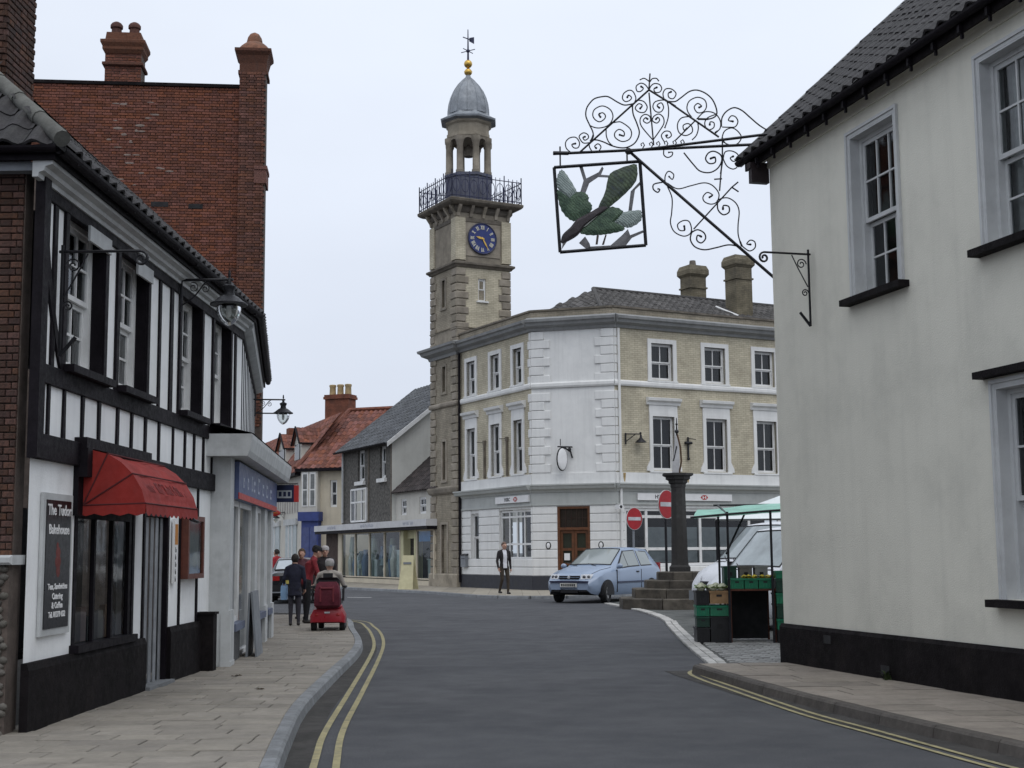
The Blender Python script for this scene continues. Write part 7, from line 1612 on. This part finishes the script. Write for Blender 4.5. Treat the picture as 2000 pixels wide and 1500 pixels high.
# ================================================================== people
skin_m = M_("skin", (.46, .27, .20), .6, .1, 10)
def bezier_hand(mb, w, d, s_, up):
    """palm and five unequal, slightly curled fingers; w wrist, d direction of the hand"""
    d = d.normalized(); sd_ = d.cross(up).normalized(); nrm = sd_.cross(d)
    caps = [(w, w + d * .075, .026, .030)]
    for k, ln in enumerate((.070, .080, .074, .058)):
        b = w + d * .075 + sd_ * (-.030 + .020 * k); m1 = b + d * ln * .55 - nrm * .012; e = m1 + d * ln * .45 - nrm * .028; caps += [(b, m1, .0105, .0095), (m1, e, .0095, .008)]
    b = w + d * .02 + sd_ * (-.03); m1 = b + d * .03 - sd_ * .03 - nrm * .01; caps += [(b, m1, .012, .011), (m1, m1 + d * .03 - nrm * .012, .011, .009)]
    return caps
def person(M, h, label, cols, J=None, torso=None, extra=None, hair=None, hat=None, group=None, coat=0.0):
    t = thing("person", M, label, "person", group)
    B_ = {'head': (0, .012, .935), 'neck': (0, -.005, .855), 'hip': (0, 0, .52), 'sL': (-.112, -.005, .805), 'sR': (.112, -.005, .805), 'eL': (-.142, -.015, .635), 'eR': (.142, -.015, .635), 'wL': (-.15, .03, .49), 'wR': (.15, .03, .49),
          'pL': (-.052, 0, .51), 'pR': (.052, 0, .51), 'kL': (-.056, .012, .285), 'kR': (.056, .012, .285), 'aL': (-.056, -.01, .05), 'aR': (.056, -.01, .05), 'chest': (0, 0, .72), 'waist': (0, 0, .61)}
    if J: B_.update(J)
    P_ = {k: Vector(v) * h for k, v in B_.items()}; cap = []
    def C(a, b, r0, r1, tg): cap.append((a, b, r0 * h, r1 * h, tg))
    for s_ in 'LR':
        C(P_['p' + s_], P_['k' + s_], .052, .036, 'legs'); C(P_['k' + s_], P_['a' + s_], .036, .024, 'legs')
        toe = P_['a' + s_] + (Vector((0, .085 * h, -.03 * h)) if not (extra and 'toe' in extra) else Vector(extra['toe']) * h); C(P_['a' + s_] + Vector((0, -.018 * h, -.025 * h)), toe, .024, .02, 'shoe')
        C(P_['s' + s_], P_['e' + s_], .034, .028, 'top'); C(P_['e' + s_], P_['w' + s_], .028, .020, 'top'); C(P_['s' + s_].lerp(P_['neck'], .6), P_['s' + s_], .036, .036, 'top')
        for a, b, r0, r1 in bezier_hand(None, P_['w' + s_], P_['w' + s_] - P_['e' + s_] + Vector((0, .02 * h, 0)), s_, Vector((1 if s_ == 'R' else -1, 0, 0))): cap.append((a, b, r0, r1, 'skin'))
    C(P_['neck'] - Vector((0, 0, .01 * h)), P_['head'], .032, .032, 'skin')
    hd = P_['head']; face = (extra or {}).get('face', (0, 1, 0)); fd = Vector(face).normalized(); fs_ = Vector((fd.y, -fd.x, 0)).normalized()
    C(hd + fd * .055 * h + Vector((0, 0, .005 * h)), hd + fd * .066 * h - Vector((0, 0, .010 * h)), .008, .010, 'skin')
    for q in (-1, 1): C(hd + fs_ * .045 * h * q + Vector((0, 0, .012 * h)), hd + fs_ * .047 * h * q - Vector((0, 0, .012 * h)), .009, .008, 'skin')
    g = MB()
    for a, b, r0, r1, tg in cap:
        d = (b - a); L_ = max(d.length, 1e-4); d = d / L_; g.tube([a - d * r0 * .8, a - d * r0 * .4, a, b, b + d * r1 * .4, b + d * r1 * .8], [r0 * .5, r0 * .88, r0, r1, r1 * .88, r1 * .5], 10)
    g.ball(tuple(hd), .047 * h, .056 * h, .066 * h, 14, 10); g.ball(tuple(hd + fd * .012 * h - Vector((0, 0, .035 * h))), .036 * h, .040 * h, .036 * h, 12, 8)
    ts = torso or [('hip', .092, .072, -.03), ('hip', .094, .074, .0), ('waist', .083, .066, 0), ('chest', .102, .076, 0), ('chest', .106, .070, .05), ('neck', .075, .050, -.025), ('neck', .036, .036, .0)]
    secs = []
    for k, rx, ry, dz in ts:
        c = P_[k] + Vector((0, 0, dz * h)); secs.append([(c.x + rx * h * math.cos(2 * math.pi * i / 18), c.y + ry * h * math.sin(2 * math.pi * i / 18), c.z) for i in range(18)])
    if coat: c = P_['hip'] - Vector((0, 0, coat * h)); secs.insert(0, [(c.x + .105 * h * math.cos(2 * math.pi * i / 18), c.y + .085 * h * math.sin(2 * math.pi * i / 18), c.z) for i in range(18)])
    g.loft(secs)
    tmp = bpy.data.objects.new("tmp", g.mesh("person_body", skin_m)); COL.objects.link(tmp)
    md = tmp.modifiers.new("r", 'REMESH'); md.mode = 'VOXEL'; md.voxel_size = .0125; sm_ = tmp.modifiers.new("s", 'SMOOTH'); sm_.factor = .5; sm_.iterations = 2
    me = bpy.data.meshes.new_from_object(tmp.evaluated_get(bpy.context.evaluated_depsgraph_get())); bpy.data.objects.remove(tmp); me.name = "body"
    me.materials.clear(); order = ['skin', 'top', 'legs', 'shoe', 'shirt']
    for k in order: me.materials.append(skin_m if k == 'skin' else cols.get(k, cols['top']))
    n = len(me.polygons); ctr = np.empty(n * 3); me.polygons.foreach_get("center", ctr); ctr = ctr.reshape(-1, 3); best = np.full(n, 9e9); idx = np.zeros(n, dtype=np.int32)
    def consider(dist, k):
        m_ = dist < best; best[m_] = dist[m_]; idx[m_] = order.index(k)
    for a, b, r0, r1, tg in cap:
        A, D = np.array(a), np.array(b - a); tt = np.clip(((ctr - A) @ D) / max(D @ D, 1e-9), 0, 1); q = np.linalg.norm(ctr - (A + tt[:, None] * D), axis=1) - (r0 + (r1 - r0) * tt); consider(q, tg)
    consider(np.linalg.norm((ctr - np.array(hd)) / np.array([.047, .056, .066]) / h, axis=1) * .05 * h - .05 * h, 'skin')
    tops = [np.array(s) for s in secs]
    for s0, s1 in zip(tops, tops[1:]):
        c0, c1 = s0.mean(0), s1.mean(0); D = c1 - c0; tt = np.clip(((ctr - c0) @ D) / max(D @ D, 1e-9), 0, 1); rx = np.ptp(s0[:, 0]) / 2 * (1 - tt) + np.ptp(s1[:, 0]) / 2 * tt; ry = np.ptp(s0[:, 1]) / 2 * (1 - tt) + np.ptp(s1[:, 1]) / 2 * tt
        q = ctr - (c0 + tt[:, None] * D); e = np.sqrt((q[:, 0] / rx) ** 2 + (q[:, 1] / ry) ** 2 + (q[:, 2] / .05) ** 2); consider((e - 1) * np.minimum(rx, ry), 'top')
    if 'shirt' in cols:
        m_ = (idx == order.index('top')) & (ctr[:, 1] > .02 * h) & (np.abs(ctr[:, 0] - .01) < .040 * h) & (ctr[:, 2] > .50 * h) & (ctr[:, 2] < .86 * h); idx[m_] = order.index('shirt')
    me.polygons.foreach_set("material_index", idx); me.polygons.foreach_set("use_smooth", [True] * n); me.update()
    put("body", me, t)
    ey = MB()
    for q in (-1, 1): ey.ball(tuple(hd + fd * .052 * h + fs_ * .020 * h * q + Vector((0, 0, .008 * h))), .006 * h, None, .004 * h, 6, 4)
    part("eyes", ey, sign_back, t); q = MB(); mc_ = hd + fd * .056 * h - Vector((0, 0, .030 * h)); q.tube([mc_ - fs_ * .014 * h, mc_ + fd * .003, mc_ + fs_ * .014 * h], .004 * h, 5); part("mouth", q, M_("lips", (.30, .12, .10), .6), t)
    if hair:
        q = MB(); cc = hd - fd * .010 * h + Vector((0, 0, .014 * h)); rows = []
        long_ = hair[1]
        for i in range(8):
            ph_ = math.pi / 2 - i * (math.pi / 2 + long_) / 7; k_ = max(math.cos(ph_), .05) if i else .05; rows.append([])
            for j in range(18):
                a = 2 * math.pi * j / 18; dr_ = fs_ * math.cos(a) + fd * math.sin(a); front = max(0, math.sin(a)); drop = math.sin(ph_) if not (i > 3 and front > .35) else math.sin(math.pi / 2 - 3 * (math.pi / 2 + long_) / 7) - .02 * i
                rad = (.052 if long_ < 1 else .056) * h * k_ * (1.08 if front < .2 else 1.0); rows[-1].append(tuple(cc + dr_ * (rad * (1.12 if abs(math.sin(a)) > .7 else 1)) + Vector((0, 0, .068 * h * drop + random.uniform(-.004, .004)))))
        q.loft(rows, True, True); part("hair", q, hair[0], t, None, 60)
    if hat:
        q = MB(); cc = hd + Vector((0, 0, .028 * h)); q.loft([[tuple(cc + fs_ * (r_ * h * math.cos(2 * math.pi * i / 18)) + fd * (r_ * 1.15 * h * math.sin(2 * math.pi * i / 18)) + Vector((0, 0, z * h))) for i in range(18)] for r_, z in ((.056, -.010), (.057, .01), (.052, .032), (.036, .048), (.008, .054))]); 
        if hat[1]: q.loft([[tuple(cc + fs_ * (x * h) + fd * (y * h) + Vector((0, 0, z * h))) for x, y, z in sct] for sct in ([(-.045, .045, .0), (-.02, .062, .0), (.02, .062, .0), (.045, .045, .0)], [(-.038, .085, -.008), (-.018, .10, -.01), (.018, .10, -.01), (.038, .085, -.008)])], False, False)
        part("cap", q, hat[0], t, None, 50)
    return t, P_
navy = M_("navy_cloth", (.014, .015, .030), .9, .25, 8, .2, 60); dkgrey = M_("dark_grey_cloth", (.035, .033, .042), .9, .2, 8, .2, 60); redcloth = M_("red_cloth", (.20, .018, .025), .85, .2, 8, .2, 60); blackcloth = M_("black_cloth", (.012, .012, .014), .9, .2, 8)
brown_cloth = M_("brown_trousers", (.050, .038, .028), .9, .2, 8, .2, 60); shoe_m = M_("shoe_leather", (.015, .012, .011), .6); shirt_m = M_("white_shirt", (.62, .62, .66), .85, .06, 6); beige = M_("beige_cardigan", (.33, .30, .27), .9, .12, 10, .2, 60); jacket = M_("dark_jacket", (.022, .018, .020), .85, .2, 8, .2, 60)
hair_dk = M_("dark_hair", (.02, .015, .012), .8, .3, 30, .4, 80); hair_gr = M_("grey_hair", (.28, .27, .26), .85, .2, 30, .4, 80); hair_br = M_("brown_hair", (.08, .05, .03), .8, .3, 30, .4, 80)
c0 = lambda top, legs, **k: dict(top=top, legs=legs, shoe=shoe_m, **k)
random.seed(81)
# woman in navy with a pale blue bag, seen from behind
tw, Pw = person(fr(-4.47, 28.1, .1, 3), 1.43, "person in a navy coat and grey trousers seen from behind, carrying a pale blue bag", c0(navy, dkgrey), hair=(hair_dk, .9), coat=.10, J={'eL': (-.15, -.02, .66), 'wL': (-.165, .10, .60), 'wR': (.135, .06, .52)})
Mbg = fr(-4.47, 28.1, .1, 3) @ T(Pw['wL'].x, Pw['wL'].y + .05, Pw['wL'].z + .12) @ Matrix.Scale(.85, 4); bgt = thing("carrier_bag", Mbg, "pale blue carrier bag hanging from the hand of the person in navy", "bag")
g = MB(); g.loft([[(-.06, -.16, -.20), (.06, -.16, -.20), (.06, .16, -.20), (-.06, .16, -.20)], [(-.07, -.18, -.36), (.07, -.18, -.36), (.07, .18, -.36), (-.07, .18, -.36)], [(-.06, -.17, -.54), (.06, -.17, -.54), (.06, .17, -.54), (-.06, .17, -.54)]]); part("sack", g, M_("pale_blue_plastic", (.20, .33, .50), .5, .15, 5), bgt)
for q in (-1, 1): g = MB(); g.tube([(q * .04, -.10, -.2), (0, -.02, -.06), (0, .02, -.06), (q * .04, .10, -.2)], .008, 5); part("handle", g, MATS["pale_blue_plastic"], bgt)
person(fr(-4.78, 31.0, .1, 175), 1.55, "person with brown hair half hidden behind the person in navy", c0(M_("plum_cloth", (.10, .04, .05), .9), dkgrey), hair=(hair_br, .7))
# man in red jacket bending towards the rider
person(fr(-4.36, 29.0, .1, -75), 1.68, "person in a red jacket and dark cap leaning over beside the scooter", c0(redcloth, blackcloth), hat=(blackcloth, True), hair=(hair_dk, .4),
       J={'head': (0, .13, .885), 'neck': (0, .085, .815), 'chest': (0, .05, .70), 'waist': (0, .015, .60), 'sL': (-.112, .075, .765), 'sR': (.112, .075, .765), 'eL': (-.15, .13, .61), 'eR': (.15, .12, .61), 'wL': (-.10, .24, .58), 'wR': (.12, .22, .54)}, extra=dict(face=(0, 1, -.25)))
person(fr(-4.15, 30.2, .1, 190), 1.60, "person in dark clothes with a pale cap facing the scooter rider", c0(jacket, dkgrey), hat=(M_("pale_cap", (.42, .40, .40), .8), False), hair=(hair_gr, .4))
# person walking before the bank
person(fr(-.33, 48.0, .1, 205), 1.78, "person walking past the bank in a dark open jacket, white shirt and brown trousers", c0(jacket, brown_cloth, shirt=shirt_m), hair=(M_("short_hair", (.14, .09, .07), .8), .35),
       J={'kL': (-.06, .05, .285), 'aL': (-.056, .055, .045), 'kR': (.055, .02, .285), 'aR': (.056, -.10, .06), 'eL': (-.15, -.05, .64), 'wL': (-.15, -.02, .49), 'eR': (.15, .0, .635), 'wR': (.15, .06, .50)})
person(fr(-8.35, 48.4, 0, 60), 1.70, "person in a red top beyond the dark saloon car", c0(M_("bright_red_top", (.32, .02, .03), .85), dkgrey), hair=(hair_dk, .5))
# mobility scooter with its rider
MSc = fr(-3.53, 26.15, .1, 92); sc = thing("mobility_scooter", MSc, "red mobility scooter seen from behind with a maroon bag on its seat back", "mobility scooter")   # local +x forward
sred = M_("scooter_red", (.28, .012, .022), .35, .08, 4); maroon = M_("maroon_canvas", (.095, .010, .022), .85, .2, 6, .3, 50)
for x, y, r_ in ((.12, .27, .125), (.12, -.27, .125), (.95, .22, .115), (.95, -.22, .115)):
    Wm = MSc @ T(x, y, r_); g = MB(); ring = lambda prof: [[(q * math.cos(2 * math.pi * k / 18), yy, q * math.sin(2 * math.pi * k / 18)) for k in range(18)] for q, yy in prof]
    g.loft(ring([(r_ * .6, -.05), (r_ * .95, -.05), (r_, -.03), (r_, .03), (r_ * .95, .05), (r_ * .6, .05)])); wh = part("wheel", g, MATS["tyre"], sc, Wm, 40); g = MB(); g.loft(ring([(r_ * .6, -.045), (r_ * .2, -.055), (r_ * .2, .055), (r_ * .6, .045)])); part("hub_cap", g, grey_paint, wh, Wm)
sec = lambda x, w_, z0_, z1_: [(x, -w_, z0_), (x, w_, z0_), (x, w_ * 1.02, (z0_ + z1_) / 2), (x, w_ * .8, z1_), (x, -w_ * .8, z1_), (x, -w_ * 1.02, (z0_ + z1_) / 2)]
g = MB(); g.loft([sec(-.10, .27, .17, .32), sec(-.06, .32, .15, .40), (sec(.18, .33, .14, .45)), sec(.42, .28, .14, .42), sec(.5, .26, .12, .22)]); part("rear_cowl", g, sred, sc, None, 35)
g = MB(); g.box(.45, 1.0, -.24, .24, .12, .17); part("footboard", g, black_plastic, sc)
g = MB(); g.loft([sec(.92, .2, .14, .4), sec(1.05, .22, .14, .45), sec(1.2, .14, .16, .35)]); part("front_cowl", g, sred, sc, None, 35)
g = MB(); g.tube([(1.0, 0, .4), (.82, 0, .98)], .03, 8); g.tube([(.80, -.26, 1.0), (.84, 0, 1.0), (.80, .26, 1.0)], .018, 6); part("tiller", g, black_plastic, sc)
g = MB(); g.box(.05, .50, -.24, .24, .50, .60); g.tube([(.25, 0, .4), (.25, 0, .52)], .05, 8); part("seat", g, black_plastic, sc)
g = MB(); g.loft([[(x, y, z) for x, y in ((-.0, -.22), (.10, -.22), (.10, .22), (-.0, .22))] for z in (.58, .95)] + [[(-.03, -.17, 1.0), (.06, -.17, 1.0), (.06, .17, 1.0), (-.03, .17, 1.0)]]); part("seat_back", g, black_plastic, sc)
g = MB(); g.box(-.04, .04, -.09, .09, 1.0, 1.08); part("headrest", g, black_plastic, sc)
for s_ in (1, -1): g = MB(); g.tube([(.02, s_ * .29, .56), (.02, s_ * .29, .78), (.38, s_ * .29, .80)], .022, 6); g.box(.1, .4, s_ * .26, s_ * .33, .80, .84); part("armrest", g, black_plastic, sc)
g = MB(); sb_ = lambda z, w_, d_: [(-.02 - d_, -w_, z), (-.02 - d_, w_, z), (-.01, w_ * 1.05, z), (-.01, -w_ * 1.05, z)]
g.loft([sb_(.42, .19, .08), sb_(.48, .24, .18), sb_(.70, .235, .20), sb_(.84, .21, .16), sb_(.92, .16, .08)]); part("bag", g, maroon, sc, None, 45)
g = MB(); g.tube([(-.10, -.2, .87), (-.2, -.1, .80), (-.21, .1, .80), (-.10, .2, .87)], .02, 6); g.tube([(-.2, -.12, .80), (-.23, -.12, .55)], .018, 5); g.tube([(-.2, .12, .80), (-.23, .12, .55)], .018, 5); part("bag_straps", g, M_("maroon_trim", (.16, .02, .03), .7), sc)
for s_ in (1, -1): g = MB(); g.ball((-.09, s_ * .2, .30), .02, .05, .03); part("tail_light", g, redlamp, sc)
bx(sc, "badge", -.115, -.10, -.05, .05, .33, .36, lampm)
person(fr(-3.53, 26.15, .1, 2) @ T(.0, .28, .13), 1.56, "person seated on the mobility scooter in a beige top with a pale cap", c0(beige, dkgrey), hat=(M_("grey_cap", (.36, .34, .34), .85), False), hair=(hair_gr, .4),
       J={'head': (0, .01, .705), 'neck': (0, .0, .63), 'chest': (0, .0, .50), 'waist': (0, .0, .39), 'hip': (0, .0, .31), 'sL': (-.122, 0, .585), 'sR': (.122, 0, .585), 'eL': (-.175, .04, .45), 'eR': (.175, .04, .45), 'wL': (-.15, .22, .47), 'wR': (.15, .22, .47), 'pL': (-.06, 0, .31), 'pR': (.06, 0, .31), 'kL': (-.08, .25, .29), 'kR': (.08, .25, .29), 'aL': (-.07, .27, .09), 'aR': (.07, .27, .09)})
